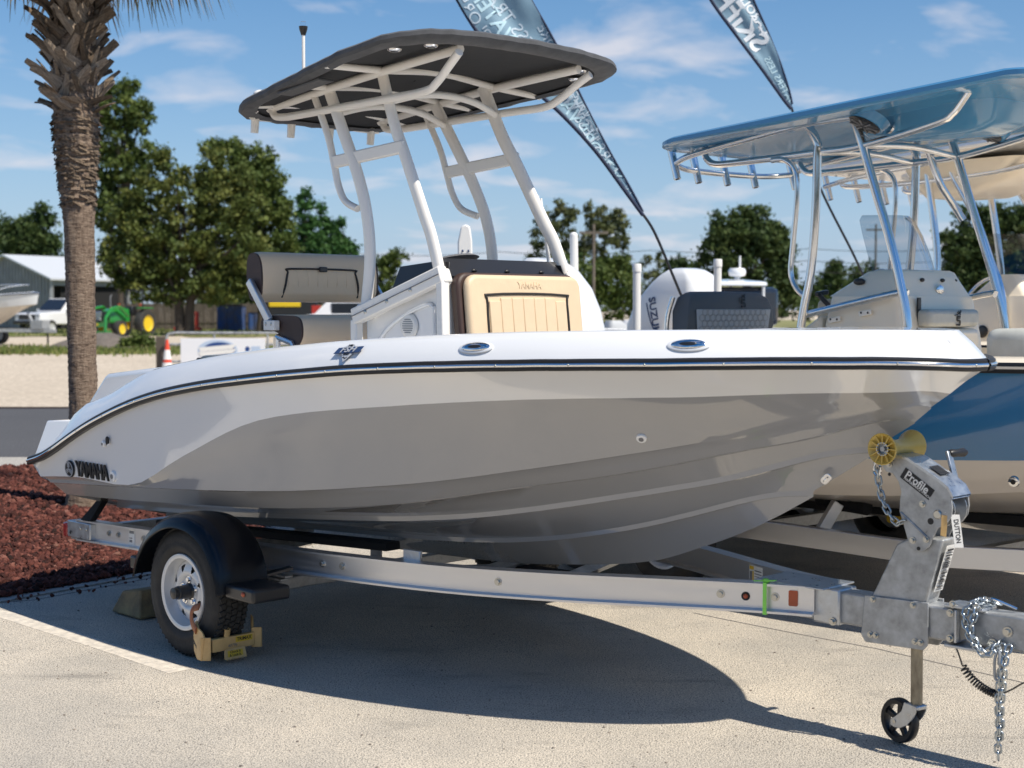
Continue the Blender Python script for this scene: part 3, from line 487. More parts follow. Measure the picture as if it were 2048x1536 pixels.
for y0, y1, zt in ((-.70, -.06, 1.495), (.10, .70, 1.495)):
    c1 = MB(); c1.box((1.36, (y0 + y1) / 2, zt - .06), (.30, y1 - y0, .12)); c_ = ob('stern_cushion', c1, 'taupe', boat, bevel=.035, seg=4)
    c1 = MB(); c1.box((1.36, y0 - .004, zt - .062), (.28, .02, .10)); ob('cushion_end', c1, 'brown', c_, bevel=.03, seg=3)
jet = MB(); jet.lathe([(.0, 0), (.09, 0), (.10, .12), (.085, .26), (.07, .26), (.07, .1)], (.40, 0, .62), (-1, 0, 0), 24); ob('jet_nozzle', jet, 'blackpl', boat)
# ---- console
cz = MB(); cz.prism([(2.365, -.42, 1.03), (2.365, -.42, 1.70), (2.985, -.42, 1.895), (3.00, -.42, 1.895), (3.035, -.42, 1.03)], (0, .84, 0)); con = ob('console', cz, 'gel', boat, bevel=.02, seg=3)
def conside(s):
    y = s * .428
    fr = MB(); fr.tube(smoothpath([(2.47, y, 1.10), (2.47, y, 1.52), (2.52, y, 1.63), (2.66, y, 1.715), (2.84, y, 1.775), (2.895, y, 1.765), (2.905, y, 1.70), (2.90, y, 1.10)], 5), .011, 8); ob('panel_moulding', fr, 'gel', con, smooth=60)
    sp = Vector((2.715, s * .425, 1.67)); nn = Vector((0, s, 0))
    g = MB(); g.lathe([(.0, .012), (.046, .012), (.058, .010), (.064, 0)], sp, nn, 28); so = ob('speaker', g, 'powder', con, smooth=50)
    sl = MB()
    for i in range(-3, 4): sl.bar(sp + Vector((-math.sqrt(max(0, .040 ** 2 - (i * .011) ** 2)), s * .013, i * .011)), sp + Vector((math.sqrt(max(0, .040 ** 2 - (i * .011) ** 2)), s * .013, i * .011)), .003, .0035, (0, 0, 1))
    ob('speaker_slots', sl, 'inkgrey', so)
    bt = MB(); bt.bar((2.335, s * .465, 1.715), (3.015, s * .465, 1.925), .055, .085); bb = ob('base_bar', bt, 'powder', con, bevel=.008)
    bt = MB(); bt.bar((2.33, s * .495, 1.714), (3.01, s * .495, 1.924), .004, .004); ob('bar_seam', bt, 'inkgrey', bb)
    for x in (2.45, 2.62, 2.80):
        z = 1.715 + (x - 2.335) * .309 - .03
        k_ = MB(); k_.ell((x, s * .494, z + .02), (.011, .006, .011), 10, 6); ob('bolt', k_, 'zinc', bb, smooth=60)
    ps = MB(); ps.bar((2.345, s * .465, 1.03), (2.345, s * .465, 1.70), .05, .05); ob('base_post', ps, 'powder', con, bevel=.008)
    ps = MB(); ps.bar((3.025, s * .465, 1.03), (3.005, s * .465, 1.90), .05, .05); ob('base_post', ps, 'powder', con, bevel=.008)
    w_ = MB(); w_.prism([(2.55, s * .425, 1.80), (2.615, s * .40, 1.97), (2.87, s * .385, 1.992), (2.985, s * .40, 1.985), (3.0, s * .425, 1.90)], (0, -s * .006, 0)); ob('side_screen', w_, 'blackpl', con, bevel=.002)
for s in (-1, 1): conside(s)
da = MB(); da.prism([(2.55, -.40, 1.74), (2.60, -.40, 1.93), (2.93, -.40, 1.93), (2.95, -.40, 1.84)], (0, .80, 0)); ob('dash', da, 'blackpl', con, bevel=.015)
wsn = MB(); wsn.add([Vector(q) for q in ((3.012, -.43, 1.915), (3.012, .43, 1.915), (2.935, .405, 2.005), (2.935, -.405, 2.005), (3.004, -.43, 1.915), (3.004, .43, 1.915), (2.927, .405, 2.005), (2.927, -.405, 2.005))], [(0, 1, 2, 3), (7, 6, 5, 4), (0, 4, 5, 1), (1, 5, 6, 2), (2, 6, 7, 3), (3, 7, 4, 0)]); wo_ = ob('front_screen', wsn, 'blackpl', con, bevel=.002)
for y in (-.25, -.02, .23):
    k_ = MB(); k_.ell((3.004, y, 1.945), (.010, .018, .010), 10, 6); ob('screen_knob', k_, 'blackrub', wo_)
wh = MB(); wh.lathe([(.0, .01), (.10, .012), (.12, 0), (.10, -.012), (.0, -.01)], (2.66, -.05, 2.012), (-.2, 0, 1), 24); ob('compass', wh, 'inkgrey', con)
# console front seat back: brown shell, tan face with stitched channels
ct = Matrix.Rotation(rad(-6), 3, 'Y'); co_ = Vector((3.035, 0, 1.70))
def cpt(a, y, h): return co_ + ct @ Vector((a, y, h))
def cushion_poly(w_, h_, r, a, zc): return [cpt(a, y, zc + z) for y, z in rrect(w_, h_, r, 6)]
c1 = MB(); c1.prism(cushion_poly(.86, .50, .07, .0, -.02), ct @ Vector((.06, 0, 0))); sb = ob('seat_back', c1, 'brown', boat, bevel=.018, seg=3)
c1 = MB(); c1.prism(cushion_poly(.81, .46, .065, .055, -.015), ct @ Vector((.05, 0, 0))); ob('cushion_face', c1, 'tan', sb, bevel=.022, seg=4)
pn = [( -.285, -.24), (-.285, .07), (-.25, .115), (.25, .115), (.285, .07), (.285, -.24)]
c1 = MB(); c1.tube(smoothpath([cpt(.107, y, z) for y, z in pn], 5), .0065, 8); ob('seat_piping', c1, 'piping', sb, smooth=60)
for i in range(7):
    y0 = -.275 + i * .0786; h1 = .100 if 0 < i < 6 else .085
    c1 = MB(); c1.prism([cpt(.100, y, z) for y, z in ((y0 + .001, -.24), (y0 + .0776, -.24), (y0 + .0776, h1), (y0 + .001, h1))], ct @ Vector((.014, 0, 0))); ob('stitched_channel', c1, 'tan', sb, bevel=.006, seg=3)
text('embossed_lettering', 'YAMAHA', .048, cpt(.105, .02, .162), ct @ Vector((0, 1, 0)), ct @ Vector((0, 0, 1)), 'tan', sb, extrude=.003, bold=.012, sx=.85)
# ---- leaning post
def roll(profile, y0, y1, name, m, mend, nseg=10, inset=.012):
    r = MB(); prof = smoothpath([Vector((x, 0, z)) for x, z in profile] + [Vector((profile[0][0], 0, profile[0][1]))], 5)[:-1]
    cx = sum(p.x for p in prof) / len(prof); cz_ = sum(p.z for p in prof) / len(prof)
    rws = []
    for y, sc in ((y0, .93), (y0 + .015, .985), (y0 + .04, 1), (y1 - .04, 1), (y1 - .015, .985), (y1, .93)):
        rws.append([Vector((cx + (p.x - cx) * sc, y, cz_ + (p.z - cz_) * sc)) for p in prof])
    r.grid(rws, cu=True); o = ob(name, r, m, boat, smooth=50)
    for y, sg in ((y0, -1), (y1, 1)):
        e = MB(); pp = [Vector((cx + (p.x - cx) * .955, y - sg * .006, cz_ + (p.z - cz_) * .955)) for p in prof]; e.prism(pp, (0, sg * .012, 0)); ob('cushion_end', e, mend, o, smooth=50)
    return o
bk = roll([(1.445, 1.84), (1.452, 1.93), (1.44, 2.02), (1.405, 2.07), (1.35, 2.078), (1.312, 2.045), (1.302, 1.95), (1.315, 1.85), (1.345, 1.80), (1.41, 1.80)], -.42, .42, 'helm_backrest', 'taupe', 'brown')
c1 = MB(); c1.tube(smoothpath([(1.432, -.275, 1.822), (1.456, -.265, 1.89), (1.452, -.245, 1.965), (1.450, -.22, 1.985), (1.450, .22, 1.985), (1.452, .245, 1.965), (1.456, .265, 1.89), (1.432, .275, 1.822)], 5), .006, 8); ob('seat_piping', c1, 'piping', bk, smooth=60)
for i in range(7):
    y0 = -.245 + i * .07
    c1 = MB(); c1.prism([Vector((1.438, y0 + .001, 1.835)), Vector((1.455, y0 + .001, 1.90)), Vector((1.451, y0 + .001, 1.975)), Vector((1.42, y0 + .001, 1.975)), Vector((1.42, y0 + .001, 1.835))], (0, .068, 0)); ob('stitched_channel', c1, 'taupe', bk, bevel=.005, seg=3)
c1 = MB(); c1.box((1.462, 0, 1.985), (.018, .055, .03)); ob('latch', c1, 'blackpl', bk, bevel=.006)
sq = roll([(1.79, 1.55), (1.825, 1.60), (1.825, 1.67), (1.79, 1.712), (1.70, 1.722), (1.50, 1.722), (1.44, 1.70), (1.45, 1.66), (1.60, 1.62)], -.42, .42, 'helm_seat', 'taupe', 'brown')
for s in (-1, 1):
    a_ = MB(); a_.bar((1.365, s * .45, 1.915), (1.555, s * .45, 1.69), .028, .05); ao = ob('backrest_arm', a_, 'alu', boat, bevel=.006)
    a_ = MB(); a_.box((1.575, s * .45, 1.665), (.10, .04, .055)); ob('arm_bracket', a_, 'powder', ao, bevel=.004)
    for x in (1.55, 1.60):
        a_ = MB(); a_.ell((x, s * .472, 1.672), (.008, .004, .010), 8, 6); ob('bolt', a_, 'zinc', ao)
    a_ = MB(); a_.tube([(1.60, s * .43, 1.60), (1.58, s * .43, 1.05)], .022, 10); a_.tube([(1.60, s * .43, 1.60), (1.74, s * .43, 1.57), (1.86, s * .43, 1.40), (1.88, s * .43, 1.05)], .018, 10); ob('seat_frame', a_, 'alutube', boat)
a_ = MB(); a_.tube([(1.60, -.43, 1.60), (1.60, .43, 1.60)], .02, 10); a_.tube([(1.59, -.43, 1.45), (1.59, .43, 1.45)], .018, 10); ob('seat_frame', a_, 'alutube', boat)
# ---- T-top
LEGF = [(2.99, .45, 1.87), (2.90, .437, 2.10), (2.825, .425, 2.23), (2.665, .402, 2.515), (2.555, .385, 2.70), (2.43, .36, 2.975)]
LEGR = [(2.395, .45, 1.72), (2.425, .44, 2.01), (2.39, .43, 2.24), (2.30, .415, 2.45), (2.17, .40, 2.67), (2.02, .38, 2.915)]
TH = [(1.90, .392, 2.905), (2.03, .40, 2.68), (2.09, .405, 2.52), (2.13, .41, 2.41), (2.195, .417, 2.322), (2.315, .43, 2.275)]
def S(pts, s): return [Vector((x, s * y, z)) for x, y, z in pts]
frame = None
for s in (-1, 1):
    t_ = MB(); t_.tube(smoothpath(S(LEGF, s), 6), .036, 14, flat=(.62, 1.05)); o = ob('canopy_leg', t_, 'powder', boat, smooth=60)
    cl_ = MB(); cl_.bar(S([LEGF[0]], s)[0] + Vector((.01, 0, .0)), S([LEGF[0]], s)[0] + Vector((-.02, 0, .07)), .062, .085); ob('leg_collar', cl_, 'powder', o, bevel=.012)
    t_ = MB(); t_.tube(smoothpath(S(LEGR, s), 6), .036, 14, flat=(.62, 1.05)); o = ob('canopy_leg', t_, 'powder', boat, smooth=60)
    cl_ = MB(); cl_.bar(S([LEGR[0]], s)[0] + Vector((0, 0, -.02)), S([LEGR[0]], s)[0] + Vector((.004, 0, .06)), .062, .08); ob('leg_collar', cl_, 'powder', o, bevel=.012)
    t_ = MB(); t_.tube(smoothpath(S(TH, s), 6), .019, 10); ob('grab_tube', t_, 'powder', boat, smooth=60)
    t_ = MB(); t_.bar((2.085, s * .405, 2.533), (2.66, s * .405, 2.572), .03, .066); ob('leg_plate', t_, 'powder', boat, bevel=.008)
    t_ = MB(); t_.tube(smoothpath(S([(1.53, .40, 2.858), (1.56, .40, 2.825), (1.65, .40, 2.812), (1.80, .40, 2.812), (2.55, .40, 2.823), (2.83, .415, 2.828), (2.93, .43, 2.857), (3.05, .45, 2.930), (3.13, .467, 2.975)], s), 5), .021, 10); ob('side_rail', t_, 'powder', boat, smooth=60)
    t_ = MB(); t_.tube(smoothpath(S([(1.50, .40, 2.87), (2.03, .40, 2.925), (2.48, .40, 2.965), (3.09, .42, 3.003)], s), 5), .023, 10); ob('canopy_rail', t_, 'powder', boat, smooth=60)
for x, z, hw in ((1.56, 2.885, .70), (2.03, 2.935, .76), (2.48, 2.972, .76)):
    t_ = MB(); t_.tube(smoothpath([(x, -hw * (.8 + .2 * (x - 1.56) / .92), z - .015), (x, -.4, z), (x, 0, z + .03), (x, .4, z), (x, hw * (.8 + .2 * (x - 1.56) / .92), z - .015)], 4), .019, 10); ob('cross_tube', t_, 'powder', boat, smooth=60)
for x, z in ((2.52, 2.81), (2.10, 2.79)):
    t_ = MB(); t_.tube(smoothpath([(x, -.385, z), (x + .02, -.2, z + .05), (x + .03, 0, z + .065), (x + .02, .2, z + .05), (x, .385, z)], 5), .019, 10); ob('cross_brace', t_, 'powder', boat, smooth=60)
t_ = MB(); t_.tube(smoothpath([(1.42, -.46, 2.83), (1.37, -.36, 2.835), (1.345, 0, 2.85), (1.37, .36, 2.835), (1.42, .46, 2.83)], 6), .018, 10); ob('cross_tube', t_, 'powder', boat, smooth=60)
# canopy
def zr(x): return 2.845 + .108 * (x - 1.35)
def outline(inset, n=9):
    x0, x1, hw, r = 1.34 + inset, 3.18 - inset, .80 - inset, .29 - inset * .6; pts = []
    for cx, cy, a0 in ((x1 - r, -hw + r, -90), (x1 - r, hw - r, 0), (x0 + r, hw - r, 90), (x0 + r, -hw + r, 180)):
        for k in range(n + 1):
            a = rad(a0 + 90 * k / n); pts.append((cx + r * math.cos(a), cy + r * math.sin(a)))
    den = []
    for i in range(len(pts)):
        p, q = pts[i], pts[(i + 1) % len(pts)]; L_ = math.hypot(q[0] - p[0], q[1] - p[1]); m_ = max(1, int(round(L_ / .07)))
        for k in range(m_): den.append((p[0] + (q[0] - p[0]) * k / m_, p[1] + (q[1] - p[1]) * k / m_))
    out = []
    for x, y in den:
        y *= .74 + .26 * min(1, max(0, (x - 1.3) / 1.3))
        if x > 3.0: x += .07 * max(0, 1 - (y / .62) ** 2)
        if x < 1.45: x -= .03 * max(0, 1 - (y / .62) ** 2)
        out.append((x, y))
    return out
base = outline(0)
def ring(sc, dz, crown, wob=0.0):
    r = []
    for i, (x, y) in enumerate(base):
        X = 2.27 + (x - 2.27) * sc; Y = y * sc; r.append(Vector((X, Y, zr(X) + dz + crown * (1 - (Y / .8) ** 2) * (1 - min(1, abs((X - 2.27) / 1.05)) ** 4) + wob * math.sin(i * 1.9) * math.cos(i * .61))))
    return r
cb = MB(); cb.grid([ring(.89, -.018, .0), ring(.925, -.030, 0, .003), ring(.985, -.020, 0, .004), ring(1.0, -.006, 0, .003), ring(.996, .014, 0, .003), ring(.975, .026, .003, .003), ring(.95, .031, .008, .002), ring(.88, .038, .02), ring(.7, .042, .035), ring(.45, .044, .04), ring(.2, .044, .04), ring(.01, .044, .04)], cu=True)
can = ob('canopy', cb, 'canvas', boat, smooth=32)
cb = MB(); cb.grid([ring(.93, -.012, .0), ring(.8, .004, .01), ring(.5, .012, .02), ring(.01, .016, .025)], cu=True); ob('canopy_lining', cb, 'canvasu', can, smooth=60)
for y, x in ((0, 2.2),):
    sm = MB(); sm.tube([Vector((xx, .12, zr(xx) + .044 + .04 * (1 - .0225) * (1 - min(1, abs((xx - 2.27) / 1.05)) ** 4))) for xx in [1.36 + .09 * i for i in range(19)]], .004, 6); ob('canopy_seam', sm, 'piping', can)
fp = MB(); fp.box((2.15, -.64, zr(2.15) - .036), (.36, .10, .012), Matrix.Rotation(rad(-6), 3, 'Y')); ob('canopy_pocket', fp, 'canvas', can, bevel=.006)
for x, y in ((2.86, -.64), (3.00, -.53), (2.86, .64), (3.00, .53), (1.48, -.50)):
    f_ = MB(); f_.lathe([(0, -.012), (.024, -.012), (.034, -.006), (.036, 0)], (x, y, zr(x) - .008), (0, 0, 1), 20); lo_ = ob('canopy_light', f_, 'chrome', can, smooth=50)
    f_ = MB(); f_.lathe([(0, -.016), (.018, -.015), (.022, -.010)], (x, y, zr(x) - .008), (0, 0, 1), 16); ob('light_lens', f_, 'blackpl', lo_)
for y in (-.42, -.14, .14, .42):
    rh = MB(); rh.lathe([(.015, 0), (.024, 0), (.025, -.01), (.022, -.12), (.015, -.12)], (1.36 if abs(y) < .3 else 1.40, y, 2.865), (.12, 0, 1), 16); ob('rod_holder', rh, 'powder', boat, smooth=50)
an = MB(); an.tube([(2.02, -.55, 2.98), (2.02, -.55, 3.19)], .009, 10); an_ = ob('light_mast', an, 'powder', boat)
an = MB(); an.lathe([(.012, 0), (.022, .03), (.024, .045), (0, .045)], (2.02, -.55, 3.19), (0, 0, 1), 14); ob('mast_cap', an, 'blackpl', an_)
an = MB(); an.lathe([(.014, 0), (.014, .025), (0, .028)], (2.02, -.55, 3.235), (0, 0, 1), 14); ob('mast_lens', an, 'clear', an_)
an = MB(); an.ell((1.56, -.50, 2.935), (.04, .04, .025), 16, 8); ob('receiver_dome', an, 'pvc', boat)
# grab rail beside the console and a VHF whip
ab = MB(); ab.tube([(2.86, .44, 1.95), (2.78, .46, 2.35)], .006, 8); ob('whip_antenna', ab, 'powder', boat)
# ================================================================ the trailer under it
tr = thing('boat_trailer', 'aluminium beam boat trailer with black fenders carrying the grey and white boat', 'trailer', BO, BR)
def zt(x): return .493 + .022 * x
BEAM = smoothpath([(x, -y, zt(x) - .0625) for x, y in ((.30, .93), (1.2, .90), (2.05, .845), (2.69, .79), (3.3, .690), (3.79, .53), (4.21, .345), (4.615, .163), (4.88, .075))], 6)
IPROF = [(-.038, -.0625), (.038, -.0625), (.038, -.053), (.006, -.048), (.006, .048), (.038, .053), (.038, .0625), (-.038, .0625), (-.038, .053), (-.006, .048), (-.006, -.048), (-.038, -.053)]
def side_path(s): return [Vector((p.x, -s * p.y if s == 1 else p.y, p.z)) for p in BEAM]
def outs_of(P, s):
    o = []
    for i in range(len(P)):
        d = P[min(i + 1, len(P) - 1)] - P[max(i - 1, 0)]; d.z = 0; d.normalize(); o.append(Vector((d.y, -d.x, 0)) if s == -1 else Vector((-d.y, d.x, 0)))
    return o
beams = {}
for s in (-1, 1):
    P = side_path(s); O_ = outs_of(P, s); b = MB(); b.sweep(P, O_, IPROF); beams[s] = (ob('frame_beam', b, 'alu', tr, smooth=30), P, O_)
def on_beam(x, s=-1):
    _, P, O_ = beams[s]; k = min(range(len(P)), key=lambda i: abs(P[i].x - x)); k = min(max(k, 1), len(P) - 2); d = (P[k + 1] - P[k - 1]).normalized(); return P[k] + d * ((x - P[k].x) / d.x), d, O_[k]
def hexbolt(name, p, n, r, parent, m='zinc'):
    b = MB(); b.lathe([(0, .004), (r * 1.5, .004), (r * 1.55, 0)], p, n, 18); b.lathe([(0, .014), (r * .9, .014), (r, .011), (r, .003)], p, n, 6); return ob(name, b, m, parent, smooth=25)
for s in (-1, 1):
    for x in (.62, .72, .98, 2.50, 2.64, 3.55, 4.50, 4.72):
        p, d, n = on_beam(x, s); hexbolt('bolt', p + n * .006 + Vector((0, 0, .004)), n, .012, beams[s][0])
p, d, n = on_beam(4.60); b = MB(); b.lathe([(0, .002), (.017, .002), (.019, .003), (.019, 0)], p + n * .006, n, 18); hl = ob('marker_hole', b, 'ink', beams[-1][0]); b = MB(); b.ell(p + n * .008, (.011, .011, .011), 10, 8); ob('marker_lens', b, 'amber', hl)
p, d, n = on_beam(4.795); b = MB(); plate(b, rrect(.040, .066, .006, 3), p + n * .0065 + Vector((0, 0, .004)), d, (0, 0, 1), .004); ob('amber_reflector', b, 'amber', beams[-1][0])
p, d, n = on_beam(.86); b = MB(); plate(b, [(-.03, -.045), (.03, -.045), (.03, .045), (-.03, .045)], p + n * .0065, d, (0, 0, 1), .0015); tg = ob('paper_tag', b, 'label', beams[-1][0])
for h, hh in ((.03, .016), (-.005, .006), (-.022, .014)):
    b = MB(); plate(b, [(-.024, h - hh / 2), (.024 if hh > .01 and h > 0 else .005, h - hh / 2), (.024 if hh > .01 and h > 0 else .005, h + hh / 2), (-.024, h + hh / 2)], p + n * .0082, d, (0, 0, 1), .0004); ob('tag_print', b, 'inkgrey', tg)
# rear end caps with tail lights
for s in (-1, 1):
    p, d, n = on_beam(.33, s); b = MB(); b.bar(Vector((.20, p.y, p.z)), Vector((.47, p.y - s * .002, p.z + .002)), .084, .100); c = ob('rear_bracket', b, 'galvl', tr, bevel=.006)
    b = MB(); b.box((.175, p.y, p.z - .01), (.05, .09, .085)); ob('tail_light', b, 'red', tr, bevel=.008)
    for x, z in ((.24, -.02), (.36, .015), (.43, .015)):
        b = MB(); b.ell((x, p.y + s * .043, p.z + z), (.010, .004, .010), 10, 6); ob('bolt', b, 'ink' if x < .3 else 'zinc', c)
b = MB(); b.bar((.20, -.93, .40), (.20, .93, .40), .07, .07); ob('rear_crossmember', b, 'galv', tr, bevel=.004)
st_ = MB(); st_.add([Vector(q) for q in ((.33, -.79, .66), (.36, -.79, .66), (.47, -.97, .505), (.36, -.97, .505), (.33, -.74, .66), (.36, -.74, .66), (.47, -.93, .505), (.36, -.93, .505))], [(0, 1, 2, 3), (7, 6, 5, 4), (0, 4, 5, 1), (1, 5, 6, 2), (2, 6, 7, 3), (3, 7, 4, 0)]); ob('tie_down_strap', st_, 'carpet', tr)
# crossmembers, bunks, axle
for x, dz in ((1.15, .0), (2.85, .03), (3.40, .08)):
    _, P, _ = beams[-1]; y = abs(on_beam(x)[0].y); z = zt(x) - .05
    b = MB(); b.tube([(x, -y + .05, z), (x, -y * .45, z - .09 + dz * .5), (x, 0, z - .12 + dz * .3), (x, y * .45, z - .09 + dz * .5), (x, y - .05, z)], .034, 4); ob('crossmember', b, 'galv', tr, smooth=0)
for s in (-1, 1):
    b = MB(); b.bar((.45, s * .47, .445), (2.60, s * .44, .545), .10, .045); bk_ = ob('bunk', b, 'carpet', tr, bevel=.008)
    for x in (1.15, 2.85):
        b = MB(); z = .445 + (min(x, 2.55) - .42) * .047; b.box((min(x, 2.5), s * .47, z - .07), (.08, .012, .12)); ob('bunk_bracket', b, 'galvl', bk_)
    b = MB(); b.bar((2.62, s * .24, .36), (3.62, s * .20, .40), .09, .05); ob('bunk', b, 'carpet', tr, bevel=.008)
b = MB(); b.box((3.05, -.70, .545), (.12, .02, .13)); ob('bunk_bracket', b, 'galvl', tr, bevel=.004)
b = MB(); b.bar((1.90, -1.02, .285), (1.90, 1.02, .285), .065, .065); ob('axle', b, 'galv', tr, bevel=.006)
for s in (-1, 1):
    b = MB()
    for k in range(4): b.bar((1.52 + .04 * k, s * .86, .40 - .022 * k), (2.28 - .04 * k, s * .86, .40 - .022 * k), .045, .010)
    b.bar((1.90, s * .86, .40), (1.90, s * .86, .30), .06, .10); ob('leaf_spring', b, 'galv', tr)
# wheels
WX, WZ, WR = 1.90, .322, .322
def wheel(s):
    y = s * 1.25; ax = Vector((0, s, 0)); o = Vector((WX, s * 1.15, WZ)); wroot = MB()
    t = MB(); t.lathe([(.190, -.075), (.205, -.092), (.245, -.104), (.285, -.102), (.308, -.090), (.317, -.080), (.320, -.04), (.320, .04), (.317, .080), (.308, .090), (.285, .102), (.268, .1045), (.245, .104), (.240, .1065), (.225, .1045), (.205, .094), (.190, .080)], o, ax, 64)
    ty = ob('tyre', t, 'tyre', tr, smooth=50)
    tb = MB()
    for k in range(60):
        a = 2 * math.pi * k / 60
        for j, yy in enumerate((-.066, -.033, 0, .033, .066)):
            aa = a + (.05 if j % 2 else 0); sd, u, d = frame_from(ax); rr = sd * math.cos(aa) + u * math.sin(aa); tg_ = ax.cross(rr)
            rot = Matrix((tg_, ax, rr)).transposed() @ Matrix.Rotation(.35 * (-1) ** j, 3, 'Z'); tb.box(o + ax * yy + rr * .3215, (.024, .027, .011), rot)
    tbo = ob('tread_blocks', tb, 'tyre', ty, smooth=0, fixn=False); tbo['kind'] = 'stuff'
    r = MB(); r.lathe([(.150, .03), (.163, .045), (.168, .07), (.172, .095), (.186, .100), (.194, .098), (.196, .090), (.190, .080), (.180, .06), (.172, -.06), (.190, -.09)], o, ax, 56); ri = ob('rim', r, 'rim', tr, smooth=40)
    # dished wheel disc with eight triangular windows
    dd = MB(); na = 128; rad_ = [0, .045, .072, .085, .096, .103, .110, .117, .124, .131, .138, .146, .156]; hh = [.052, .052, .050, .064, .066, .066, .064, .062, .059, .056, .053, .048, .040]
    sd, u, d = frame_from(ax); vs = []; fs = []
    for r_, h_ in zip(rad_, hh):
        for k in range(na):
            a = 2 * math.pi * k / na; vs.append(o + ax * h_ + (sd * math.cos(a) + u * math.sin(a)) * r_)
    for i in range(1, len(rad_)):
        for k in range(na):
            a = ((k + .5) % 16 - 8) / 16 * (2 * math.pi / 8); rm = (rad_[i] + rad_[i - 1]) / 2
            if .100 < rm < .137 and abs(a) * rm < .004 + .018 * (rm - .100) / .037: continue
            fs.append(((i - 1) * na + k, (i - 1) * na + (k + 1) % na, i * na + (k + 1) % na, i * na + k))
    dd.add(vs, fs); ob('wheel_disc', dd, 'rim', ri, smooth=40, fixn=False)
    bk = MB(); bk.lathe([(0, -.03), (.172, -.03)], o, ax, 32); ob('brake_drum', bk, 'blackpl', ri)
    h = MB(); h.lathe([(0, .152), (.016, .152), (.020, .150), (.029, .148), (.030, .125), (.034, .122), (.036, .060), (.045, .052)], o, ax, 28); ob('bearing_cap', h, 'blackpl', ri, smooth=40)
    for k in range(5):
        a = 2 * math.pi * k / 5 + .3; hexbolt('lug_nut', o + ax * .052 + (sd * math.cos(a) + u * math.sin(a)) * .060, ax, .012, ri, 'chrome')
    # fender
    F = [(1.495, .37), (1.515, .44), (1.56, .52), (1.64, .61), (1.75, .675), (1.86, .708), (1.98, .712), (2.09, .690), (2.19, .635), (2.26, .555), (2.30, .465), (2.315, .37)]
    Fp = smoothpath([(x, 0, z) for x, z in F], 4); rws = []
    for dy, dz_, sc in ((-1.0, -.05, .93), (-1.005, -.012, .985), (-1.03, 0, 1), (-1.10, .012, 1), (-1.20, .014, 1), (-1.265, .004, 1), (-1.295, -.014, .98), (-1.305, -.034, .945), (-1.300, -.036, .935), (-1.285, -.012, .975), (-1.26, -.004, .985), (-1.03, -.008, .985)):
        rws.append([Vector((1.90 + (p.x - 1.90) * sc, -s * dy, .36 + (p.z - .36) * sc + dz_ * (1 if p.z > .4 else .3))) for p in Fp])
    f = MB(); f.grid(rws); fe = ob('fender', f, 'fender', tr, smooth=50)
    c1 = MB(); c1.box((2.42, s * 1.15, .385), (.24, .22, .07)); ob('fender_step', c1, 'blackpl', fe, bevel=.015, seg=3)
    c1 = MB(); c1.box((1.455, s * 1.15, .42), (.08, .22, .07)); ob('fender_step', c1, 'blackpl', fe, bevel=.012, seg=3)
    c1 = MB(); c1.ell((2.46, s * 1.262, .39), (.014, .008, .012), 10, 8); ob('marker_lens', c1, 'amber', fe)
    c1 = MB(); c1.bar((1.6, s * 1.0, .60), (1.6, s * .90, .50), .05, .01); ob('fender_bracket', c1, 'blackpl', fe); c1 = MB(); c1.bar((2.25, s * 1.02, .42), (2.30, s * .86, .45), .06, .012); ob('fender_bracket', c1, 'blackpl', fe)
for s in (-1, 1): wheel(s)
# tongue, front coupling bracket, winch stand
b = MB(); b.bar((4.66, 0, .518), (5.52, 0, .524), .10, .135, (0, 0, 1)); tn = ob('tongue', b, 'galv', tr, bevel=.010)
b = MB(); b.bar((5.56, 0, .528), (6.45, 0, .540), .10, .135); tf = ob('folding_tongue', b, 'galv', tr, bevel=.010)
b = MB(); b.box((4.93, 0, .522), (.13, .135, .150)); ob('coupling_plate', b, 'galvl', tr, bevel=.008)
b = MB(); b.box((4.78, 0, .598), (.34, .24, .008)); ob('gusset_plate', b, 'galvl', tr, bevel=.003)
hexbolt('bolt', (4.965, -.069, .462), (0, -1, 0), .011, tn)
hg = MB()
for z in (.445, .602): hg.box((5.545, -.01, z), (.16, .115, .012))
hg.box((5.51, -.056, .524), (.012, .014, .13)); hg.box((5.58, -.056, .524), (.012, .014, .13)); hi = ob('tongue_hinge', hg, 'galvl', tr, bevel=.003)
for x, z in ((5.49, .575), (5.49, .475), (5.60, .61), (5.50, .61)):
    hexbolt('bolt', (x, -.063, z), (0, -1, 0), .010, hi)
hexbolt('bolt', (5.72, -.052, .535), (0, -1, 0), .013, tf); hexbolt('bolt', (5.66, -.052, .480), (0, -1, 0), .013, tf)
for y, sg in ((-.056, -1), (.056, 1)):
    b = MB(); b.prism([(5.115, y, .400), (5.375, y, .408), (5.395, y, .43), (5.395, y, .60), (5.11, y, .592), (5.095, y, .43)], (0, sg * .008, 0)); lpl = ob('post_clamp_plate', b, 'galv', tr, bevel=.003)
    for x, z in ((5.14, .435), (5.165, .435), (5.34, .438), (5.365, .438), (5.15, .58), (5.33, .582)): hexbolt('bolt', (x, y + sg * .008, z), (0, sg, 0), .0085, lpl)
po = MB(); po.prism([(5.13, -.052, .58), (5.245, -.052, .815), (5.31, -.052, .85), (5.45, -.052, .855), (5.375, -.052, .585)], (0, .104, 0)); pst = ob('winch_post', po, 'galv', tr, bevel=.008)
lb = MB(); lb.add([Vector(q) for q in ((5.398, -.035, .64), (5.398, .035, .64), (5.452, .035, .83), (5.452, -.035, .83))], [(0, 1, 2, 3)]); lbo = ob('barcode_label', lb, 'label', pst, smooth=0); lbo.location.x = .004
bc = MB(); rnd = random.Random(4); zz = .65
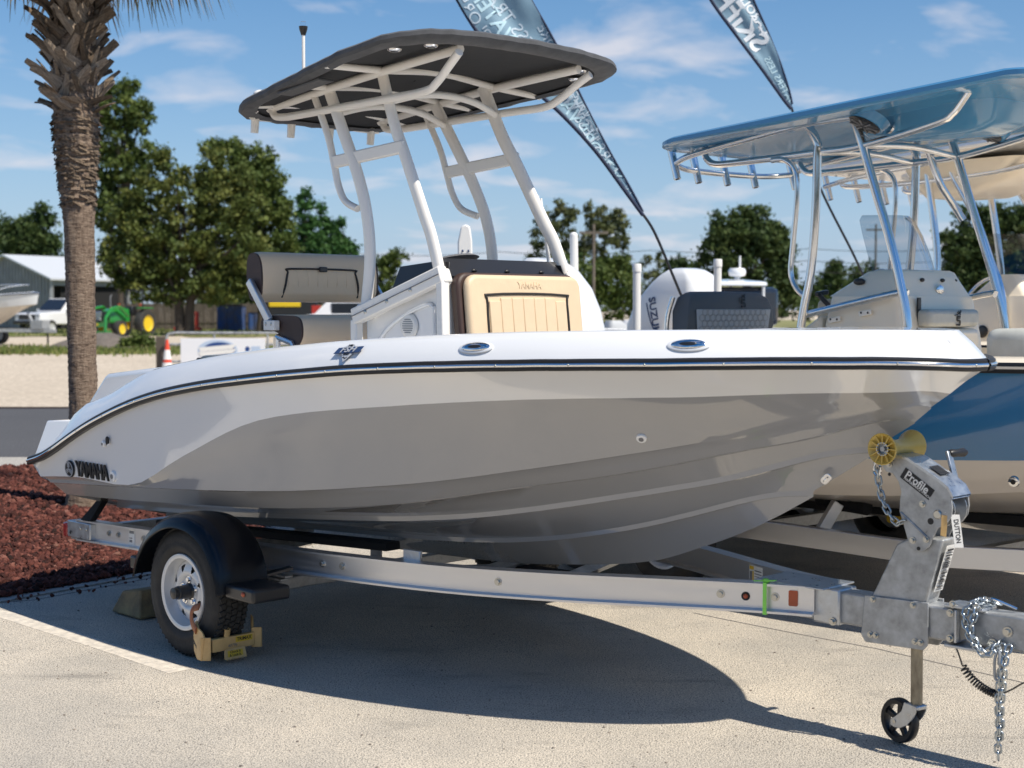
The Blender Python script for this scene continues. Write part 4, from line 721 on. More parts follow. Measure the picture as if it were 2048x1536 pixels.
while zz < .82:
    h_ = rnd.choice((.002, .003, .005)); x = 5.398 + (zz - .64) / .19 * .054 + .005
    wy = .024 if rnd.random() < .8 else .012; bc.box((x, -.004, zz), (.001, wy * 2, h_)); zz += h_ + rnd.choice((.002, .003, .006))
ob('barcode_bars', bc, 'ink', lbo, smooth=0)
HEAD = [(5.245, 1.176), (5.30, 1.165), (5.44, 1.088), (5.472, 1.063), (5.490, 1.030), (5.497, .985), (5.492, .95), (5.470, .918), (5.435, .900), (5.40, .825), (5.375, .803), (5.34, .800), (5.315, .815), (5.285, .905), (5.268, .95), (5.270, 1.00), (5.275, 1.03), (5.262, 1.07), (5.235, 1.10), (5.205, 1.105), (5.185, 1.13), (5.19, 1.165)]
for y, sg in ((-.066, -1), (.060, 1)):
    b = MB(); b.prism([(x, y, z) for x, z in HEAD], (0, sg * .007, 0)); hp = ob('winch_plate', b, 'galv', tr, bevel=.002)
    if sg == -1: winch = hp
    b = MB(); b.tube([(5.275, y + sg * .008, .948), (5.39, y + sg * .008, .862)], .005, 6); ob('pressed_rib', b, 'galv', hp)
    for x, z in ((5.222, 1.135), (5.330, .842), (5.388, .852), (5.37, .99)): hexbolt('bolt', (x, y + sg * .007, z), (0, sg, 0), .009, hp)
    b = MB(); b.lathe([(0, .008), (.014, .008), (.018, .004), (.018, 0)], (5.435, y + sg * .007, .955), (0, sg, 0), 20); ob('spindle_end', b, 'zinc', hp)
    for x, z, r_ in ((5.405, .925, .013), (5.355, .812, .008), (5.222, 1.095, .007), (5.235, 1.155, .006)):
        b = MB(); b.lathe([(0, .0005), (r_, .0005), (r_, -.001)], (x, y + sg * .0072, z), (0, sg, 0), 16); ob('plate_hole', b, 'ink', hp)
b = MB(); tops = [(5.215, 1.178), (5.30, 1.168), (5.44, 1.092), (5.478, 1.066), (5.50, 1.03)]
b.grid([[Vector((x, -.074, z)) for x, z in tops], [Vector((x, .068, z)) for x, z in tops], [Vector((x - .004, .068, z - .010)) for x, z in tops], [Vector((x - .004, -.074, z - .010)) for x, z in tops], [Vector((x, -.074, z)) for x, z in tops]]); wc = ob('winch_cover', b, 'galvl', tr, smooth=20)
dr = MB(); dr.lathe([(.02, -.05), (.075, -.05), (.075, -.045), (.03, -.04), (.03, .04), (.075, .045), (.075, .05), (.02, .05)], (5.42, 0, .97), (0, 1, 0), 28); ob('winch_drum', dr, 'galvl', tr)
lr = Vector((.165, 0, -.105)).normalized(); lu = Vector((.105, 0, .165)).normalized()
stk = MB(); plate(stk, [(-.075, -.024), (.075, -.024), (.075, .024), (-.075, .024)], Vector((5.345, -.0735, 1.068)), lr, lu, .001); sto = ob('winch_sticker', stk, 'ink', winch)
text('sticker_lettering', 'Profile', .046, Vector((5.345, -.0750, 1.073)), lr, lu, 'label', sto, extrude=.0006, bold=.02, sx=.95)
text('sticker_lettering', 'PERFORMANCE WINCH', .0125, Vector((5.345, -.0750, 1.051)) - lu * .0, lr, lu, 'label', sto, extrude=.0004, bold=.01)
sk = MB(); sk.box((5.40, -.0, 1.118), (.06, .07, .001), Matrix.Rotation(rad(28.5), 3, 'Y')); so_ = ob('winch_sticker', sk, 'ink', wc); so_.location = (0, 0, .0025)
cr = MB(); cr.bar((5.375, .115, 1.185), (5.437, .100, 1.00), .012, .036, (0, 1, 0)); ck = ob('winch_crank', cr, 'galvl', tr, bevel=.003)
cr = MB(); cr.lathe([(.012, 0), (.017, .01), (.015, .05), (.018, .09), (.012, .105), (0, .106)], (5.378, .118, 1.175), (.15, 1, 0), 16); ob('crank_grip', cr, 'blackrub', ck, smooth=50)
cr = MB(); cr.cyl((5.435, -.08, .955), (5.435, .12, .955), .012); ob('winch_spindle', cr, 'zinc', ck)
# bow roller
rl = Vector((5.213, 0, 1.198)); r = MB(); r.lathe([(.030, .0), (.034, .04), (.044, .075), (.062, .110), (.064, .118), (.061, .120), (.050, .105), (.026, .100)], rl, (0, -1, 0), 36); r.lathe([(.030, .0), (.034, .04), (.044, .075), (.062, .110), (.064, .118), (.061, .120), (.050, .105), (.026, .100)], rl, (0, 1, 0), 36); ro = ob('bow_roller', r, 'polyamber', tr, smooth=50)
for s in (-1, 1):
    for k in range(12):
        a = 2 * math.pi * k / 12; d2 = Vector((math.cos(a), 0, math.sin(a))); q = MB(); q.bar(rl + d2 * .022 + Vector((0, s * .108, 0)), rl + d2 * .059 + Vector((0, s * .110, 0)), .004, .016, (0, 1, 0)); ob('roller_rib', q, 'polyamber', ro)
    q = MB(); q.lathe([(.0, .095), (.016, .095), (.018, .098), (.024, .098), (.027, .116), (.024, .116), (.021, .100)], rl, (0, s, 0), 24); ob('roller_bush', q, 'galvl', ro, smooth=40)
q = MB(); q.bar((5.213, -.066, 1.198), (5.24, -.066, 1.12), .05, .008, (0, 1, 0)); q.bar((5.213, .060, 1.198), (5.24, .060, 1.12), .05, .008, (0, 1, 0)); q.cyl((5.213, -.115, 1.198), (5.213, .115, 1.198), .010); ob('roller_bracket', q, 'galv', tr)
# chains
def link_mesh(L_, W_, r_):
    m_ = MB(); pts = []
    for k in range(16):
        a = 2 * math.pi * k / 16; pts.append(((L_ / 2 - W_ / 2) * (1 if math.cos(a) > 0 else -1) + W_ / 2 * math.cos(a), W_ / 2 * math.sin(a), 0))
    m_.tube(pts, r_, 7, closed=True); return m_.mesh('chain_link', 60)
def chain(pts, parent, pitch=.030, L_=.042, W_=.024, r_=.0042, mt='chain', seed=0):
    lm = link_mesh(L_, W_, r_); rnd = random.Random(seed); pts = smoothpath(pts, 12); acc = 0; k = 0; nxt = 0
    for i in range(1, len(pts)):
        seg = (pts[i] - pts[i - 1]).length
        while nxt <= acc + seg:
            p = pts[i - 1].lerp(pts[i], (nxt - acc) / seg); d = (pts[min(i + 1, len(pts) - 1)] - pts[max(0, i - 2)]).normalized()
            sd, u, d = frame_from(d, (0.3, .9, .2)); o = ob('chain_link', lm, mt, parent); a = (math.pi / 2 if k % 2 else 0) + rnd.uniform(-.25, .25) + .6
            x = d; y = sd * math.cos(a) + u * math.sin(a); z = x.cross(y); o.matrix_local = Matrix((x, y, z)).transposed().to_4x4(); o.location = p; k += 1; nxt += pitch
        acc += seg
bc_ = thing('bow_chain', 'short zinc chain hanging under the yellow bow roller', 'chain', BO, BR)
chain([(5.165, -.07, 1.125), (5.172, -.07, 1.06), (5.190, -.072, .995), (5.225, -.074, .935), (5.262, -.076, .905), (5.290, -.078, .915)], bc_, seed=1)
hk = MB(); hk.tube(smoothpath([(5.16, -.07, 1.15), (5.150, -.07, 1.10), (5.172, -.07, 1.085), (5.180, -.07, 1.12), (5.165, -.07, 1.15)], 4), .005, 8); ob('snap_hook', hk, 'chrome', bc_)
sc_ = thing('safety_chain', 'long bright safety chain looped over the tongue and hanging to the ground', 'chain', BO, BR)
chain([(5.64, .02, .622), (5.60, -.03, .632), (5.565, -.062, .615), (5.560, -.082, .57), (5.575, -.088, .52), (5.605, -.090, .475), (5.645, -.088, .455), (5.680, -.075, .475)], sc_, pitch=.024, L_=.036, W_=.023, r_=.0043, seed=2)
chain([(5.585, .03, .625), (5.59, -.045, .628), (5.60, -.078, .59), (5.590, -.092, .53), (5.62, -.10, .475), (5.66, -.10, .44), (5.69, -.095, .47), (5.695, -.07, .49)], sc_, pitch=.024, L_=.036, W_=.023, r_=.0043, seed=3)
chain([(5.71, -.075, .475), (5.715, -.09, .42), (5.712, -.095, .34), (5.708, -.095, .26), (5.712, -.095, .18), (5.710, -.095, .10), (5.712, -.095, .06)], sc_, pitch=.024, L_=.036, W_=.023, r_=.0043, seed=4)
chain([(5.735, -.075, .475), (5.732, -.10, .42), (5.728, -.10, .34), (5.720, -.10, .26), (5.722, -.10, .18), (5.715, -.10, .12)], sc_, pitch=.024, L_=.036, W_=.023, r_=.0043, seed=5)
hk = MB(); hk.tube(smoothpath([(5.60, .0, .635), (5.64, -.02, .645), (5.68, .0, .630), (5.72, .02, .612)], 4), .005, 8); ob('snap_hook', hk, 'chrome', sc_)
hk = MB(); hk.tube(smoothpath([(5.70, -.07, .48), (5.695, -.10, .44), (5.695, -.10, .37), (5.708, -.10, .355), (5.716, -.10, .38), (5.712, -.10, .45), (5.70, -.07, .48)], 4), .0055, 8); ob('snap_hook', hk, 'galv', sc_)
wr = thing('coiled_cable', 'black coiled breakaway cable sagging under the trailer tongue', 'cable', BO, BR)
cp = smoothpath([(5.50, -.05, .45), (5.52, -.06, .43), (5.535, -.06, .395), (5.545, -.06, .372), (5.585, -.06, .33), (5.64, -.06, .300), (5.69, -.06, .293), (5.74, -.06, .318), (5.80, -.05, .36), (5.95, -.03, .43), (6.1, 0, .47)], 10); hl_ = []
acc = 0
for i in range(len(cp) - 1):
    for k in range(6):
        p = cp[i].lerp(cp[i + 1], k / 6); x = p.x
        d = (cp[i + 1] - cp[i]).normalized(); sd, u, _ = frame_from(d, (0, 1, 0)); am = .014 if 5.545 < x < 5.69 else 0.0
        acc += (cp[i + 1] - cp[i]).length / 6; a = acc / .0105 * 2 * math.pi if am else 0; hl_.append(p + (sd * math.cos(a) + u * math.sin(a)) * am)
# resample the coil finely
cw = MB(); fine = []; acc = 0
for i in range(len(cp) - 1):
    n_ = max(1, int((cp[i + 1] - cp[i]).length / .0008))
    for k in range(n_):
        p = cp[i].lerp(cp[i + 1], k / n_); d = (cp[i + 1] - cp[i]).normalized(); sd, u, _ = frame_from(d, (0, 1, 0)); x = p.x
        if 5.545 < x < 5.69: a = (x - 5.545) / .0095 * 2 * math.pi; fine.append(p + (sd * math.cos(a) + u * math.sin(a)) * .014)
        elif k % 8 == 0: fine.append(p)
cw.tube(fine, .0035, 6); ob('cable', cw, 'blackpl', wr)
# jack with castor wheel
jx, jy = 5.325, -.022
j = MB(); j.tube([(jx, jy, .60), (jx, jy, .415)], .026, 18); jk = ob('jack_sleeve', j, 'blackpl', tr)
j = MB(); j.tube([(jx, jy, .44), (jx + .003, jy, .165)], .0235, 20); ob('jack_tube', j, 'rustpipe', tr, smooth=50)
j = MB(); j.box((jx, jy + .07, .65), (.05, .05, .10)); ob('jack_bracket', j, 'galv', tr, bevel=.004)
jr = Matrix.Rotation(rad(-14), 3, 'Z'); wc0 = Vector((jx, jy, .09)) + jr @ Vector((-.085, 0, 0)); ja = jr @ Vector((0, -1, 0))
for sg in (-1, 1):
    k_ = MB(); pr = [(.03, .085), (-.035, .09), (-.05, .05), (-.085, .02), (-.108, .005), (-.108, -.018), (-.09, -.025), (-.055, -.022), (-.02, -.002), (.01, .03), (.028, .06)]
    k_.prism([Vector((jx, jy, .09)) + jr @ Vector((x, sg * .026, z)) for x, z in pr], ja * (-sg) * .005); fk_ = ob('castor_fork', k_, 'galvl', tr, bevel=.002)
k_ = MB(); k_.box(Vector((jx, jy, .168)), (.066, .056, .020), jr); ob('castor_cap', k_, 'galvl', tr, bevel=.006)
k_ = MB(); k_.lathe([(.068, -.02), (.084, -.022), (.090, -.014), (.091, 0), (.090, .014), (.084, .022), (.068, .02), (.066, .0), (.068, -.02)], wc0, ja, 40); cwh = ob('castor_tyre', k_, 'blackrub', tr, smooth=50)
k_ = MB(); k_.lathe([(0, -.022), (.016, -.022), (.022, -.012), (.022, .012), (.016, .022), (0, .022)], wc0, ja, 20)
for q in range(5):
    a = 2 * math.pi * q / 5 + .4; sd, u, d = frame_from(ja); d2 = sd * math.cos(a) + u * math.sin(a); k_.bar(wc0 + d2 * .018, wc0 + d2 * .072, .018, .020, ja)
ob('castor_spokes', k_, 'blackrub', cwh)
k_ = MB(); k_.cyl(wc0 - ja * .034, wc0 + ja * .034, .008, n=12); ob('castor_axle', k_, 'zinc', cwh)
# ribbon and hang tags
p, d, n = on_beam(4.685); rbn = thing('ribbon', 'lime green plastic ribbon knotted round the front of the trailer beam', 'ribbon', BO, BR)
k_ = MB(); k_.bar(p + n * .040 - Vector((0, 0, .068)), p + n * .040 + Vector((0, 0, .068)), .003, .016, d); k_.bar(p + n * .040 + Vector((0, 0, .066)), p - n * .040 + Vector((0, 0, .066)), .016, .003); k_.bar(p - n * .040 - Vector((0, 0, .066)), p - n * .040 + Vector((0, 0, .066)), .003, .016, d); k_.bar(p - n * .040 - Vector((0, 0, .066)), p + n * .040 - Vector((0, 0, .066)), .016, .003); ob('ribbon_loop', k_, 'lime', rbn)
k_ = MB(); k_.ell(p + n * .02 + Vector((0, 0, .074)), (.018, .012, .010), 10, 6); k_.bar(p + n * .02 + Vector((0, 0, .073)), p + n * .05 - d * .045 + Vector((0, 0, .076)), .012, .003); k_.bar(p + n * .02 + Vector((0, 0, .073)), p + n * .04 + d * .045 + Vector((0, 0, .080)), .018, .004); ob('ribbon_knot', k_, 'lime', rbn)
for i, (lab, cc, y, m_, dz) in enumerate((('white printed hang tag dangling from the back of the winch', 'tag', -.055, 'label', 0), ('brown paper hang tag behind the white one on the winch', 'tag', -.075, 'beige', .01))):
    tgx = thing('hang_tag', lab, cc, BO, BR); rr = Vector((.707, .707, 0)) if i == 0 else Vector((.8, .3, 0)).normalized(); uu = Vector((-.10, -.10, 1)).normalized() if i == 0 else Vector((.05, .0, 1)).normalized()
    o = Vector((5.505 if i == 0 else 5.465, y, .915 + dz)); k_ = MB(); plate(k_, [(-.017, -.085), (.017, -.085), (.017, .045), (-.017, .045)] if i == 0 else [(-.012, -.05), (.010, -.055), (.012, .03), (-.012, .03)], o, rr, uu, .0015); tp = ob('tag_card', k_, m_, tgx)
    k_ = MB(); k_.tube([o + uu * .04, Vector((5.47, -.03, .965))], .0015, 6); ob('tag_string', k_, 'label', tgx)
    if i == 0: text('tag_lettering', 'DUTTON', .026, o + rr.cross(uu) * .002 - uu * .02, -uu, rr, 'ink', tp, extrude=.0003, bold=.02, sx=.85)
# warning label on the inside of the port beam
p, d, n = on_beam(4.33, 1); k_ = MB(); plate(k_, [(-.06, -.042), (.06, -.042), (.06, .042), (-.06, .042)], p - n * .0065, d, (0, 0, 1), -.001); wl = ob('warning_label', k_, 'label', beams[1][0])
for a0, a1, b0, b1, m_ in ((-.057, -.018, .022, .038, 'yellowl'), (-.03, -.018, -.038, .016, 'yellowl'), (-.054, -.034, -.034, .014, 'inkgrey'), (-.01, .05, .018, .022, 'ink'), (-.01, .054, .004, .008, 'inkgrey'), (-.01, .054, -.008, -.005, 'inkgrey'), (-.01, .05, -.020, -.017, 'inkgrey'), (-.01, .054, -.032, -.029, 'ink')):
    k_ = MB(); plate(k_, [(a0, b0), (a1, b0), (a1, b1), (a0, b1)], p - n * .0077, d, (0, 0, 1), -.0005); ob('label_print', k_, m_, wl)
# ---- wheel clamp and wheel chock
cl_ = thing('wheel_clamp', 'beige and rusty red wheel clamp locked round the front of the near trailer tyre', 'wheel clamp', BO, BR); cl_.scale = (.55, 1, 1); cl_.location = (BO[0] + .9225 * math.cos(BR), BO[1] + .9225 * math.sin(BR), 0)
k_ = MB(); k_.box((2.285, -1.135, .095), (.05, .25, .065)); body = ob('clamp_body', k_, 'beige', cl_, bevel=.004)
k_ = MB(); k_.prism([(2.31, -1.30, .145), (2.255, -1.295, .17), (2.14, -1.275, .175), (2.08, -1.262, .205), (2.055, -1.262, .20), (2.05, -1.27, .13), (2.10, -1.285, .06), (2.20, -1.305, .03), (2.29, -1.31, .03)], (0, -.008, 0)); arm = ob('clamp_arm', k_, 'beige', cl_, bevel=.002)
k_ = MB(); k_.prism([(2.34, -1.28, .145), (2.285, -1.31, .145), (2.285, -1.31, .03), (2.34, -1.28, .03)], (-.006, -.010, 0)); ob('arm_flange', k_, 'beige', arm, bevel=.002)
k_ = MB(); k_.tube(smoothpath([(2.12, -1.285, .16), (2.06, -1.285, .19), (2.035, -1.283, .235), (2.05, -1.275, .265), (2.085, -1.255, .275)], 5), [.022] * 21, 8, flat=(.35, 1)); ob('clamp_hook', k_, 'rust', arm)
k_ = MB(); k_.prism([(2.28, -1.02, .145), (2.20, -.985, .19), (2.16, -.98, .20), (2.16, -.98, .14), (2.22, -.99, .06), (2.30, -1.01, .05)], (0, .010, 0)); ob('clamp_arm', k_, 'beige', cl_, bevel=.002)
k_ = MB(); k_.prism([(2.28, -1.02, .15), (2.34, -.985, .15), (2.34, -.985, .05), (2.28, -1.02, .05)], (-.006, .010, 0)); ob('arm_flange', k_, 'beige', cl_, bevel=.002)
k_ = MB(); pts = [(-.06, .028), (.06, .028), (.065, -.022)]
for i in range(8): pts += [(.06 - i * .0155, -.030), (.052 - i * .0155, -.022)]
pts += [(-.065, -.022)]; plate(k_, pts, Vector((2.325, -1.135, .040)), (0.0, 1, 0), (-.35, 0, 1), .006); lw = ob('clamp_foot_plate', k_, 'beige', cl_)
k_ = MB(); plate(k_, [(-.045, -.012), (.045, -.012), (.045, .020), (-.045, .020)], Vector((2.333, -1.135, .040)), (0, 1, 0), (-.35, 0, 1), .001); lw2 = ob('clamp_label', k_, 'yellowl', lw)
text('clamp_lettering', 'Chock It', .018, (2.331, -1.135, .052), (0, 1, 0), (-.35, 0, 1), 'ink', lw, extrude=.0004, bold=.015)
text('clamp_lettering', '& Lock It.', .018, (2.337, -1.135, .036), (0, 1, 0), (-.35, 0, 1), 'ink', lw, extrude=.0004, bold=.015)
k_ = MB(); k_.lathe([(.017, 0), (.017, .045), (.012, .045), (.012, .03)], (2.29, -1.17, .125), (.3, 0, 1), 18); ob('lock_barrel', k_, 'beige', cl_, smooth=40)
k_ = MB(); plate(k_, [(-.05, -.014), (.05, -.014), (.05, .014), (-.05, .014)], Vector((2.3105, -1.075, .108)), (0, 1, 0), (0, 0, 1), .001); lb3 = ob('clamp_label', k_, 'yellowl', body)
text('clamp_lettering', 'TRIMAX', .024, (2.3125, -1.075, .108), (0, 1, 0), (0, 0, 1), 'ink', body, extrude=.0004, bold=.02)
text('clamp_lettering', 'TRIMAX', .024, (2.17, -1.3125, .105), (.93, -.1, -.35), (.35, 0, .93), 'ink', arm, extrude=.0004, bold=.02, label='dark maker lettering on the arm')
text('clamp_scribble', '40796', .022, (2.3115, -1.145, .082), (0, 1, 0), (0, 0, 1), 'inkgrey', body, extrude=.0003, shear=.3)
wk = thing('wheel_chock', 'worn tan wedge chock lying on the asphalt behind the near trailer tyre', 'wheel chock', BO, BR)
k_ = MB(); k_.add([Vector(q) for q in ((.68, -.96, 0), (1.00, -.96, 0), (1.00, -.72, 0), (.68, -.72, 0), (.76, -.93, .13), (.96, -.93, .16), (.96, -.75, .15), (.76, -.75, .13))], [(3, 2, 1, 0), (4, 5, 6, 7), (0, 1, 5, 4), (1, 2, 6, 5), (2, 3, 7, 6), (3, 0, 4, 7)])
ob('wedge', k_, mat('weathered_tan_block', (.34, .25, .12), .8, col2=(.16, .12, .07), vscale=11, bump=.5, bscale=25), wk, bevel=.012)
# ================================================================ neighbouring boats
def plain_hull(root, L_, hw, zk, zc, zp, zrr, rise, mats, chine_in=.16, cockpit=.5, rail_m='blackrub', n=40, rake=.55):
    """simple planing hull: keel, chine, paint line, sheer; stern at x=0, bow at x=L_"""
    R_ = {}
    hbm = MB()
    for s in (-1, 1):
        rowd = {k: [] for k in 'KVCPR'}
        for i in range(n + 1):
            t = 1 - (1 - i / n) ** 1.3; f = min(1.0, max(0, (t - .42) / .58)); wd = (1 - f ** 2.4) ** .72; up = rise * f ** 2
            xk = L_ * t; kz = zk + (zrr + rise - zk) * max(0, (t - .62) / .38) ** 2.1 * .93
            rowd['K'].append(Vector((xk - rake * f * .55, 0, kz)))
            zc_ = zc + (zrr + rise - zc) * .62 * f ** 1.7; cw = (hw - chine_in) * (1 - f ** 1.9) ** 1.0
            rowd['V'].append(Vector((xk - rake * f * .45, s * cw * .5, kz + (zc_ - kz) * .46)))
            rowd['C'].append(Vector((xk - rake * f * .35, s * cw, zc_)))
            zp_ = zp + (zrr + rise - zp) * .42 * f ** 1.6; rowd['P'].append(Vector((xk - rake * f * .2, s * ((hw - .05) * (1 - f ** 2.1) ** .85), zp_)))
            rowd['R'].append(Vector((xk, s * max(.01, hw * wd), zrr + up)))
        mid = [p + (q - p) * .5 + Vector((0, s * .01, 0)) for p, q in zip(rowd['P'], rowd['R'])]
        C2 = [p + Vector((0, s * .02 * min(1, abs(p.y) / .2), .025)) for p in rowd['C']]
        V2 = [p + Vector((0, s * .012 * min(1, abs(p.y) / .2), .022)) for p in rowd['V']]
        hbm.cur = 1; hbm.grid([rowd['K'], rowd['V'], V2, rowd['C'], C2, rowd['P']], flip=(s == 1)); hbm.cur = 0; hbm.grid([rowd['P'], mid, rowd['R']], flip=(s == 1)); R_[s] = rowd
    a = [R_[-1][k][0] for k in 'KVCPR']; b = [R_[1][k][0] for k in 'KVCPR']; hbm.cur = 1
    for i in range(4): hbm.add([a[i], a[i + 1], b[i + 1], b[i]], [(0, 1, 2, 3)])
    ob('hull', hbm, mats[:2], root, smooth=28)
    dk = MB()
    for s in (-1, 1):
        R0 = R_[s]['R']; I0 = [Vector((min(p.x, L_ * .97), s * max(0, abs(p.y) - .05), p.z + .045)) for p in R0]; I1 = [Vector((min(p.x, L_ * .96), s * max(0, abs(p.y) - .22), p.z + .05)) for p in R0]; I2 = [Vector((min(p.x, L_ * .95), s * max(0, abs(p.y) - .26), p.z - cockpit * (1 if p.x < L_ * .75 else .1))) for p in R0]; I3 = [Vector((p.x, 0, p.z)) for p in I2]
        dk.grid([R0, I0, I1, I2, I3], flip=(s == 1))
    ob('deck_cap', dk, mats[2], root, smooth=30)
    pth = [p.copy() for p in R_[-1]['R']] + [p.copy() for p in reversed(R_[1]['R'])]; ou = []
    for i in range(len(pth)):
        d = pth[min(i + 1, len(pth) - 1)] - pth[max(i - 1, 0)]; d.z = 0; d.normalize(); ou.append(Vector((d.y, -d.x, 0)))
    r = MB(); r.sweep(pth, ou, [(-.005, -.03), (.025, -.03), (.032, 0), (.025, .025), (-.005, .025)]); rr_ = ob('rub_rail', r, rail_m, root, smooth=40)
    r = MB(); r.sweep(pth, ou, [(.026, -.010), (.036, -.008), (.036, .006), (.026, .008)]); ob('rail_insert', r, 'chrome', rr_)
    return R_
def loft_rr(mb, secs, n=5):   # stack of rounded rectangles: (z, x0, x1, half width, corner radius)
    rws = []
    for z, x0, x1, hw, r in secs:
        rws.append([Vector(((x0 + x1) / 2 + a, b, z)) for a, b in rrect(x1 - x0, 2 * hw, min(r, hw * .95, (x1 - x0) * .48), n)])
    mb.grid(rws, cu=True); mb.add(rws[-1], [tuple(range(len(rws[-1])))]); mb.add(rws[0], [tuple(range(len(rws[0])))]); return mb
def outboard(root, secs, lower=True, bx=0.0, m='gelwhite_e'):
    c = MB(); loft_rr(c, secs); o = ob('outboard_cowling', c, m, root, smooth=45)
    if lower:
        z0 = secs[0][0]; c = MB(); loft_rr(c, [(z0 - .75, bx - .10, bx + .12, .05, .04), (z0 - .4, bx - .10, bx + .14, .06, .05), (z0 - .02, bx - .16, bx + .2, .12, .08)]); ob('outboard_leg', c, m, root, smooth=45)
        c = MB(); c.ell((bx - .02, 0, z0 - .80), (.22, .06, .06), 16, 8); ob('gearcase', c, m, root)
    return o
M['gelwhite_e'] = mat('white_cowling', (.78, .79, .80), .2, coat=.7)
# ---------------------------------------------------------------- blue boat
B2O, B2R = (.389, 11.658, 0), rad(-50)
b2 = thing('blue_boat', 'blue hulled centre console boat with blue hardtop parked behind the nearest boat', 'boat', B2O, B2R)
plain_hull(b2, 6.9, 1.2, .42, .66, .90, 1.445, .06, ['gelblue', 'gelwhite2', 'gelcream'])
def tub(name, pts, r, m='alutube', par=None, n=10, k=6): t_ = MB(); t_.tube(smoothpath(pts, k), r, n); return ob(name, t_, m, par, smooth=60)
for s in (-1, 1):
    tub('hardtop_leg', S([(3.640, .52, 1.15), (3.638, .52, 1.63), (3.568, .51, 1.93), (3.48, .50, 2.20), (3.394, .50, 2.435), (3.284, .50, 2.748), (3.216, .50, 2.92)], s), .028, par=b2)
    tub('hardtop_leg', S([(2.83, .54, 1.15), (2.852, .53, 1.624), (2.918, .52, 1.978), (2.952, .52, 2.34), (2.962, .52, 2.70), (2.955, .52, 2.80), (2.834, .52, 2.965)], s), .028, par=b2)
    tub('grab_tube', S([(2.60, .52, 2.705), (2.70, .52, 2.70), (2.787, .52, 2.631), (2.805, .52, 2.47), (2.777, .52, 2.167), (2.763, .52, 1.981), (2.813, .52, 1.882), (2.90, .52, 1.82)], s), .018, par=b2)
    tub('side_rail', S([(2.00, .50, 2.80), (2.03, .50, 2.755), (2.096, .50, 2.722), (2.268, .50, 2.716), (2.939, .50, 2.729), (3.292, .50, 2.742), (3.80, .50, 2.830), (3.90, .50, 2.87), (3.96, .50, 2.93), (4.042, .50, 3.03)], s), .023, par=b2)
    tub('upper_rail', S([(1.845, .62, 2.734), (1.977, .62, 2.777), (2.435, .62, 2.839), (2.912, .62, 2.892), (3.277, .60, 2.904)], s), .020, par=b2)
    for x in (2.0, 2.55): tub('rail_standoff', [(x, s * .62, 2.78 + .1 * (x - 2)), (x, s * .62, 2.86 + .06 * (x - 2))], .016, par=b2, k=1)
    tub('hand_rail', S([(2.86, .50, 1.72), (3.50, .48, 1.845), (3.60, .47, 1.85)], s), .022, par=b2)
tub('cross_tube', [(1.845, -.62, 2.734), (1.76, -.4, 2.715), (1.74, 0, 2.71), (1.76, .4, 2.715), (1.845, .62, 2.734)], .020, par=b2)
for x, z in ((2.95, 2.728), (3.28, 2.742)): tub('cross_tube', [(x, -.5, z), (x, 0, z + .03), (x, .5, z)], .02, par=b2)
tub('hardtop_leg', S([(3.21, .30, 2.76), (3.26, .36, 2.56), (3.30, .46, 2.42), (3.34, .50, 2.33)], 1), .024, par=b2)
for y in (-.62, -.3, .0, .3, .62):
    rh = MB(); rh.lathe([(.016, 0), (.026, 0), (.027, -.02), (.024, -.24), (.016, -.24)], (1.70 if abs(y) < .5 else 1.80, y, 2.86), (-.30, 0, 1), 16); ob('rod_holder', rh, 'alutube', b2, smooth=50)
# blue hardtop: thin rounded slab with moulded pods beneath
def slab(z_of, x0, x1, hw, r, th, crown, name, m, par):
    def rg(sc, dz, cr):
        cx = (x0 + x1) / 2; out = []
        for a, b in rrect(x1 - x0, 2 * hw, r, 8):
            X = cx + a * sc; Y = b * sc; out.append(Vector((X, Y, z_of(X) + dz + cr * (1 - (Y / hw) ** 2))))
        return out
    b = MB(); b.grid([rg(.01, -.01, 0), rg(.6, -.01, 0), rg(.93, -.012, 0), rg(.985, -.012, 0), rg(1, .0, 0), rg(1, th * .7, 0), rg(.985, th, 0), rg(.9, th, crown * .6), rg(.5, th, crown), rg(.01, th, crown)], cu=True); return ob(name, b, m, par, smooth=40)
zt2 = lambda x: 2.815 + .175 * min(1, max(0, (x - 1.9) / 2.0)) - .03 * max(0, x - 3.9)
ht = slab(zt2, 1.88, 4.75, .93, .25, .036, .05, 'hardtop', 'hardblue', b2)
pd = MB(); loft_rr(pd, [(2.80, 3.10, 3.85, .18, .10), (2.86, 3.04, 3.98, .26, .12), (2.97, 2.95, 4.05, .36, .15)]); ob('hardtop_pod', pd, 'hardblue', b2, smooth=45)
for x, y in ((3.34, -.56), (3.56, .40)):
    q = MB(); q.lathe([(.14, .055), (.125, .02), (.115, 0), (.0, 0)], (x, y, 2.86), (.22, .42, .88), 28); po_ = ob('speaker_pod', q, 'hardblue', b2, smooth=40)
    q = MB(); q.lathe([(0, -.012), (.085, -.012), (.10, -.004), (.10, .004)], (x, y, 2.858), (.22, .42, .88), 28); gr_ = ob('speaker_grille', q, 'blackpl', po_)
    for k in range(8):
        a = math.pi * 2 * k / 8; q = MB(); sd, u_, d_ = frame_from((.22, .42, .88)); e_ = sd * math.cos(a) + u_ * math.sin(a); c0_ = Vector((x, y, 2.858)) - d_ * .015; q.bar(c0_ + e_ * .02, c0_ + e_ * .09, .010, .006, d_); ob('grille_spoke', q, 'inkgrey', gr_)
q = MB(); q.lathe([(0, -.02), (.03, -.018), (.045, 0)], (3.34, -.30, 2.86), (-.4, -.6, .4), 20); ob('spot_light', q, 'chrome', b2)
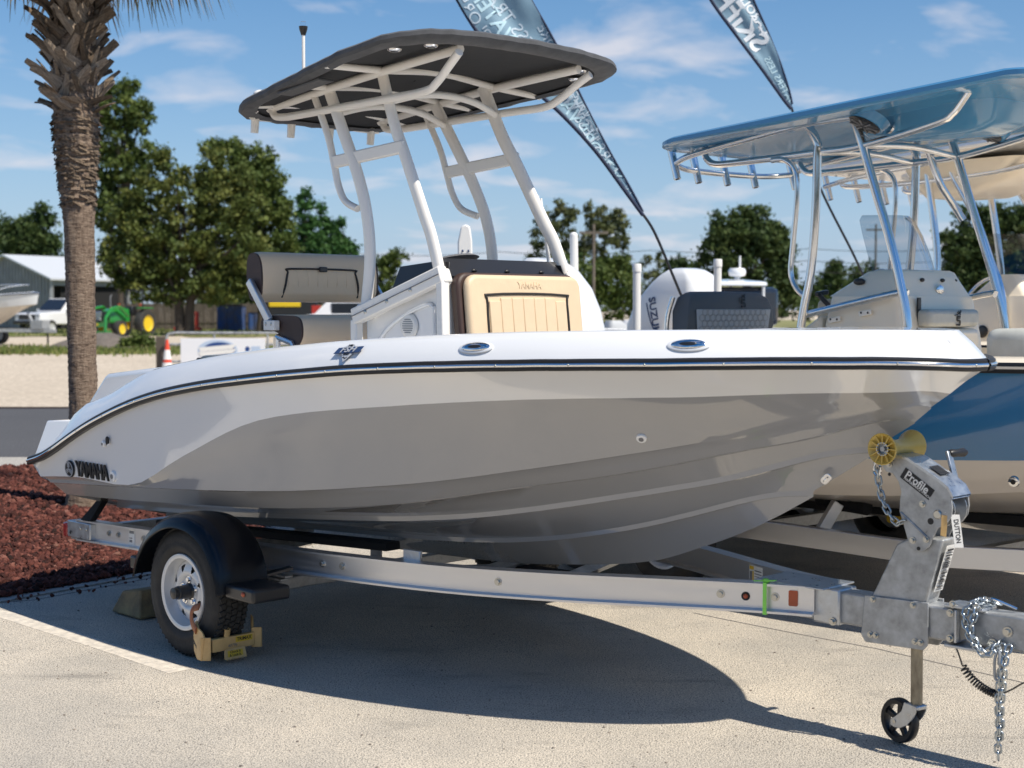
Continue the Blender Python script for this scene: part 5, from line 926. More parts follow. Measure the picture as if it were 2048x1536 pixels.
# console
q = MB(); loft_rr(q, [(1.05, 2.92, 3.60, .46, .06), (1.60, 2.93, 3.54, .44, .06), (1.835, 2.98, 3.49, .42, .06)]); cn_ = ob('console', q, 'gelcream', b2, smooth=35)
q = MB(); q.prism([(2.70, -.42, 1.10), (2.76, -.42, 1.62), (2.92, -.42, 1.72), (2.96, -.42, 1.10)], (0, .84, 0)); ob('console_wing', q, 'gelcream', cn_, bevel=.02)
q = MB(); loft_rr(q, [(1.835, 2.95, 3.485, .40, .05), (1.93, 3.10, 3.44, .36, .06), (1.985, 3.18, 3.42, .33, .06), (1.998, 3.24, 3.40, .30, .05)]); ob('dash_pod', q, 'gelcream', cn_, smooth=45)
ws_ = MB(); rws = []
for z, xf, hw in ((1.985, 3.40, .33), (2.10, 3.36, .325), (2.22, 3.31, .31), (2.31, 3.265, .28), (2.345, 3.24, .22)):
    rws.append([Vector((xf - .16 * (a / 8) ** 2, hw * a / 8, z)) for a in range(-8, 9)])
ws_.grid(rws); ob('windshield', ws_, 'tint', cn_, smooth=60)
for y in (-.30, -.1, .12, .28):
    q = MB(); q.ell((3.455 - abs(y) * .1, y, 1.935), (.016, .018, .013), 10, 6); ob('screen_knob', q, 'blackpl', cn_)
q = MB(); q.ell((3.475, .05, 1.875), (.012, .042, .032), 16, 8); ob('horn_grille', q, 'chrome', cn_)
q = MB(); q.ell((3.18, -.375, 1.925), (.045, .012, .022), 16, 8); ob('gauge_port', q, 'blackpl', cn_)
for x in (3.05, 3.28):
    q = MB(); q.box((x, -.448, 1.69 + .18 * (x - 3.05)), (.09, .012, .032), Matrix.Rotation(rad(-10), 3, 'Y')); hn = ob('rail_bracket', q, 'powder', cn_, bevel=.003)
    for dx in (-.025, .025): q = MB(); q.ell((x + dx, -.456, 1.692 + .18 * (x - 3.05)), (.007, .004, .007), 8, 6); ob('screw', q, 'ink', hn)
q = MB(); q.box((3.52, -.24, 1.55), (.012, .03, .55)); ob('console_slot', q, 'blackpl', cn_)
sw = MB(); sw.tube([Vector((2.98, 0, 1.86)) + Vector((.10 * math.cos(a), .17 * math.sin(a), .14 * math.cos(a))) for a in [2 * math.pi * k / 28 for k in range(28)]], .014, 8, closed=True)
for k in range(3): a = 2 * math.pi * k / 3; sw.tube([(3.02, 0, 1.84), Vector((2.98, 0, 1.86)) + Vector((.10 * math.cos(a), .17 * math.sin(a), .14 * math.cos(a)))], .009, 6)
ob('steering_wheel', sw, 'chrome', b2, smooth=60)
q = MB(); q.bar((2.95, -.30, 1.73), (2.84, -.34, 1.85), .025, .03); q.bar((2.84, -.36, 1.85), (2.84, -.25, 1.865), .03, .03); ob('throttle_lever', q, 'blackpl', b2, bevel=.006)
q = MB(); q.box((2.86, -.18, 1.74), (.20, .18, .16)); ob('helm_pad', q, 'tan', b2, bevel=.04, seg=3)
def cw_seat(par, x, y0, y1, z0, z1, m, name='seat_cushion', th=.10):
    q = MB(); q.box((x, (y0 + y1) / 2, (z0 + z1) / 2), (th, y1 - y0, z1 - z0)); return ob(name, q, m, par, bevel=.03, seg=3)
fs_ = cw_seat(b2, 3.57, -.27, .27, 1.645, 1.755, 'seatpale', 'console_seat_back'); cw_seat(b2, 3.57, -.27, .27, 1.45, 1.635, 'gelcream', 'console_seat_back')
def monogram(par, p, rgt, up, sz):
    n_ = Vector(rgt).cross(Vector(up)).normalized(); rgt = Vector(rgt).normalized(); up = Vector(up).normalized(); p = Vector(p)
    def seg(name, pts, w_):
        for a, b in zip(pts[:-1], pts[1:]): q = MB(); q.bar(p + rgt * a[0] * sz + up * a[1] * sz + n_ * .002, p + rgt * b[0] * sz + up * b[1] * sz + n_ * .002, w_ * sz, .003, n_); ob(name, q, 'ink', par)
    seg('monogram_stroke', [(.32, .12), (-.10, .12), (-.10, -.18), (.26, -.18), (.26, -.48), (-.24, -.48)], .13); seg('monogram_stroke', [(.0, -.0), (.28, -.0)], .08)
    q = MB(); q.tube([p + n_ * .003 + rgt * sz * a + up * sz * b for a, b in ((-.45, .20), (-.1, .26), (.1, .40), (.0, .52), (-.12, .44), (.1, .30), (.3, .42), (.36, .54), (.24, .56), (.16, .44), (.3, .22))], .035 * sz, 6); ob('monogram_stroke', q, 'ink', par)
monogram(fs_, (3.622, .02, 1.70), (0, 1, 0), (0, 0, 1), .085)
# helm leaning seat at the stern side: charcoal back with hexagon-stitched panel
q = MB(); rws = []
for x, z, hw in ((1.62, 1.56, .43), (1.60, 1.66, .435), (1.60, 1.76, .42), (1.62, 1.83, .385), (1.66, 1.865, .34), (1.70, 1.872, .33)):
    rws.append((x, z, hw))
prof = [(1.80, 1.57, .45), (1.815, 1.66, .46), (1.81, 1.76, .45), (1.79, 1.83, .42), (1.755, 1.872, .36), (1.70, 1.872, .36), (1.66, 1.84, .40), (1.64, 1.74, .43), (1.65, 1.60, .44)]
q.grid([[Vector((x, -hw, z)) for x, z, hw in prof], [Vector((x + .01, -hw + .03, z + .006)) for x, z, hw in prof], [Vector((x + .018, 0, z + .010)) for x, z, hw in prof], [Vector((x + .01, hw - .03, z + .006)) for x, z, hw in prof], [Vector((x, hw, z)) for x, z, hw in prof]]); q.add([Vector((x, -hw, z)) for x, z, hw in prof], [tuple(range(len(prof)))]); q.add([Vector((x, hw, z)) for x, z, hw in prof], [tuple(range(len(prof)))])
lsb = ob('helm_backrest', q, 'seatgrey', b2, smooth=50, bevel=.01)
q = MB(); q.prism([(1.822, -.37, 1.59), (1.832, -.39, 1.755), (1.832, .39, 1.755), (1.822, .37, 1.59)], (.010, 0, 0)); hxp = ob('quilted_panel', q, 'seatlight', lsb, bevel=.006)
for r_ in range(4):
    for c_ in range(13):
        y = -.345 + c_ * .056 + (.028 if r_ % 2 else 0); z = 1.615 + r_ * .040
        if y > .35: continue
        q = MB(); q.tube([Vector((1.842 + (z - 1.59) * .05, y + .026 * math.cos(a), z + .024 * math.sin(a))) for a in [math.pi / 6 + math.pi / 3 * k for k in range(6)]], .0015, 4, closed=True); ob('hexagon_stitch', q, 'inkgrey', hxp)
monogram(lsb, (1.825, .10, 1.815), (0, 1, 0), (-.15, 0, 1), .085)
q = MB(); q.box((1.62, 0, 1.52), (.35, .84, .10)); ob('helm_seat', q, 'seatgrey', b2, bevel=.04, seg=3)
for s in (-1, 1): tub('seat_frame', [(1.66, s * .44, 1.84), (1.62, s * .46, 1.6), (1.68, s * .44, 1.02)], .018, par=b2)
q = MB(); q.box((4.45, -.62, 1.52), (.30, .34, .26)); ob('bow_cushion', q, 'seatpale', b2, bevel=.06, seg=4)
p = Vector((4.674, -1.075, .874)); fitting('drain_fitting', p, Vector((.1, -1, -.2)), .030, .012, 'chrome', parent=b2, inner='ink')
q = [(1.30, -.22, .40, .24, .14), (1.55, -.30, .37, .25, .16), (1.75, -.32, .31, .245, .16), (1.92, -.33, .22, .23, .15), (2.06, -.33, .08, .20, .12), (2.14, -.33, -.06, .17, .10), (2.172, -.32, -.16, .12, .06)]
oe = outboard(b2, q, bx=.0)
k_ = MB(); k_.box((.30, -.245, 1.63), (.07, .006, .055)); lo = ob('warning_label', k_, 'label', oe); k_ = MB(); k_.box((.30, -.2485, 1.648), (.06, .002, .012)); ob('label_print', k_, 'red', lo)
k_ = MB(); k_.prism([(.10, -.247, 1.98), (.16, -.247, 1.70), (.22, -.247, 1.72), (.20, -.247, 1.86)], (0, -.004, 0)); ob('cowling_vent', k_, 'silver', oe)
# shallow-water anchor and mast on the stern
def anchor_post(px, py, h0, h1, root, txt):
    k_ = MB(); plate(k_, [(-.05, h0), (.05, h0), (.06, h0 + .3), (.05, h1 - .12), (.035, h1 - .02), (.0, h1), (-.035, h1 - .02), (-.06, h1 - .14), (-.055, h0 + .3)], Vector((px, py, 0)), Vector((.643, .766, 0)), (0, 0, 1), .05); a_ = ob('shallow_anchor', k_, 'pvc', root, bevel=.012)
    for c in (-.022, .022):
        for i in range(10):
            z = h0 + .10 + (h1 - h0 - .22) * i / 10; k_ = MB(); k_.ell(Vector((px, py, z)) + Vector((.643, .766, 0)) * c + Vector((.766, -.643, 0)) * .052, (.008, .008, .010), 8, 6); ob('anchor_hole', k_, 'inknavy', a_)
    return a_
anchor_post(-.02, -.95, 1.35, 2.40, b2, '')
k_ = MB(); k_.tube([(-.12, .28, 1.3), (-.15, .28, 2.36)], .034, 14); k_.ell((-.15, .28, 2.36), (.034, .034, .03), 14, 8); gp = ob('mast_tube', k_, 'pvc', b2)
text('mast_lettering', 'POLE', .055, (-.113, .250, 1.98), (0, 0, 1), (-.7, -.7, 0), 'inknavy', gp, extrude=.0005, bold=.01)
k_ = MB(); k_.tube([(.45, -.35, 1.5), (.30, -.50, 2.62)], .006, 8); ob('whip_antenna', k_, 'powder', b2)
# trailer of the blue boat
t2 = thing('boat_trailer', 'galvanised box beam trailer carrying the blue hulled boat', 'trailer', B2O, B2R)
for s in (-1, 1):
    k_ = MB(); k_.bar((-.1, s * 1.0, .40), (4.2, s * 1.0, .42), .06, .12); k_.bar((4.2, s * 1.0, .42), (6.2, s * .10, .46), .06, .12); ob('frame_beam', k_, 'alu', t2, bevel=.004)
    for x in (1.55, 2.35):
        k_ = MB(); o = Vector((x, s * 1.16, .31)); k_.lathe([(.18, -.08), (.20, -.10), (.27, -.10), (.30, -.085), (.31, -.05), (.31, .05), (.30, .085), (.27, .10), (.20, .10), (.18, .08)], o, (0, s, 0), 48); w0 = ob('tyre', k_, 'tyre', t2, smooth=50)
        k_ = MB(); k_.lathe([(.0, .06), (.06, .065), (.09, .05), (.14, .055), (.165, .03), (.175, .09), (.188, .095), (.19, .08)], o, (0, s, 0), 40); ob('rim', k_, 'rim', w0, smooth=40)
        for q_ in range(6):
            a = 2 * math.pi * q_ / 6; k_ = MB(); k_.ell(o + Vector((.115 * math.cos(a), s * .056, .115 * math.sin(a))), (.018, .004, .018), 10, 6); ob('rim_slot', k_, 'ink', w0)
    k_ = MB(); k_.bar((.4, s * .55, .46), (5.0, s * .45, .60), .12, .06); ob('bunk', k_, 'carpet', t2)
    k_ = MB(); k_.tube([(3.50, s * .70, .585), (3.15, s * .70, .60)], .050, 12); ob('bunk_end', k_, 'carpet', t2)
    k_ = MB(); k_.bar((3.28, s * .86, .42), (3.33, s * .76, .60), .05, .07); ob('bunk_upright', k_, 'alu', t2, bevel=.004)
for x in (1.0, 2.6, 4.1):
    k_ = MB(); k_.bar((x, -1.0, .36), (x, 1.0, .36), .07, .07); ob('crossmember', k_, 'galv', t2)
k_ = MB(); k_.bar((1.7, -1.1, .28), (1.7, 1.1, .28), .06, .06); ob('axle', k_, 'galv', t2)
k_ = MB(); k_.box((3.42, -.25, .47), (.16, .10, .07)); ob('yellow_block', k_, 'yellowl', t2, bevel=.02)
k_ = MB(); k_.box((3.60, -.35, .46), (.03, .05, .14)); ob('winch_strap', k_, 'galv', t2)
k_ = MB(); k_.bar((4.3, .25, .44), (5.2, .12, .42), .05, .08); ob('keel_support', k_, 'galv', t2)
# ---------------------------------------------------------------- third boat, cream
B3O = (1.7, 14.6, 0)
b3 = thing('cream_boat', 'cream centre console boat with cream hardtop behind the blue boat', 'boat', B3O, B2R)
plain_hull(b3, 7.0, 1.2, .42, .66, .90, 1.46, .08, ['gelwhite2', 'gelwhite2', 'gelcream'])
for s in (-1, 1):
    tub('hardtop_leg', S([(3.30, .50, 1.1), (3.285, .48, 1.9), (3.265, .46, 2.236), (3.197, .45, 2.644), (3.134, .45, 2.98)], s), .030, par=b3)
    tub('hardtop_leg', S([(3.95, .52, 1.1), (3.90, .50, 1.8), (3.765, .48, 2.142), (3.603, .46, 2.502), (3.40, .45, 2.83), (3.344, .45, 3.0)], s), .030, par=b3)
    tub('side_rail', S([(2.30, .45, 2.85), (2.42, .45, 2.80), (3.2, .45, 2.80), (4.0, .45, 2.86), (4.3, .48, 2.98)], s), .022, par=b3)
    tub('upper_rail', S([(2.25, .62, 2.80), (2.6, .62, 2.86), (3.3, .60, 2.93)], s), .020, par=b3)
zt3 = lambda x: 2.90 + .06 * (x - 2.3)
slab(zt3, 2.30, 4.7, .95, .25, .06, .05, 'hardtop', 'gel', b3)
pd = MB(); loft_rr(pd, [(2.68, 3.0, 3.5, .30, .1), (2.80, 2.95, 3.9, .45, .15), (2.94, 2.9, 4.05, .52, .15)]); ob('hardtop_pod', pd, 'gelcream', b3, smooth=45)
for y in (-.6, -.2, .2, .6):
    rh = MB(); rh.lathe([(.016, 0), (.026, 0), (.024, -.22), (.016, -.22)], (2.24, y, 2.90), (-.30, 0, 1), 14); ob('rod_holder', rh, 'alutube', b3, smooth=50)
q = MB(); loft_rr(q, [(1.05, 3.40, 4.20, .48, .06), (1.75, 3.42, 4.14, .46, .06), (1.86, 3.48, 4.10, .44, .06)]); c3_ = ob('console', q, 'gelcream', b3, smooth=35)
q = MB(); loft_rr(q, [(1.86, 3.55, 4.05, .42, .05), (2.0, 3.70, 3.95, .38, .06), (2.03, 3.74, 3.92, .36, .05)]); ob('dash_pod', q, 'gelcream', c3_, smooth=45)
ws_ = MB(); rws = []
for z, xf, hw in ((2.03, 3.92, .38), (2.15, 3.88, .37), (2.28, 3.82, .34), (2.36, 3.78, .28)): rws.append([Vector((xf - .16 * (a / 8) ** 2, hw * a / 8, z)) for a in range(-8, 9)])
ws_.grid(rws); ob('windshield', ws_, 'tint', c3_, smooth=60)
q = MB(); q.box((4.17, .05, 1.45), (.06, .40, .60)); ob('console_door', q, 'gelcream', c3_, bevel=.015)
sw = MB(); sw.tube([Vector((3.38, 0, 1.86)) + Vector((.10 * math.cos(a), .18 * math.sin(a), .15 * math.cos(a))) for a in [2 * math.pi * k / 24 for k in range(24)]], .014, 8, closed=True); ob('steering_wheel', sw, 'chrome', b3, smooth=60)
q = MB(); q.ell((3.70, -.475, 1.58), (.05, .01, .05), 16, 8); ob('cup_port', q, 'blackpl', c3_)
q = MB(); q.box((4.55, -.1, 1.55), (.2, .25, .35)); ob('bow_cushion', q, 'tan', b3, bevel=.05, seg=3)
secs = [(1.35, -.60, .28, .24, .09), (1.60, -.57, .33, .25, .09), (1.76, -.49, .36, .25, .09), (1.90, -.37, .37, .245, .09), (2.02, -.24, .35, .23, .08), (2.10, -.14, .29, .20, .07), (2.15, -.06, .21, .16, .06), (2.168, .0, .14, .10, .04)]
oe3 = outboard(b3, secs, bx=-.1)
text('cowling_lettering', 'SUZUKI', .125, (-.13, -.253, 1.68), Vector((.20, 0, -.98)), Vector((.97, 0, .22)), 'inknavy', oe3, extrude=.002, bold=.02, sx=.95, label='dark blue maker lettering running down the cowling')
k_ = MB(); k_.tube(smoothpath([(-.24, -.250, 1.82), (-.20, -.258, 1.70), (-.14, -.262, 1.58), (-.04, -.262, 1.50)], 4), .006, 6); ob('cowling_stripe', k_, 'inknavy', oe3)
t3 = thing('boat_trailer', 'trailer under the cream boat with tall white guide posts', 'trailer', B3O, B2R)
for s in (-1, 1):
    k_ = MB(); k_.bar((-.1, s * 1.0, .42), (4.4, s * 1.0, .44), .06, .12); k_.bar((4.4, s * 1.0, .44), (6.4, s * .10, .46), .06, .12); ob('frame_beam', k_, 'alu', t3)
    for x in (1.5, 2.3):
        k_ = MB(); o = Vector((x, s * 1.14, .31)); k_.lathe([(.0, .05), (.16, .05), (.19, .09), (.27, .10), (.31, .05), (.31, -.05), (.27, -.10), (.0, -.10)], o, (0, s, 0), 40); ob('tyre', k_, 'tyre', t3, smooth=50)
    k_ = MB(); k_.bar((.4, s * .55, .46), (5.0, s * .45, .60), .12, .06); ob('bunk', k_, 'carpet', t3)
for x in (.4, 1.9, 3.8): k_ = MB(); k_.bar((x, -1.0, .36), (x, 1.0, .36), .07, .07); ob('crossmember', k_, 'galv', t3)
import mathutils
def w2l(px, py): # world xy to trailer frame
    d = Vector((px - B3O[0], py - B3O[1], 0)); return Matrix.Rotation(-B2R, 3, 'Z') @ d
for wx, wy, top in ((1.117, 13.0, 2.15), (1.91, 13.5, 2.21)):
    l = w2l(wx, wy); k_ = MB(); k_.tube([(l.x, l.y, .42), (l.x, l.y, top)], .036, 16); g_ = ob('guide_post', k_, 'pvc', t3); k_ = MB(); k_.lathe([(.041, -.06), (.041, .0), (.036, .012), (0, .014)], (l.x, l.y, top), (0, 0, 1), 16); ob('post_cap', k_, 'pvc', g_)
    k_ = MB(); k_.bar((l.x, l.y, .44), (max(l.x, 0.0) if l.x > 0 else .0, -1.0 if l.y < 0 else 1.0, .44), .05, .05); ob('post_bracket', k_, 'galv', g_)
# ---------------------------------------------------------------- feather banners
def banner_mat():
    m = bpy.data.materials.new('printed_banner'); m.use_nodes = True; t = m.node_tree; b = t.nodes['Principled BSDF']; b.inputs['Roughness'].default_value = .7
    co = N(t, 'ShaderNodeTexCoord'); n = N(t, 'ShaderNodeTexNoise'); n.inputs['Scale'].default_value = 2.2; n.inputs['Detail'].default_value = 5; t.links.new(co.outputs['Object'], n.inputs['Vector'])
    r = N(t, 'ShaderNodeValToRGB'); r.color_ramp.elements[0].position = .35; r.color_ramp.elements[0].color = (.12, .22, .32, 1); r.color_ramp.elements[1].position = .65; r.color_ramp.elements[1].color = (.26, .40, .49, 1); t.links.new(n.outputs[0], r.inputs[0]); t.links.new(r.outputs[0], b.inputs['Base Color'])
    b.inputs['Transmission Weight'].default_value = 0.0
    return m
M['banner'] = banner_mat(); M['bannertext'] = mat('banner_print_white', (.52, .62, .70), .7); M['bannertextc'] = mat('banner_print_cyan', (.45, .64, .72), .7); M['bannertextw'] = mat('banner_print_bold', (.72, .76, .80), .7); M['bannernavy'] = mat('banner_sleeve', (.012, .022, .06), .7)
def feather(label, Y, left, right, pole, strings, nm='feather_banner'):
    """left/right: banner edges as (x, z) from the bottom tip upward, pole: (x, z) from its foot; all standing at depth Y"""
    fb = thing(nm, label, 'banner', (pole[0][0], Y, pole[0][1]))
    ox, oz = pole[0]
    Lp = smoothpath([(x - ox, 0, z - oz) for x, z in left], 10); Rp = smoothpath([(x - ox, 0, z - oz) for x, z in right], 10); rws = []
    def pt(i, a):
        p = Lp[i].lerp(Rp[i], a); wv = (Rp[i] - Lp[i]).length; return p + Vector((0, .035 * wv * math.sin(a * 7 + i * .18) + .012 * wv * math.sin(a * 15 - i * .13), 0))
    q = MB(); q.grid([[pt(i, a / 14) for a in range(15)] for i in range(len(Lp))]); tree_ = BVHTree.FromPolygons([tuple(v) for v in q.v], q.f); cl = ob('banner_cloth', q, 'banner', fb, smooth=60)
    q = MB(); q.tube(Lp, .018, 8); ob('banner_sleeve', q, 'bannernavy', cl, smooth=60)
    q = MB(); q.tube(Rp, .010, 8); ob('banner_hem', q, 'bannernavy', cl, smooth=60)
    q = MB(); q.tube(smoothpath([(x - ox, .0, z - oz) for x, z in pole], 8), .013, 10); ob('banner_pole', q, 'blackpl', fb, smooth=60)
    for txt, x, z, dx, dz, size, m, bold in strings:
        r = Vector((dx, 0, dz)).normalized(); u = Vector((0, 1, 0)).cross(r); me = text_mesh(txt, size, (x - ox, 0, z - oz), r, u, extrude=0.0, bold=bold)
        bm = bmesh.new(); bm.from_mesh(me); bmesh.ops.subdivide_edges(bm, edges=[e for e in bm.edges if e.calc_length() > size * .4], cuts=1); dead = []      # lay the print on the rippled cloth
        for v in bm.verts:
            hit = tree_.ray_cast(Vector((v.co.x, -3, v.co.z)), Vector((0, 1, 0)))
            if hit[0] is None: dead.append(v)
            else: v.co.y = hit[0].y - .004
        bmesh.ops.delete(bm, geom=dead, context='VERTS'); bm.to_mesh(me); bm.free()
        if len(me.polygons): ob('banner_lettering', me, m, cl)
    return fb
from mathutils.bvhtree import BVHTree
F1 = dict(left=[(1.188, 2.606), (1.029, 2.82), (0.756, 3.184), (0.437, 3.525), (0.073, 3.844), (-0.246, 4.162), (-0.496, 4.549), (-0.701, 4.982), (-0.792, 5.482), (-0.655, 5.892)], right=[(1.188, 2.638), (1.065, 2.865), (0.869, 3.207), (0.642, 3.639), (0.482, 3.98), (0.323, 4.276), (0.118, 4.64), (-0.064, 5.073), (-0.246, 5.482), (-0.564, 5.938)], pole=[(1.575, 1.796), (1.507, 1.955), (1.302, 2.433), (1.188, 2.615)])
F2 = dict(left=[(2.961, 3.877), (2.865, 3.995), (2.651, 4.289), (2.384, 4.636), (2.09, 5.037), (1.849, 5.491), (1.716, 6.079), (1.903, 6.56)], right=[(2.972, 3.931), (2.929, 4.102), (2.838, 4.369), (2.704, 4.69), (2.533, 5.064), (2.357, 5.491), (2.17, 6.079), (1.983, 6.614)], pole=[(4.014, 1.643), (3.838, 1.937), (3.613, 2.391), (3.308, 2.979), (3.079, 3.541), (2.961, 3.899)])
T1 = [('EXPLORE', 0.801, 3.125, -58, 80, 0.17, 'bannertextc', 0.0), ('WATERS LESS TRAVELED', 0.633, 3.443, -70, 105, 0.15, 'bannertext', 0.0), ('WATERS', 0.46, 3.662, -55, 90, 0.17, 'bannertextc', 0.015), ('TRAVELED EXPLORE', 0.537, 3.789, -48, 90, 0.13, 'bannertext', 0), ('WATERS LESS TRAVELED', 0.073, 4.231, -70, 90, 0.17, 'bannertext', 0), ('WATERS', -0.178, 4.39, -55, 75, 0.19, 'bannertextc', 0.02), ('EXPLORE LESS', -0.382, 4.436, -50, 75, 0.15, 'bannertext', 0)]
T2 = [('SKIFF', 2.427, 4.786, -68, 82, 0.30, 'bannertextw', 0.03), ('CAROLINA', 2.51, 4.93, -58, 80, 0.13, 'bannertextw', 0.03), ('EXPLORE WATERS LESS TRAVELED', 2.341, 4.663, -65, 85, 0.09, 'bannertextc', 0), ('WATERS LESS', 2.838, 4.155, -28, 50, 0.1, 'bannertextc', 0.01)]
feather('tall blue feather banner with mirrored lettering rising behind the nearest boat canvas top', 13.2, F1['left'], F1['right'], F1['pole'], T1)
feather('tall blue feather banner with big white mirrored lettering above the blue hardtop', 15.5, F2['left'], F2['right'], F2['pole'], T2)
# ================================================================ palm
def bark_mat():
    m = bpy.data.materials.new('palm_bark'); m.use_nodes = True; t = m.node_tree; b = t.nodes['Principled BSDF']; b.inputs['Roughness'].default_value = .9; b.inputs['Specular IOR Level'].default_value = .2
    co = N(t, 'ShaderNodeTexCoord'); mp = N(t, 'ShaderNodeMapping'); mp.inputs['Scale'].default_value = (16, 16, 85); t.links.new(co.outputs['Object'], mp.inputs[0])
    n = N(t, 'ShaderNodeTexNoise'); n.inputs['Scale'].default_value = 1; n.inputs['Detail'].default_value = 5; n.inputs['Distortion'].default_value = 1.2; t.links.new(mp.outputs[0], n.inputs['Vector'])
    mp2 = N(t, 'ShaderNodeMapping'); mp2.inputs['Scale'].default_value = (60, 60, 12); t.links.new(co.outputs['Object'], mp2.inputs[0]); n2 = N(t, 'ShaderNodeTexNoise'); n2.inputs['Scale'].default_value = 1; n2.inputs['Detail'].default_value = 3; t.links.new(mp2.outputs[0], n2.inputs['Vector'])
    m0 = N(t, 'ShaderNodeMath', operation='MULTIPLY_ADD'); m0.inputs[1].default_value = .45; m0.inputs[2].default_value = .28; t.links.new(n2.outputs[0], m0.inputs[0]); ad = N(t, 'ShaderNodeMath', operation='MULTIPLY'); t.links.new(n.outputs[0], ad.inputs[0]); t.links.new(m0.outputs[0], ad.inputs[1])
    r = N(t, 'ShaderNodeValToRGB'); e = r.color_ramp.elements; e[0].position = .15; e[0].color = (.05, .034, .025, 1); e[1].position = .36; e[1].color = (.34, .26, .19, 1); x = e.new(.22); x.color = (.19, .135, .10, 1); t.links.new(ad.outputs[0], r.inputs[0]); t.links.new(r.outputs[0], b.inputs['Base Color'])
    bp = N(t, 'ShaderNodeBump'); bp.inputs['Strength'].default_value = .9; bp.inputs['Distance'].default_value = .02; t.links.new(ad.outputs[0], bp.inputs['Height']); t.links.new(bp.outputs[0], b.inputs['Normal']); return m
M['bark_palm'] = bark_mat(); M['boot'] = mat('dry_leaf_base', (.22, .16, .105), .85, col2=(.06, .04, .027), vscale=10, bump=.5, bscale=60, stretch=(6, 6, 1)); M['boot2'] = mat('grey_leaf_base', (.44, .35, .26), .85, col2=(.19, .14, .10), vscale=10, bump=.5, bscale=60, stretch=(6, 6, 1))
M['frond'] = mat('palm_frond', (.13, .16, .035), .55, col2=(.30, .25, .09), vscale=4); M['fronddry'] = mat('dry_palm_frond', (.36, .25, .12), .7, col2=(.20, .13, .06), vscale=5)
PX, PY = -3.80, 12.85
palm = thing('palm_tree', 'tall cabbage palm with criss-cross leaf bases standing in the red mulch bed', 'palm tree', (PX, PY, 0))
rnd = random.Random(11)
ZR = [(0, .178), (.12, .165), (.35, .138), (.8, .117), (1.8, .120), (2.4, .126), (2.75, .145), (3.1, .178), (3.4, .195), (3.6, .18), (4.7, .16)]
rws = []; nz = 200
for i in range(nz + 1):
    z = 4.7 * i / nz; r0 = np.interp(z, [a for a, _ in ZR], [b for _, b in ZR]); ring_ = .006 * (1 - abs((z / .055) % 1 - .5) * 2) + (.010 * math.sin(z * 95) if 2.7 < z < 3.6 else 0)
    row = []
    for k in range(40):
        a = 2 * math.pi * k / 40; nn = noise.noise(Vector((math.cos(a) * 3, math.sin(a) * 3, z * 5))) * .010 + noise.noise(Vector((math.cos(a) * 9, math.sin(a) * 9, z * 22))) * (.006 if z < 2.6 else .018); r = r0 + ring_ + nn
        row.append(Vector((-.045 * (z / 4.5) ** 1.2 + r * math.cos(a), r * math.sin(a), z)))
    rws.append(row)
q = MB(); q.grid(rws, cu=True); ob('trunk', q, 'bark_palm', palm, smooth=60)
fibre = MB()
for _ in range(420):   # ragged fibre on the upper trunk
    z = rnd.uniform(2.65, 3.6); a = rnd.uniform(0, 6.283); r = np.interp(z, [x for x, _ in ZR], [y for _, y in ZR]) + .006; c = Vector((-.03, 0, 0)); t1 = Vector((-math.sin(a), math.cos(a), rnd.uniform(-.5, .3))); p = c + Vector((r * math.cos(a), r * math.sin(a), z)); o_ = Vector((math.cos(a), math.sin(a), -.4)) * rnd.uniform(.004, .03)
    l_ = rnd.uniform(.03, .11); fibre.add([p - t1 * l_ / 2, p + t1 * l_ / 2, p + t1 * l_ / 2 + o_ + Vector((0, 0, -.012)), p - t1 * l_ / 2 + o_ * .5 + Vector((0, 0, -.014))], [(0, 1, 2, 3)])
fo = ob('trunk_fibre', fibre, 'boot', palm, smooth=0, fixn=False); fo['kind'] = 'stuff'
def boot_mesh(seed):
    r = random.Random(seed); m_ = MB(); L_ = r.uniform(.26, .36); w0 = r.uniform(.10, .14); secs = []
    for i in range(6):
        t = i / 5; w_ = w0 * (1 - .55 * t) ; x = L_ * t; out = .10 * t ** 1.7 + .012; th = .022 * (1 - .6 * t); secs.append([Vector((-w_ / 2, out - th * .3, x)), Vector((0, out + th, x)), Vector((w_ / 2, out - th * .3, x)), Vector((0, out - th, x))])
    m_.grid(secs, cu=True); m_.add(secs[-1], [(0, 1, 2, 3)]); return m_.mesh('leaf_base', 40)
BM = {}
for mt in ('boot', 'boot2'): BM[mt] = [boot_mesh(s) for s in range(4)]
for i in range(130):
    z = 3.48 + 1.15 * (i / 130) + rnd.uniform(-.02, .02); a = i * 2.399 + rnd.uniform(-.25, .25); rr = .145 + .03 * math.sin((z - 3.4) * 2.5); sp = (-1) ** i * rnd.uniform(.5, .95)
    tilt = rnd.uniform(.05, .35) if z > 3.56 else rnd.uniform(.2, 1.2); mt = 'boot2' if rnd.random() < (.75 if z < 4.0 else .3) else 'boot'
    o = ob('leaf_base', rnd.choice(BM[mt]), mt, palm); o.matrix_local = Matrix.Translation((-.04 + rr * math.cos(a), rr * math.sin(a), z)) @ Matrix.Rotation(a - math.pi / 2, 4, 'Z') @ Matrix.Rotation(-tilt, 4, 'X') @ Matrix.Rotation(sp, 4, 'Y') @ Matrix.Scale(rnd.uniform(.7, 1.0), 4)
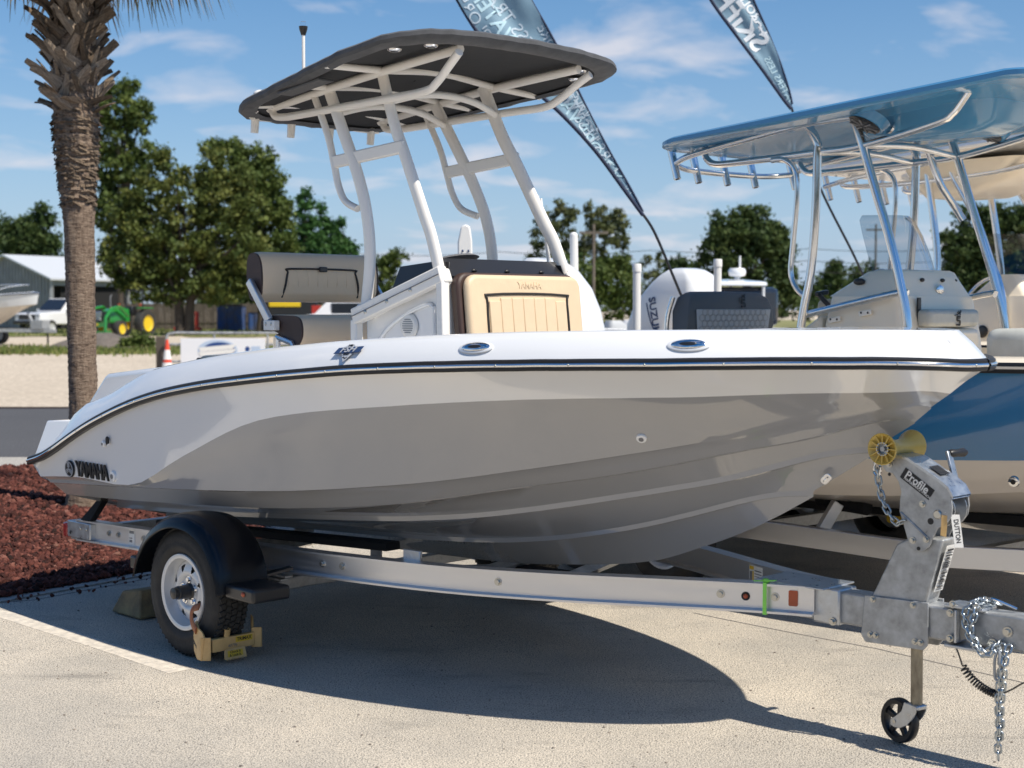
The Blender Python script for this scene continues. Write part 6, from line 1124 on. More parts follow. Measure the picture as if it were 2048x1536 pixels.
def frond(az, el, L_, droop, m, seed):
    r = random.Random(seed); q = MB(); d = Vector((math.cos(az), math.sin(az), 0)); pts = []
    for i in range(9):
        t = i / 8; pts.append(Vector((-.04, 0, 4.85)) + d * (L_ * t * math.cos(el)) + Vector((0, 0, L_ * t * math.sin(el) - droop * t * t)))
    q.tube(pts, [.016 * (1 - .6 * i / 8) for i in range(9)], 6); tip = pts[-1]; side = Vector((-d.y, d.x, 0))
    for k in range(46):
        b = (k / 45 - .5) * 2; t = 1 - .45 * abs(b); base = pts[0].lerp(tip, .0) if False else pts[min(8, int(8 * t))]
        dirv = (d * math.cos(b * 1.9) + side * math.sin(b * 1.9) + Vector((0, 0, .12))).normalized(); ll = r.uniform(.55, .85) * (1 - .25 * abs(b)); w_ = .016; s2 = dirv.cross(Vector((0, 0, 1))).normalized(); prev = None
        cs = []
        for j in range(6):
            u = j / 5; p = base + dirv * ll * u * (1 - .25 * u) + Vector((0, 0, -ll * (.15 * u + .75 * u * u))); wj = w_ * (1 - u) ** .7 + .001; cs.append((p - s2 * wj, p + s2 * wj))
        q.grid([[c[0] for c in cs], [c[1] for c in cs]])
    return ob('frond', q, m, palm, smooth=0, fixn=False)
for i in range(18):
    az = i * 2.399 + .3; frond(az, rnd.uniform(.35, 1.1), rnd.uniform(.9, 1.35), rnd.uniform(.15, .5), 'frond', i)
for i in range(3): frond(i * 2.1 - .25, rnd.uniform(.0, .2), rnd.uniform(.7, 1.0), rnd.uniform(.05, .15), 'fronddry', 40 + i)
# ================================================================ trees
def leaf_mat(name, c0, c1, c2):
    m = bpy.data.materials.new(name); m.use_nodes = True; t = m.node_tree; b = t.nodes['Principled BSDF']; b.inputs['Roughness'].default_value = .6; b.inputs['Specular IOR Level'].default_value = .25
    at = N(t, 'ShaderNodeAttribute', attribute_name='tone'); r = N(t, 'ShaderNodeValToRGB'); e = r.color_ramp.elements; e[0].color = (*c0, 1); e[1].color = (*c2, 1); x = e.new(.5); x.color = (*c1, 1); t.links.new(at.outputs['Fac'], r.inputs[0]); t.links.new(r.outputs[0], b.inputs['Base Color'])
    tl = N(t, 'ShaderNodeBsdfTranslucent'); t.links.new(r.outputs[0], tl.inputs[0]); mx = N(t, 'ShaderNodeMixShader'); mx.inputs[0].default_value = .22; out = t.nodes['Material Output']; t.links.new(b.outputs[0], mx.inputs[1]); t.links.new(tl.outputs[0], mx.inputs[2]); t.links.new(mx.outputs[0], out.inputs[0]); return m
LM = {'olive': leaf_mat('olive_leaves', (.045, .072, .018), (.105, .135, .032), (.19, .20, .052)), 'green': leaf_mat('green_leaves', (.045, .075, .018), (.092, .132, .030), (.165, .20, .052)), 'dark': leaf_mat('dark_leaves', (.026, .050, .016), (.055, .090, .026), (.10, .135, .040)), 'pine': leaf_mat('pine_needles', (.025, .075, .022), (.055, .135, .035), (.09, .18, .05)), 'airy': leaf_mat('grey_green_leaves', (.055, .075, .030), (.11, .13, .05), (.19, .19, .085))}
M['bark'] = mat('tree_bark', (.10, .078, .06), .9, col2=(.05, .04, .032), vscale=8, bump=.6, bscale=20, stretch=(4, 4, .6))
def tree(name, label, cat, base, lobes, kind, n, leaf, seed, trunk_r=.18, trunks=1, clump=.55, group=None, trunk=True):
    """base (x, y); lobes (dx, dz, rx, rz) relative to the base, metres"""
    r = random.Random(seed); x0, y0 = base; z0 = gz(y0); root = thing(name, label, cat, (x0, y0, z0), 0, group)
    lobes = list(lobes); big = list(lobes)
    for (dx, dz, rx, rz) in big:      # ragged outline: small side lobes on every big one
        for _ in range(4):
            a = r.uniform(-.5, 3.6); k = r.uniform(.22, .42); lobes.append((dx + rx * .95 * math.cos(a), dz + rz * .95 * math.sin(a), rx * k, rz * k * r.uniform(.8, 1.5)))
    vs = []; fs = []; tone = []; area = [max(.05, a[2] * a[3]) for a in lobes]; tot = sum(area)
    n = int(n * (.75 if kind == 'airy' else 1.25)); nc = max(8, int(n / 55)); cents = []
    for i in range(nc):
        k = r.choices(range(len(lobes)), area)[0]; dx, dz, rx, rz = lobes[k]; ry = (rx + rz) / 2
        while True:
            p = Vector((r.gauss(0, 1), r.gauss(0, 1), r.gauss(0, 1))); p.normalize(); p *= r.uniform(.35, 1.0) ** .6
            break
        cents.append((Vector((dx + p.x * rx, p.y * ry, dz + p.z * rz)), r.gauss(.5, .2)))
    for c, tn in cents:
        cr = clump * r.uniform(.45, 1.15)
        for _ in range(55):
            p = c + Vector((r.gauss(0, .42), r.gauss(0, .42), r.gauss(0, .34))) * cr
            if p.z < .15: p.z = .15 + r.random() * .3
            nrm = Vector((r.gauss(0, 1), r.gauss(0, 1), r.gauss(.4, 1))).normalized(); sd, u, _d2 = frame_from(nrm); a = r.uniform(0, 6.28); s1 = sd * math.cos(a) + u * math.sin(a); s2 = nrm.cross(s1); l_ = leaf * r.choice((.55, .8, 1.0, 1.0, 1.45)) * r.uniform(.8, 1.2); w_ = l_ * r.uniform(.45, .8); o_ = len(vs)
            vs += [p - s1 * l_ / 2, p + s2 * w_ / 2, p + s1 * l_ / 2, p - s2 * w_ / 2]; fs.append((o_, o_ + 1, o_ + 2, o_ + 3)); tone += [min(1, max(0, tn + r.gauss(0, .12)))] * 4
    me = bpy.data.meshes.new('crown'); me.from_pydata([tuple(v) for v in vs], [], fs); at = me.attributes.new('tone', 'FLOAT', 'POINT'); at.data.foreach_set('value', tone); me.update(); ob('crown', me, LM[kind], root)
    if trunk:
        zc = sum(l[1] * a for l, a in zip(lobes, area)) / tot; tm = MB()
        for j in range(trunks):
            off = (j - (trunks - 1) / 2) * .9; tx = lobes[j % len(lobes)][0] * .3 + off; tm = MB(); tm.tube(smoothpath([(off * .5, 0, -.1), (off * .8 + r.uniform(-.1, .1), 0, zc * .35), (tx + r.uniform(-.2, .2), 0, zc * .75), (tx, 0, zc * 1.15)], 4), [trunk_r * (1 - .7 * i / 12) for i in range(13)], 8); to = ob('trunk', tm, 'bark', root, smooth=60)
        for (dx, dz, rx, rz) in big:
            for j in range(2):
                lm = MB(); e = Vector((dx + r.uniform(-.6, .6) * rx, r.uniform(-.5, .5) * rx, dz + r.uniform(-.3, .7) * rz)); s_ = Vector((dx * .25, 0, min(zc, dz) * r.uniform(.5, .8))); lm.tube(smoothpath([s_, s_.lerp(e, .5) + Vector((0, 0, -.15 * rz)), e], 4), [trunk_r * .4 * (1 - .8 * i / 8) for i in range(9)], 6); ob('limb', lm, 'bark', root, smooth=60)
    return root
tree('leafy_tree', 'dark tree at the far left behind the shed roof', 'tree', (-37.81, 112), [(-1.35, 5.93, 1.74, 1.35), (0.58, 6.32, 1.74, 1.54), (1.66, 7.29, 0.85, 1.54), (-0.58, 7.29, 1.16, 0.97), (2.51, 5.55, 0.97, 1.16)], 'dark', 9000, 0.3, 3, 0.25, 1, 0.9, 'trees along the back of the yard', True)
tree('slender_tree', 'tall thin-crowned tree rising just right of the palm trunk', 'tree', (-22.03, 82), [(0.37, 13.6, 0.62, 0.85), (0.14, 12.47, 1.27, 0.9), (1.27, 12.04, 0.71, 0.9), (-0.28, 10.77, 0.99, 0.9), (0.85, 10.49, 0.85, 0.71), (-0.57, 9.22, 0.99, 1.13), (0.48, 9.08, 1.07, 0.85), (-0.85, 6.96, 0.79, 1.41), (0.28, 6.67, 1.27, 1.41)], 'green', 14000, 0.22, 4, 0.2, 1, 0.5, 'trees along the back of the yard', True)
tree('spreading_tree', 'broad olive green tree with two trunks behind the helm seat', 'tree', (-17.14, 76), [(-0.66, 8.41, 1.0, 1.05), (1.31, 8.54, 0.79, 1.05), (-1.83, 7.36, 1.18, 1.18), (0.26, 7.1, 1.57, 1.31), (2.1, 7.1, 1.57, 1.57), (-1.83, 5.53, 1.57, 1.57), (0.0, 4.74, 1.97, 1.83), (2.1, 4.74, 1.97, 1.83), (-2.62, 3.69, 1.57, 1.31), (-0.79, 2.64, 2.1, 0.92), (1.57, 2.64, 2.1, 0.92), (3.41, 3.43, 1.18, 1.31)], 'olive', 38000, 0.21, 5, 0.3, 2, 0.5, 'trees along the back of the yard', True)
tree('leafy_tree', 'rounded dark olive tree right of the broad olive tree', 'tree', (-14.60, 84), [(-2.55, 10.28, 0.41, 0.81), (-1.3, 10.28, 0.52, 0.81), (0.23, 9.99, 0.58, 1.1), (-0.58, 8.54, 1.3, 1.45), (0.72, 8.83, 0.72, 0.87), (0.0, 7.09, 1.74, 1.45), (0.87, 5.64, 1.16, 1.74), (0.0, 3.91, 1.74, 1.74)], 'green', 22000, 0.22, 6, 0.26, 1, 0.5, 'trees along the back of the yard', True)
tree('pine_tree', 'bright green pine left of the pine pair above the helm seat', 'pine tree', (-14.06, 98), [(0.07, 8.57, 0.34, 0.74), (-0.03, 7.38, 0.74, 0.95), (-0.1, 6.03, 1.18, 1.01), (-0.1, 4.34, 1.69, 1.35), (-0.27, 2.31, 1.86, 1.35)], 'pine', 9000, 0.24, 7, 0.2, 1, 0.55, 'trees along the back of the yard', True)
tree('pine_tree', 'pointed pine in the middle of the pine row', 'pine tree', (-13.07, 100), [(-0.17, 7.85, 0.28, 0.69), (-0.07, 6.82, 0.62, 0.76), (0.1, 5.44, 1.1, 1.03), (0.34, 3.71, 1.55, 1.38), (0.34, 1.99, 1.72, 1.21)], 'pine', 8000, 0.24, 8, 0.2, 1, 0.55, 'trees along the back of the yard', True)
tree('pine_tree', 'low pine at the right end of the pine row', 'pine tree', (-11.63, 101), [(-0.24, 6.7, 0.35, 0.7), (0.0, 5.48, 0.84, 0.87), (0.35, 3.91, 1.11, 1.22), (0.52, 2.17, 1.39, 1.22)], 'pine', 7000, 0.24, 9, 0.2, 1, 0.55, 'trees along the back of the yard', True)
tree('leafy_bush', 'low bush behind the rear leg of the canvas top', 'bush', (-8.67, 96), [(-0.23, 3.95, 0.73, 0.99), (0.43, 3.29, 0.83, 1.16), (-0.07, 1.96, 1.32, 1.32), (1.26, 4.61, 0.4, 0.83)], 'green', 5000, 0.22, 10, 0.1, 1, 0.5, 'trees along the back of the yard', True)
tree('slender_tree', 'airy grey green tree left of the feather banner pole', 'tree', (2.40, 86), [(0.3, 6.79, 0.89, 0.83), (-0.44, 6.04, 0.83, 0.65), (0.68, 5.75, 0.74, 0.83), (-0.15, 4.56, 1.13, 0.89), (-0.89, 3.67, 0.59, 0.74)], 'airy', 6000, 0.2, 11, 0.12, 1, 0.45, 'trees along the back of the yard', True)
tree('slender_tree', 'airy grey green tree behind the utility pole', 'tree', (5.19, 88), [(-0.3, 6.76, 0.91, 0.85), (0.91, 6.46, 0.76, 0.91), (0.15, 5.55, 1.37, 0.97), (-0.46, 4.49, 1.06, 0.85), (0.91, 4.64, 0.76, 0.76)], 'airy', 8000, 0.2, 12, 0.14, 1, 0.45, 'trees along the back of the yard', True)
tree('leafy_bush', 'dense green thicket behind the white outboard cowling', 'bush', (3.89, 80), [(-1.52, 2.4, 1.24, 0.97), (0.14, 2.96, 1.66, 1.24), (1.79, 2.82, 1.38, 1.38), (0.69, 1.58, 2.48, 0.97)], 'green', 11000, 0.2, 13, 0.12, 1, 0.5, 'trees along the back of the yard', False)
tree('leafy_bush', 'yellow green thicket left of the big dark tree', 'bush', (9.39, 92), [(-1.74, 3.2, 1.11, 1.27), (-0.32, 3.68, 0.79, 1.43), (-0.63, 1.93, 1.59, 1.27), (1.11, 1.93, 1.11, 1.27), (2.54, 1.93, 1.27, 1.27)], 'airy', 8000, 0.22, 14, 0.12, 1, 0.5, 'trees along the back of the yard', False)
tree('leafy_tree', 'small dark tree between the guide posts', 'tree', (11.15, 94), [(-0.42, 4.22, 0.58, 0.52), (0.23, 3.83, 0.65, 0.52), (-0.19, 3.24, 0.81, 0.65)], 'dark', 2500, 0.22, 15, 0.1, 1, 0.5, 'trees along the back of the yard', True)
tree('leafy_tree', 'big dark round tree behind the charcoal seat', 'tree', (11.69, 72), [(-0.37, 5.84, 0.7, 0.6), (0.62, 5.71, 0.74, 0.55), (-0.99, 5.09, 0.99, 0.87), (0.12, 4.84, 1.49, 0.99), (1.24, 4.59, 0.87, 0.94), (-1.37, 3.85, 1.04, 1.04), (0.12, 3.6, 1.74, 1.12), (1.61, 3.35, 0.7, 0.99), (-0.37, 2.24, 1.86, 0.94), (1.37, 2.11, 0.99, 0.99)], 'dark', 24000, 0.2, 16, 0.28, 1, 0.45, 'trees along the back of the yard', True)
tree('leafy_tree', 'distant tree behind the blue boat steering wheel', 'tree', (26.94, 120), [(-0.12, 4.28, 0.91, 0.91), (-0.83, 3.16, 1.24, 1.03), (0.62, 2.75, 1.24, 1.03), (-2.28, 2.54, 1.16, 1.03)], 'dark', 4500, 0.28, 17, 0.16, 1, 0.7, 'trees along the back of the yard', True)
tree('leafy_tree', 'small distant tree behind the blue boat windshield', 'tree', (30.22, 125), [(-0.43, 4.32, 0.6, 0.78), (0.56, 4.53, 0.6, 0.69), (0.0, 3.24, 1.51, 1.08), (1.94, 2.81, 1.72, 1.08), (4.53, 2.59, 1.72, 1.08)], 'dark', 4500, 0.28, 18, 0.16, 1, 0.7, 'trees along the back of the yard', True)
tree('leafy_tree', 'big dark tree behind the cream hardtop at the right edge', 'tree', (20.55, 62), [(-0.86, 5.08, 0.86, 0.6), (0.11, 5.3, 0.86, 0.53), (1.18, 5.19, 0.86, 0.75), (-1.28, 4.02, 0.9, 0.86), (-0.11, 4.02, 1.28, 0.96), (1.39, 3.8, 1.18, 1.07), (-1.6, 2.73, 0.75, 0.96), (-0.32, 2.52, 1.5, 0.96), (1.39, 2.31, 1.28, 0.96)], 'dark', 22000, 0.18, 19, 0.28, 1, 0.45, 'trees along the back of the yard', True)
tree('low_shrub', 'scruffy green shrub beside the dirt mound', 'shrub', (-14.26, 55), [(-0.19, 0.18, 0.27, 0.27), (0.25, 0.22, 0.42, 0.27), (0.06, 0.07, 0.53, 0.19)], 'green', 1800, 0.12, 20, 0.03, 1, 0.25, None, False)
tree('leafy_bush', 'dark thicket behind the steel containers', 'bush', (-17.38, 100), [(-2.41, 1.64, 2.07, 1.03), (1.38, 1.99, 2.07, 1.21), (4.48, 1.64, 2.07, 1.03), (7.24, 1.99, 1.38, 1.21), (9.66, 1.64, 1.72, 1.03)], 'dark', 8000, 0.24, 21, 0.12, 1, 0.6, 'trees along the back of the yard', False)
tree('leafy_bush', 'dark hedge line behind the third boat', 'bush', (24.48, 105), [(-9.05, 1.66, 2.9, 0.91), (-3.62, 1.48, 2.9, 0.8), (1.81, 1.48, 2.9, 0.8), (6.52, 1.66, 2.17, 1.09)], 'dark', 7000, 0.26, 22, 0.12, 1, 0.6, 'trees along the back of the yard', False)
tree('leafy_bush', 'shadowy thicket behind the board fence', 'bush', (-23.10, 104), [(-5.92, 2.38, 1.61, 1.61), (-2.87, 2.38, 2.15, 1.61), (0.72, 2.38, 2.15, 1.61), (4.3, 2.38, 2.15, 1.61), (-4.66, 4.17, 1.43, 1.43), (6.46, 3.45, 1.43, 1.79)], 'olive', 14000, 0.24, 23, 0.12, 1, 0.55, 'trees along the back of the yard', False)
# ================================================================ far yard
M['roofw'] = mat('white_metal_roof', (.66, .68, .70), .45, metal=.2); M['corr'] = mat('grey_corrugated', (.36, .37, .38), .5, metal=.3, var=.15, vscale=1.5); M['bayshade'] = mat('painted_bay_shade', (.012, .012, .013), .9); M['wood'] = mat('weathered_fence', (.13, .105, .085), .9, col2=(.08, .065, .05), vscale=4, stretch=(1, 1, .3)); M['truckw'] = mat('white_car_paint', (.80, .80, .81), .2, coat=1); M['carglass'] = mat('dark_car_glass', (.02, .025, .035), .08, coat=.5); M['jgreen'] = mat('tractor_green', (.02, .22, .035), .3, coat=.6); M['jyellow'] = mat('tractor_yellow', (.75, .52, .02), .35, coat=.4); M['blued'] = mat('worn_blue_steel', (.03, .10, .30), .5, col2=(.10, .10, .14), vscale=2.5); M['redp'] = mat('red_paint', (.42, .03, .02), .4, coat=.3); M['cone'] = mat('orange_cone', (.70, .07, .03), .5); M['mound'] = mat('grey_dirt', (.17, .145, .125), .95, col2=(.10, .085, .075), vscale=3, bump=1.0, bscale=8)
shed = thing('open_shed', 'grey corrugated shed with white metal roof behind the palm trunk', 'shed', (-30.1, 95, .45))
Wc = [Vector(p) for p in ((0, 0, 0), (3.4, 6.0, 0), (-8.5, 7.5, 0))]; ez, rz_ = 3.35, 4.95
e1 = Wc[1]; gl = Wc[2]
k_ = MB(); k_.add([Vector((0, 0, 0)), gl, gl + Vector((0, 0, ez)), gl * .5 + Vector((0, 0, rz_)), Vector((0, 0, ez))], [(0, 1, 2, 3, 4)]); gw_ = ob('gable_wall', k_, 'corr', shed, smooth=0)
for i in range(1, 28):
    t = i / 28; h = ez + (rz_ - ez) * (1 - abs(t - .5) * 2); k_ = MB(); p = gl * t + Vector((-.03, -.04, 0)); k_.bar(p, p + Vector((0, 0, h - .05)), .10, .05, gl); ob('wall_rib', k_, 'corr', gw_)
nrm_ = Vector((-.10, -.15, 0))
for nm, a, b in (('near', Vector((0, 0, ez)), gl * .5 + Vector((0, 0, rz_))), ('far', gl + Vector((0, 0, ez)), gl * .5 + Vector((0, 0, rz_)))):
    d = (b - a).normalized(); a2 = a - d * .4; k_ = MB(); ext = e1 * 1.06; st0 = -e1 * .05
    k_.add([a2 + st0, b + st0, b + ext, a2 + ext, a2 + st0 + Vector((0, 0, .12)), b + st0 + Vector((0, 0, .12)), b + ext + Vector((0, 0, .12)), a2 + ext + Vector((0, 0, .12))], [(0, 1, 2, 3), (7, 6, 5, 4), (0, 4, 5, 1), (1, 5, 6, 2), (2, 6, 7, 3), (3, 7, 4, 0)]); ob('roof', k_, 'roofw', shed, smooth=0)
k_ = MB(); k_.add([e1 * .99, e1 * .99 + gl, e1 * .99 + gl + Vector((0, 0, ez)), e1 * .99 + Vector((0, 0, ez))], [(0, 1, 2, 3)]); k_.add([Vector((.3, .9, 0)), Vector((.3, .9, ez)), e1 * .98 + Vector((.0, .2, ez)), e1 * .98 + Vector((0, .2, 0))], [(0, 1, 2, 3)]); ob('bay_shade_sheets', k_, 'bayshade', shed, smooth=0)  # near-black sheets: the shade inside the open bay is put into their colour
for t in (0, .5, 1): k_ = MB(); k_.bar(e1 * t, e1 * t + Vector((0, 0, ez)), .2, .2); ob('post', k_, 'corr', shed)
k_ = MB(); k_.bar(Vector((0, 0, ez - .25)), e1 + Vector((0, 0, ez - .25)), .15, .4); ob('fascia', k_, 'corr', shed)
k_ = MB(); k_.ell(e1 * .5 + Vector((-.1, -.2, ez - .75)), (.25, .25, .2), 12, 8); ob('shed_lamp', k_, 'roofw', shed)
# pickup
def loft_x(mb, secs):   # sections along x: (x, halfwidth bottom, halfwidth top, z0, z1)
    rws = [[Vector((x, -a, z0)), Vector((x, -a, z0 + (z1 - z0) * .5)), Vector((x, -b, z1)), Vector((x, b, z1)), Vector((x, a, z0 + (z1 - z0) * .5)), Vector((x, a, z0))] for x, a, b, z0, z1 in secs]
    mb.grid(rws, cu=True); mb.add(rws[0], [tuple(range(6))]); mb.add(rws[-1], [tuple(range(6))]); return mb
def car_wheel(root, x, y, r, w_, rim='rim', ax=1):
    k_ = MB(); k_.lathe([(r * .6, -w_ / 2), (r * .95, -w_ / 2), (r, -w_ * .3), (r, w_ * .3), (r * .95, w_ / 2), (r * .6, w_ / 2)], (x, y, r), (0, ax, 0), 28); t = ob('tyre', k_, 'tyre', root, smooth=40); k_ = MB(); k_.lathe([(0, w_ * .3), (r * .5, w_ * .36), (r * .62, w_ * .5), (r * .62, -w_ * .5)], (x, y, r), (0, ax, 0), 24); ob('rim', k_, rim, t, smooth=30)
tk = thing('pickup_truck', 'white pickup truck parked in front of the grey shed', 'pickup truck', (-25.4, 82, .45), rad(-114))
k_ = MB(); loft_x(k_, [(-2.9, .95, .95, .55, 1.20), (.55, .98, .97, .50, 1.25), (.75, .98, .95, .50, 1.22), (1.9, .97, .92, .50, 1.18), (2.65, .93, .88, .50, 1.12), (2.8, .85, .80, .55, 1.0)]); ob('body', k_, 'truckw', tk, bevel=.05)
k_ = MB(); loft_x(k_, [(-1.5, .90, .72, 1.2, 1.85), (-1.2, .90, .75, 1.2, 1.95), (.2, .90, .74, 1.2, 1.95), (1.05, .90, .82, 1.2, 1.24)]); ob('cab', k_, 'truckw', tk, bevel=.04)
k_ = MB(); k_.add([Vector(p) for p in ((.28, -.70, 1.89), (.28, .70, 1.89), (1.02, .80, 1.28), (1.02, -.80, 1.28))], [(0, 1, 2, 3)]); w0 = ob('windscreen', k_, 'carglass', tk, smooth=0); w0.location = (.02, 0, .02)
for s in (-1, 1):
    k_ = MB(); k_.prism([(-1.1, s * .86, 1.32), (-1.0, s * .79, 1.84), (.10, s * .78, 1.84), (.72, s * .86, 1.32)], (0, s * .03, 0)); ob('side_window', k_, 'carglass', tk)
    k_ = MB(); k_.box((2.72, s * .72, .98), (.16, .26, .22)); ob('headlight', k_, 'silver', tk, bevel=.03); k_ = MB(); k_.box((.75, s * 1.06, 1.28), (.12, .2, .16)); ob('mirror', k_, 'truckw', tk, bevel=.03)
    for x in (1.95, -1.75): car_wheel(tk, x, s * .87, .38, .26, ax=s)
k_ = MB(); k_.box((2.78, 0, .92), (.10, 1.15, .28)); ob('grille', k_, 'blackpl', tk, bevel=.02); k_ = MB(); k_.box((2.84, 0, .62), (.16, 1.8, .2)); ob('bumper', k_, 'blackpl', tk, bevel=.03)
# tractor
tc_ = thing('tractor', 'green tractor with front loader and yellow wheels by the shed', 'tractor', (-19.6, 73, .40), rad(-112))
k_ = MB(); loft_x(k_, [(-.2, .32, .28, .75, 1.42), (.9, .32, .28, .70, 1.42), (1.35, .30, .22, .70, 1.30)]); ob('hood', k_, 'jgreen', tc_, bevel=.05); k_ = MB(); k_.box((1.36, 0, 1.05), (.06, .4, .45)); ob('grille', k_, 'blackpl', tc_)
for s in (-1, 1):
    car_wheel(tc_, -.9, s * .72, .68, .42, 'jyellow', s); car_wheel(tc_, 1.0, s * .62, .42, .28, 'jyellow', s)
    k_ = MB(); k_.tube([(.2, s * .50, 1.05), (.9, s * .52, 1.50), (1.55, s * .52, 1.42), (2.0, s * .52, .95), (2.05, s * .52, .2)], .085, 6); ob('loader_arm', k_, 'jgreen', tc_)
    k_ = MB(); k_.box((-.9, s * .72, 1.45), (.9, .42, .06)); ob('mudguard', k_, 'jgreen', tc_, bevel=.02); k_ = MB(); k_.tube([(-1.0, s * .5, 1.2), (-1.05, s * .5, 2.35)], .04, 8); ob('roll_bar_post', k_, 'blackpl', tc_)
    k_ = MB(); k_.box((1.45, s * .52, 1.45), (.3, .06, .08)); ob('arm_decal', k_, 'jyellow', tc_); k_ = MB(); k_.box((-.6, s * .65, 1.62), (.08, .1, .12)); ob('flasher', k_, 'amber', tc_)
k_ = MB(); k_.box((2.03, 0, .62), (.12, 1.1, .22)); ob('loader_crossbar', k_, 'jgreen', tc_); k_ = MB(); k_.box((2.10, 0, .64), (.02, .3, .1)); ob('crossbar_decal', k_, 'jyellow', tc_); k_ = MB(); k_.box((1.95, 0, .2), (.4, 1.3, .25)); ob('loader_bucket', k_, 'jgreen', tc_)
k_ = MB(); k_.tube([(-1.05, -.5, 2.35), (-1.05, .5, 2.35)], .04, 8); ob('roll_bar', k_, 'blackpl', tc_); k_ = MB(); k_.tube([(.6, -.25, 1.4), (.6, -.25, 2.0), (.5, -.25, 2.1)], .03, 8); ob('exhaust', k_, 'inkgrey', tc_); k_ = MB(); k_.box((-.75, 0, 1.3), (.45, .45, .5)); ob('seat', k_, 'blackpl', tc_, bevel=.06)
# far white boat on a tandem trailer at the left edge
fbY = 60; fb = thing('far_boat', 'white bow of a boat on a tandem trailer at the left edge of the yard', 'boat', (-27.3, 63.0, .30), rad(-20))
plain_hull(fb, 8.2, 1.25, .62, .95, 1.35, 1.95, .22, ['gelwhite_e', 'gelwhite2', 'gel'], rail_m='inknavy')
q = MB(); loft_rr(q, [(1.5, 2.5, 4.6, .6, .2), (2.6, 2.8, 4.4, .5, .2), (2.9, 3.0, 4.2, .45, .15)]); ob('cabin', q, 'gel', fb, smooth=45)
for s in (-1, 1): tub('bow_rail', [(4.8, s * 1.0, 2.2), (5.8, s * .95, 2.42), (7.0, s * .5, 2.5), (7.7, 0, 2.5)], .02, par=fb); tub('top_post', [(3.0, s * .5, 2.6), (3.3, s * .5, 3.9)], .035, m='gel', par=fb, k=1)
ft = thing('boat_trailer', 'tandem axle trailer under the far white boat', 'trailer', (-27.3, 63.0, .30), rad(-20))
for s in (-1, 1):
    k_ = MB(); k_.bar((.5, s * .9, .62), (6.0, s * .9, .62), .08, .14); k_.bar((6.0, s * .9, .62), (9.0, 0, .58), .08, .14); ob('frame_beam', k_, 'galv', ft)
    for x in (4.55, 5.35): car_wheel(ft, x, s * 1.05, .36, .24, 'roofw', s)
k_ = MB(); k_.tube([(8.6, 0, .6), (8.6, 0, 0)], .04, 8); ob('jack', k_, 'blackpl', ft); k_ = MB(); k_.tube([(8.0, 0, .6), (7.6, 0, 1.4)], .06, 8); ob('winch_post', k_, 'galv', ft); k_ = MB(); k_.box((8.3, -.1, .85), (.6, .5, .35)); ob('tool_box', k_, 'galv', ft)
# dirt mound and shrub
k_ = MB(); rws = []
for i in range(15):
    t = i / 14; rws.append([Vector((math.cos(a) * (2.6 * (1 - t) if math.cos(a) < 0 else 1.1 * (1 - t)) * (1 + .12 * noise.noise(Vector((i * .7, a * 1.5, 0)))), math.sin(a) * 1.1 * (1 - t), .62 * math.sin(t * 1.571) + .05 * noise.noise(Vector((i, a * 3, 2))))) for a in [2 * math.pi * k / 32 for k in range(32)]])
k_.grid(rws, cu=True); dm = ob('dirt_mound', k_, 'mound', None, smooth=60); dm.location = (-15.6, 56, .25); dm['label'] = 'low grey dirt mound in the grass behind the palm trunk'; dm['category'] = 'dirt mound'
# wooden fence
fn = thing('wooden_fence', 'weathered board fence under the trees at the back of the yard', 'fence', (-25.5, 94, .45))
for i in range(16):
    x = i * 1.2; k_ = MB()
    for j in range(8): k_.box((x + .075 + j * .15, .01 * ((j * 7 + i) % 3), .85 + .02 * ((j * 5 + i) % 3)), (.14, .03, 1.65))
    pn_ = ob('board_panel', k_, 'wood', fn, smooth=0, fixn=False); pn_['kind'] = 'stuff'; k_ = MB(); k_.bar((x, .08, 0), (x, .08, 1.8), .10, .10); ob('post', k_, 'wood', fn); k_ = MB(); k_.bar((x, -.03, .5), (x + 1.2, -.03, .5), .04, .08); ob('rail', k_, 'wood', fn)
# pipe barrier with banner sign, cone, post
gy = gz(38); ba = thing('pipe_barrier', 'grey steel pipe barrier along the gravel lot', 'barrier', (-9.1, 38, gy))
k_ = MB(); k_.tube(smoothpath([(.05, 0, 0), (.05, 0, .85), (.20, 0, 1.04), (1.0, 0, 1.05), (3.4, 0, 1.05), (4.3, 0, 1.05)], 5), .035, 10); ob('top_pipe', k_, 'galv', ba, smooth=60)
k_ = MB(); k_.tube([(.05, 0, .30), (4.3, 0, .30)], .03, 8); ob('lower_pipe', k_, 'galv', ba); k_ = MB(); k_.tube([(.05, 0, .75), (4.3, 0, .75)], .03, 8); ob('middle_pipe', k_, 'galv', ba)
for x in (1.3, 2.7, 4.1): k_ = MB(); k_.tube([(x, 0, 0), (x, 0, 1.05)], .03, 8); ob('upright', k_, 'galv', ba)
sg = thing('banner_sign', 'white banner with blue oval logo hung on the pipe barrier', 'banner', (-9.1, 37.93, gy))
k_ = MB(); k_.box((1.54, 0, .50), (2.22, .02, .82)); sh_ = ob('sign_sheet', k_, mat('white_vinyl_banner', (.78, .79, .82), .5), sg, bevel=.004); M['logob'] = mat('logo_blue', (.015, .06, .22), .5); M['logol'] = mat('logo_light', (.45, .55, .70), .5)
def eloop(cx, cz, rx, rz2, n=28): return [(cx + rx * math.cos(2 * math.pi * k / n), cz + rz2 * math.sin(2 * math.pi * k / n)) for k in range(n)]
for i, (cx, cz, rx, rz2, m) in enumerate(((1.40, .60, .52, .27, 'logol'), (1.44, .60, .42, .21, 'logob'))): k_ = MB(); k_.prism([(x, -.013 - .003 * i, z) for x, z in eloop(cx, cz, rx, rz2)], (0, -.002, 0)); ob('logo_oval', k_, m, sh_)
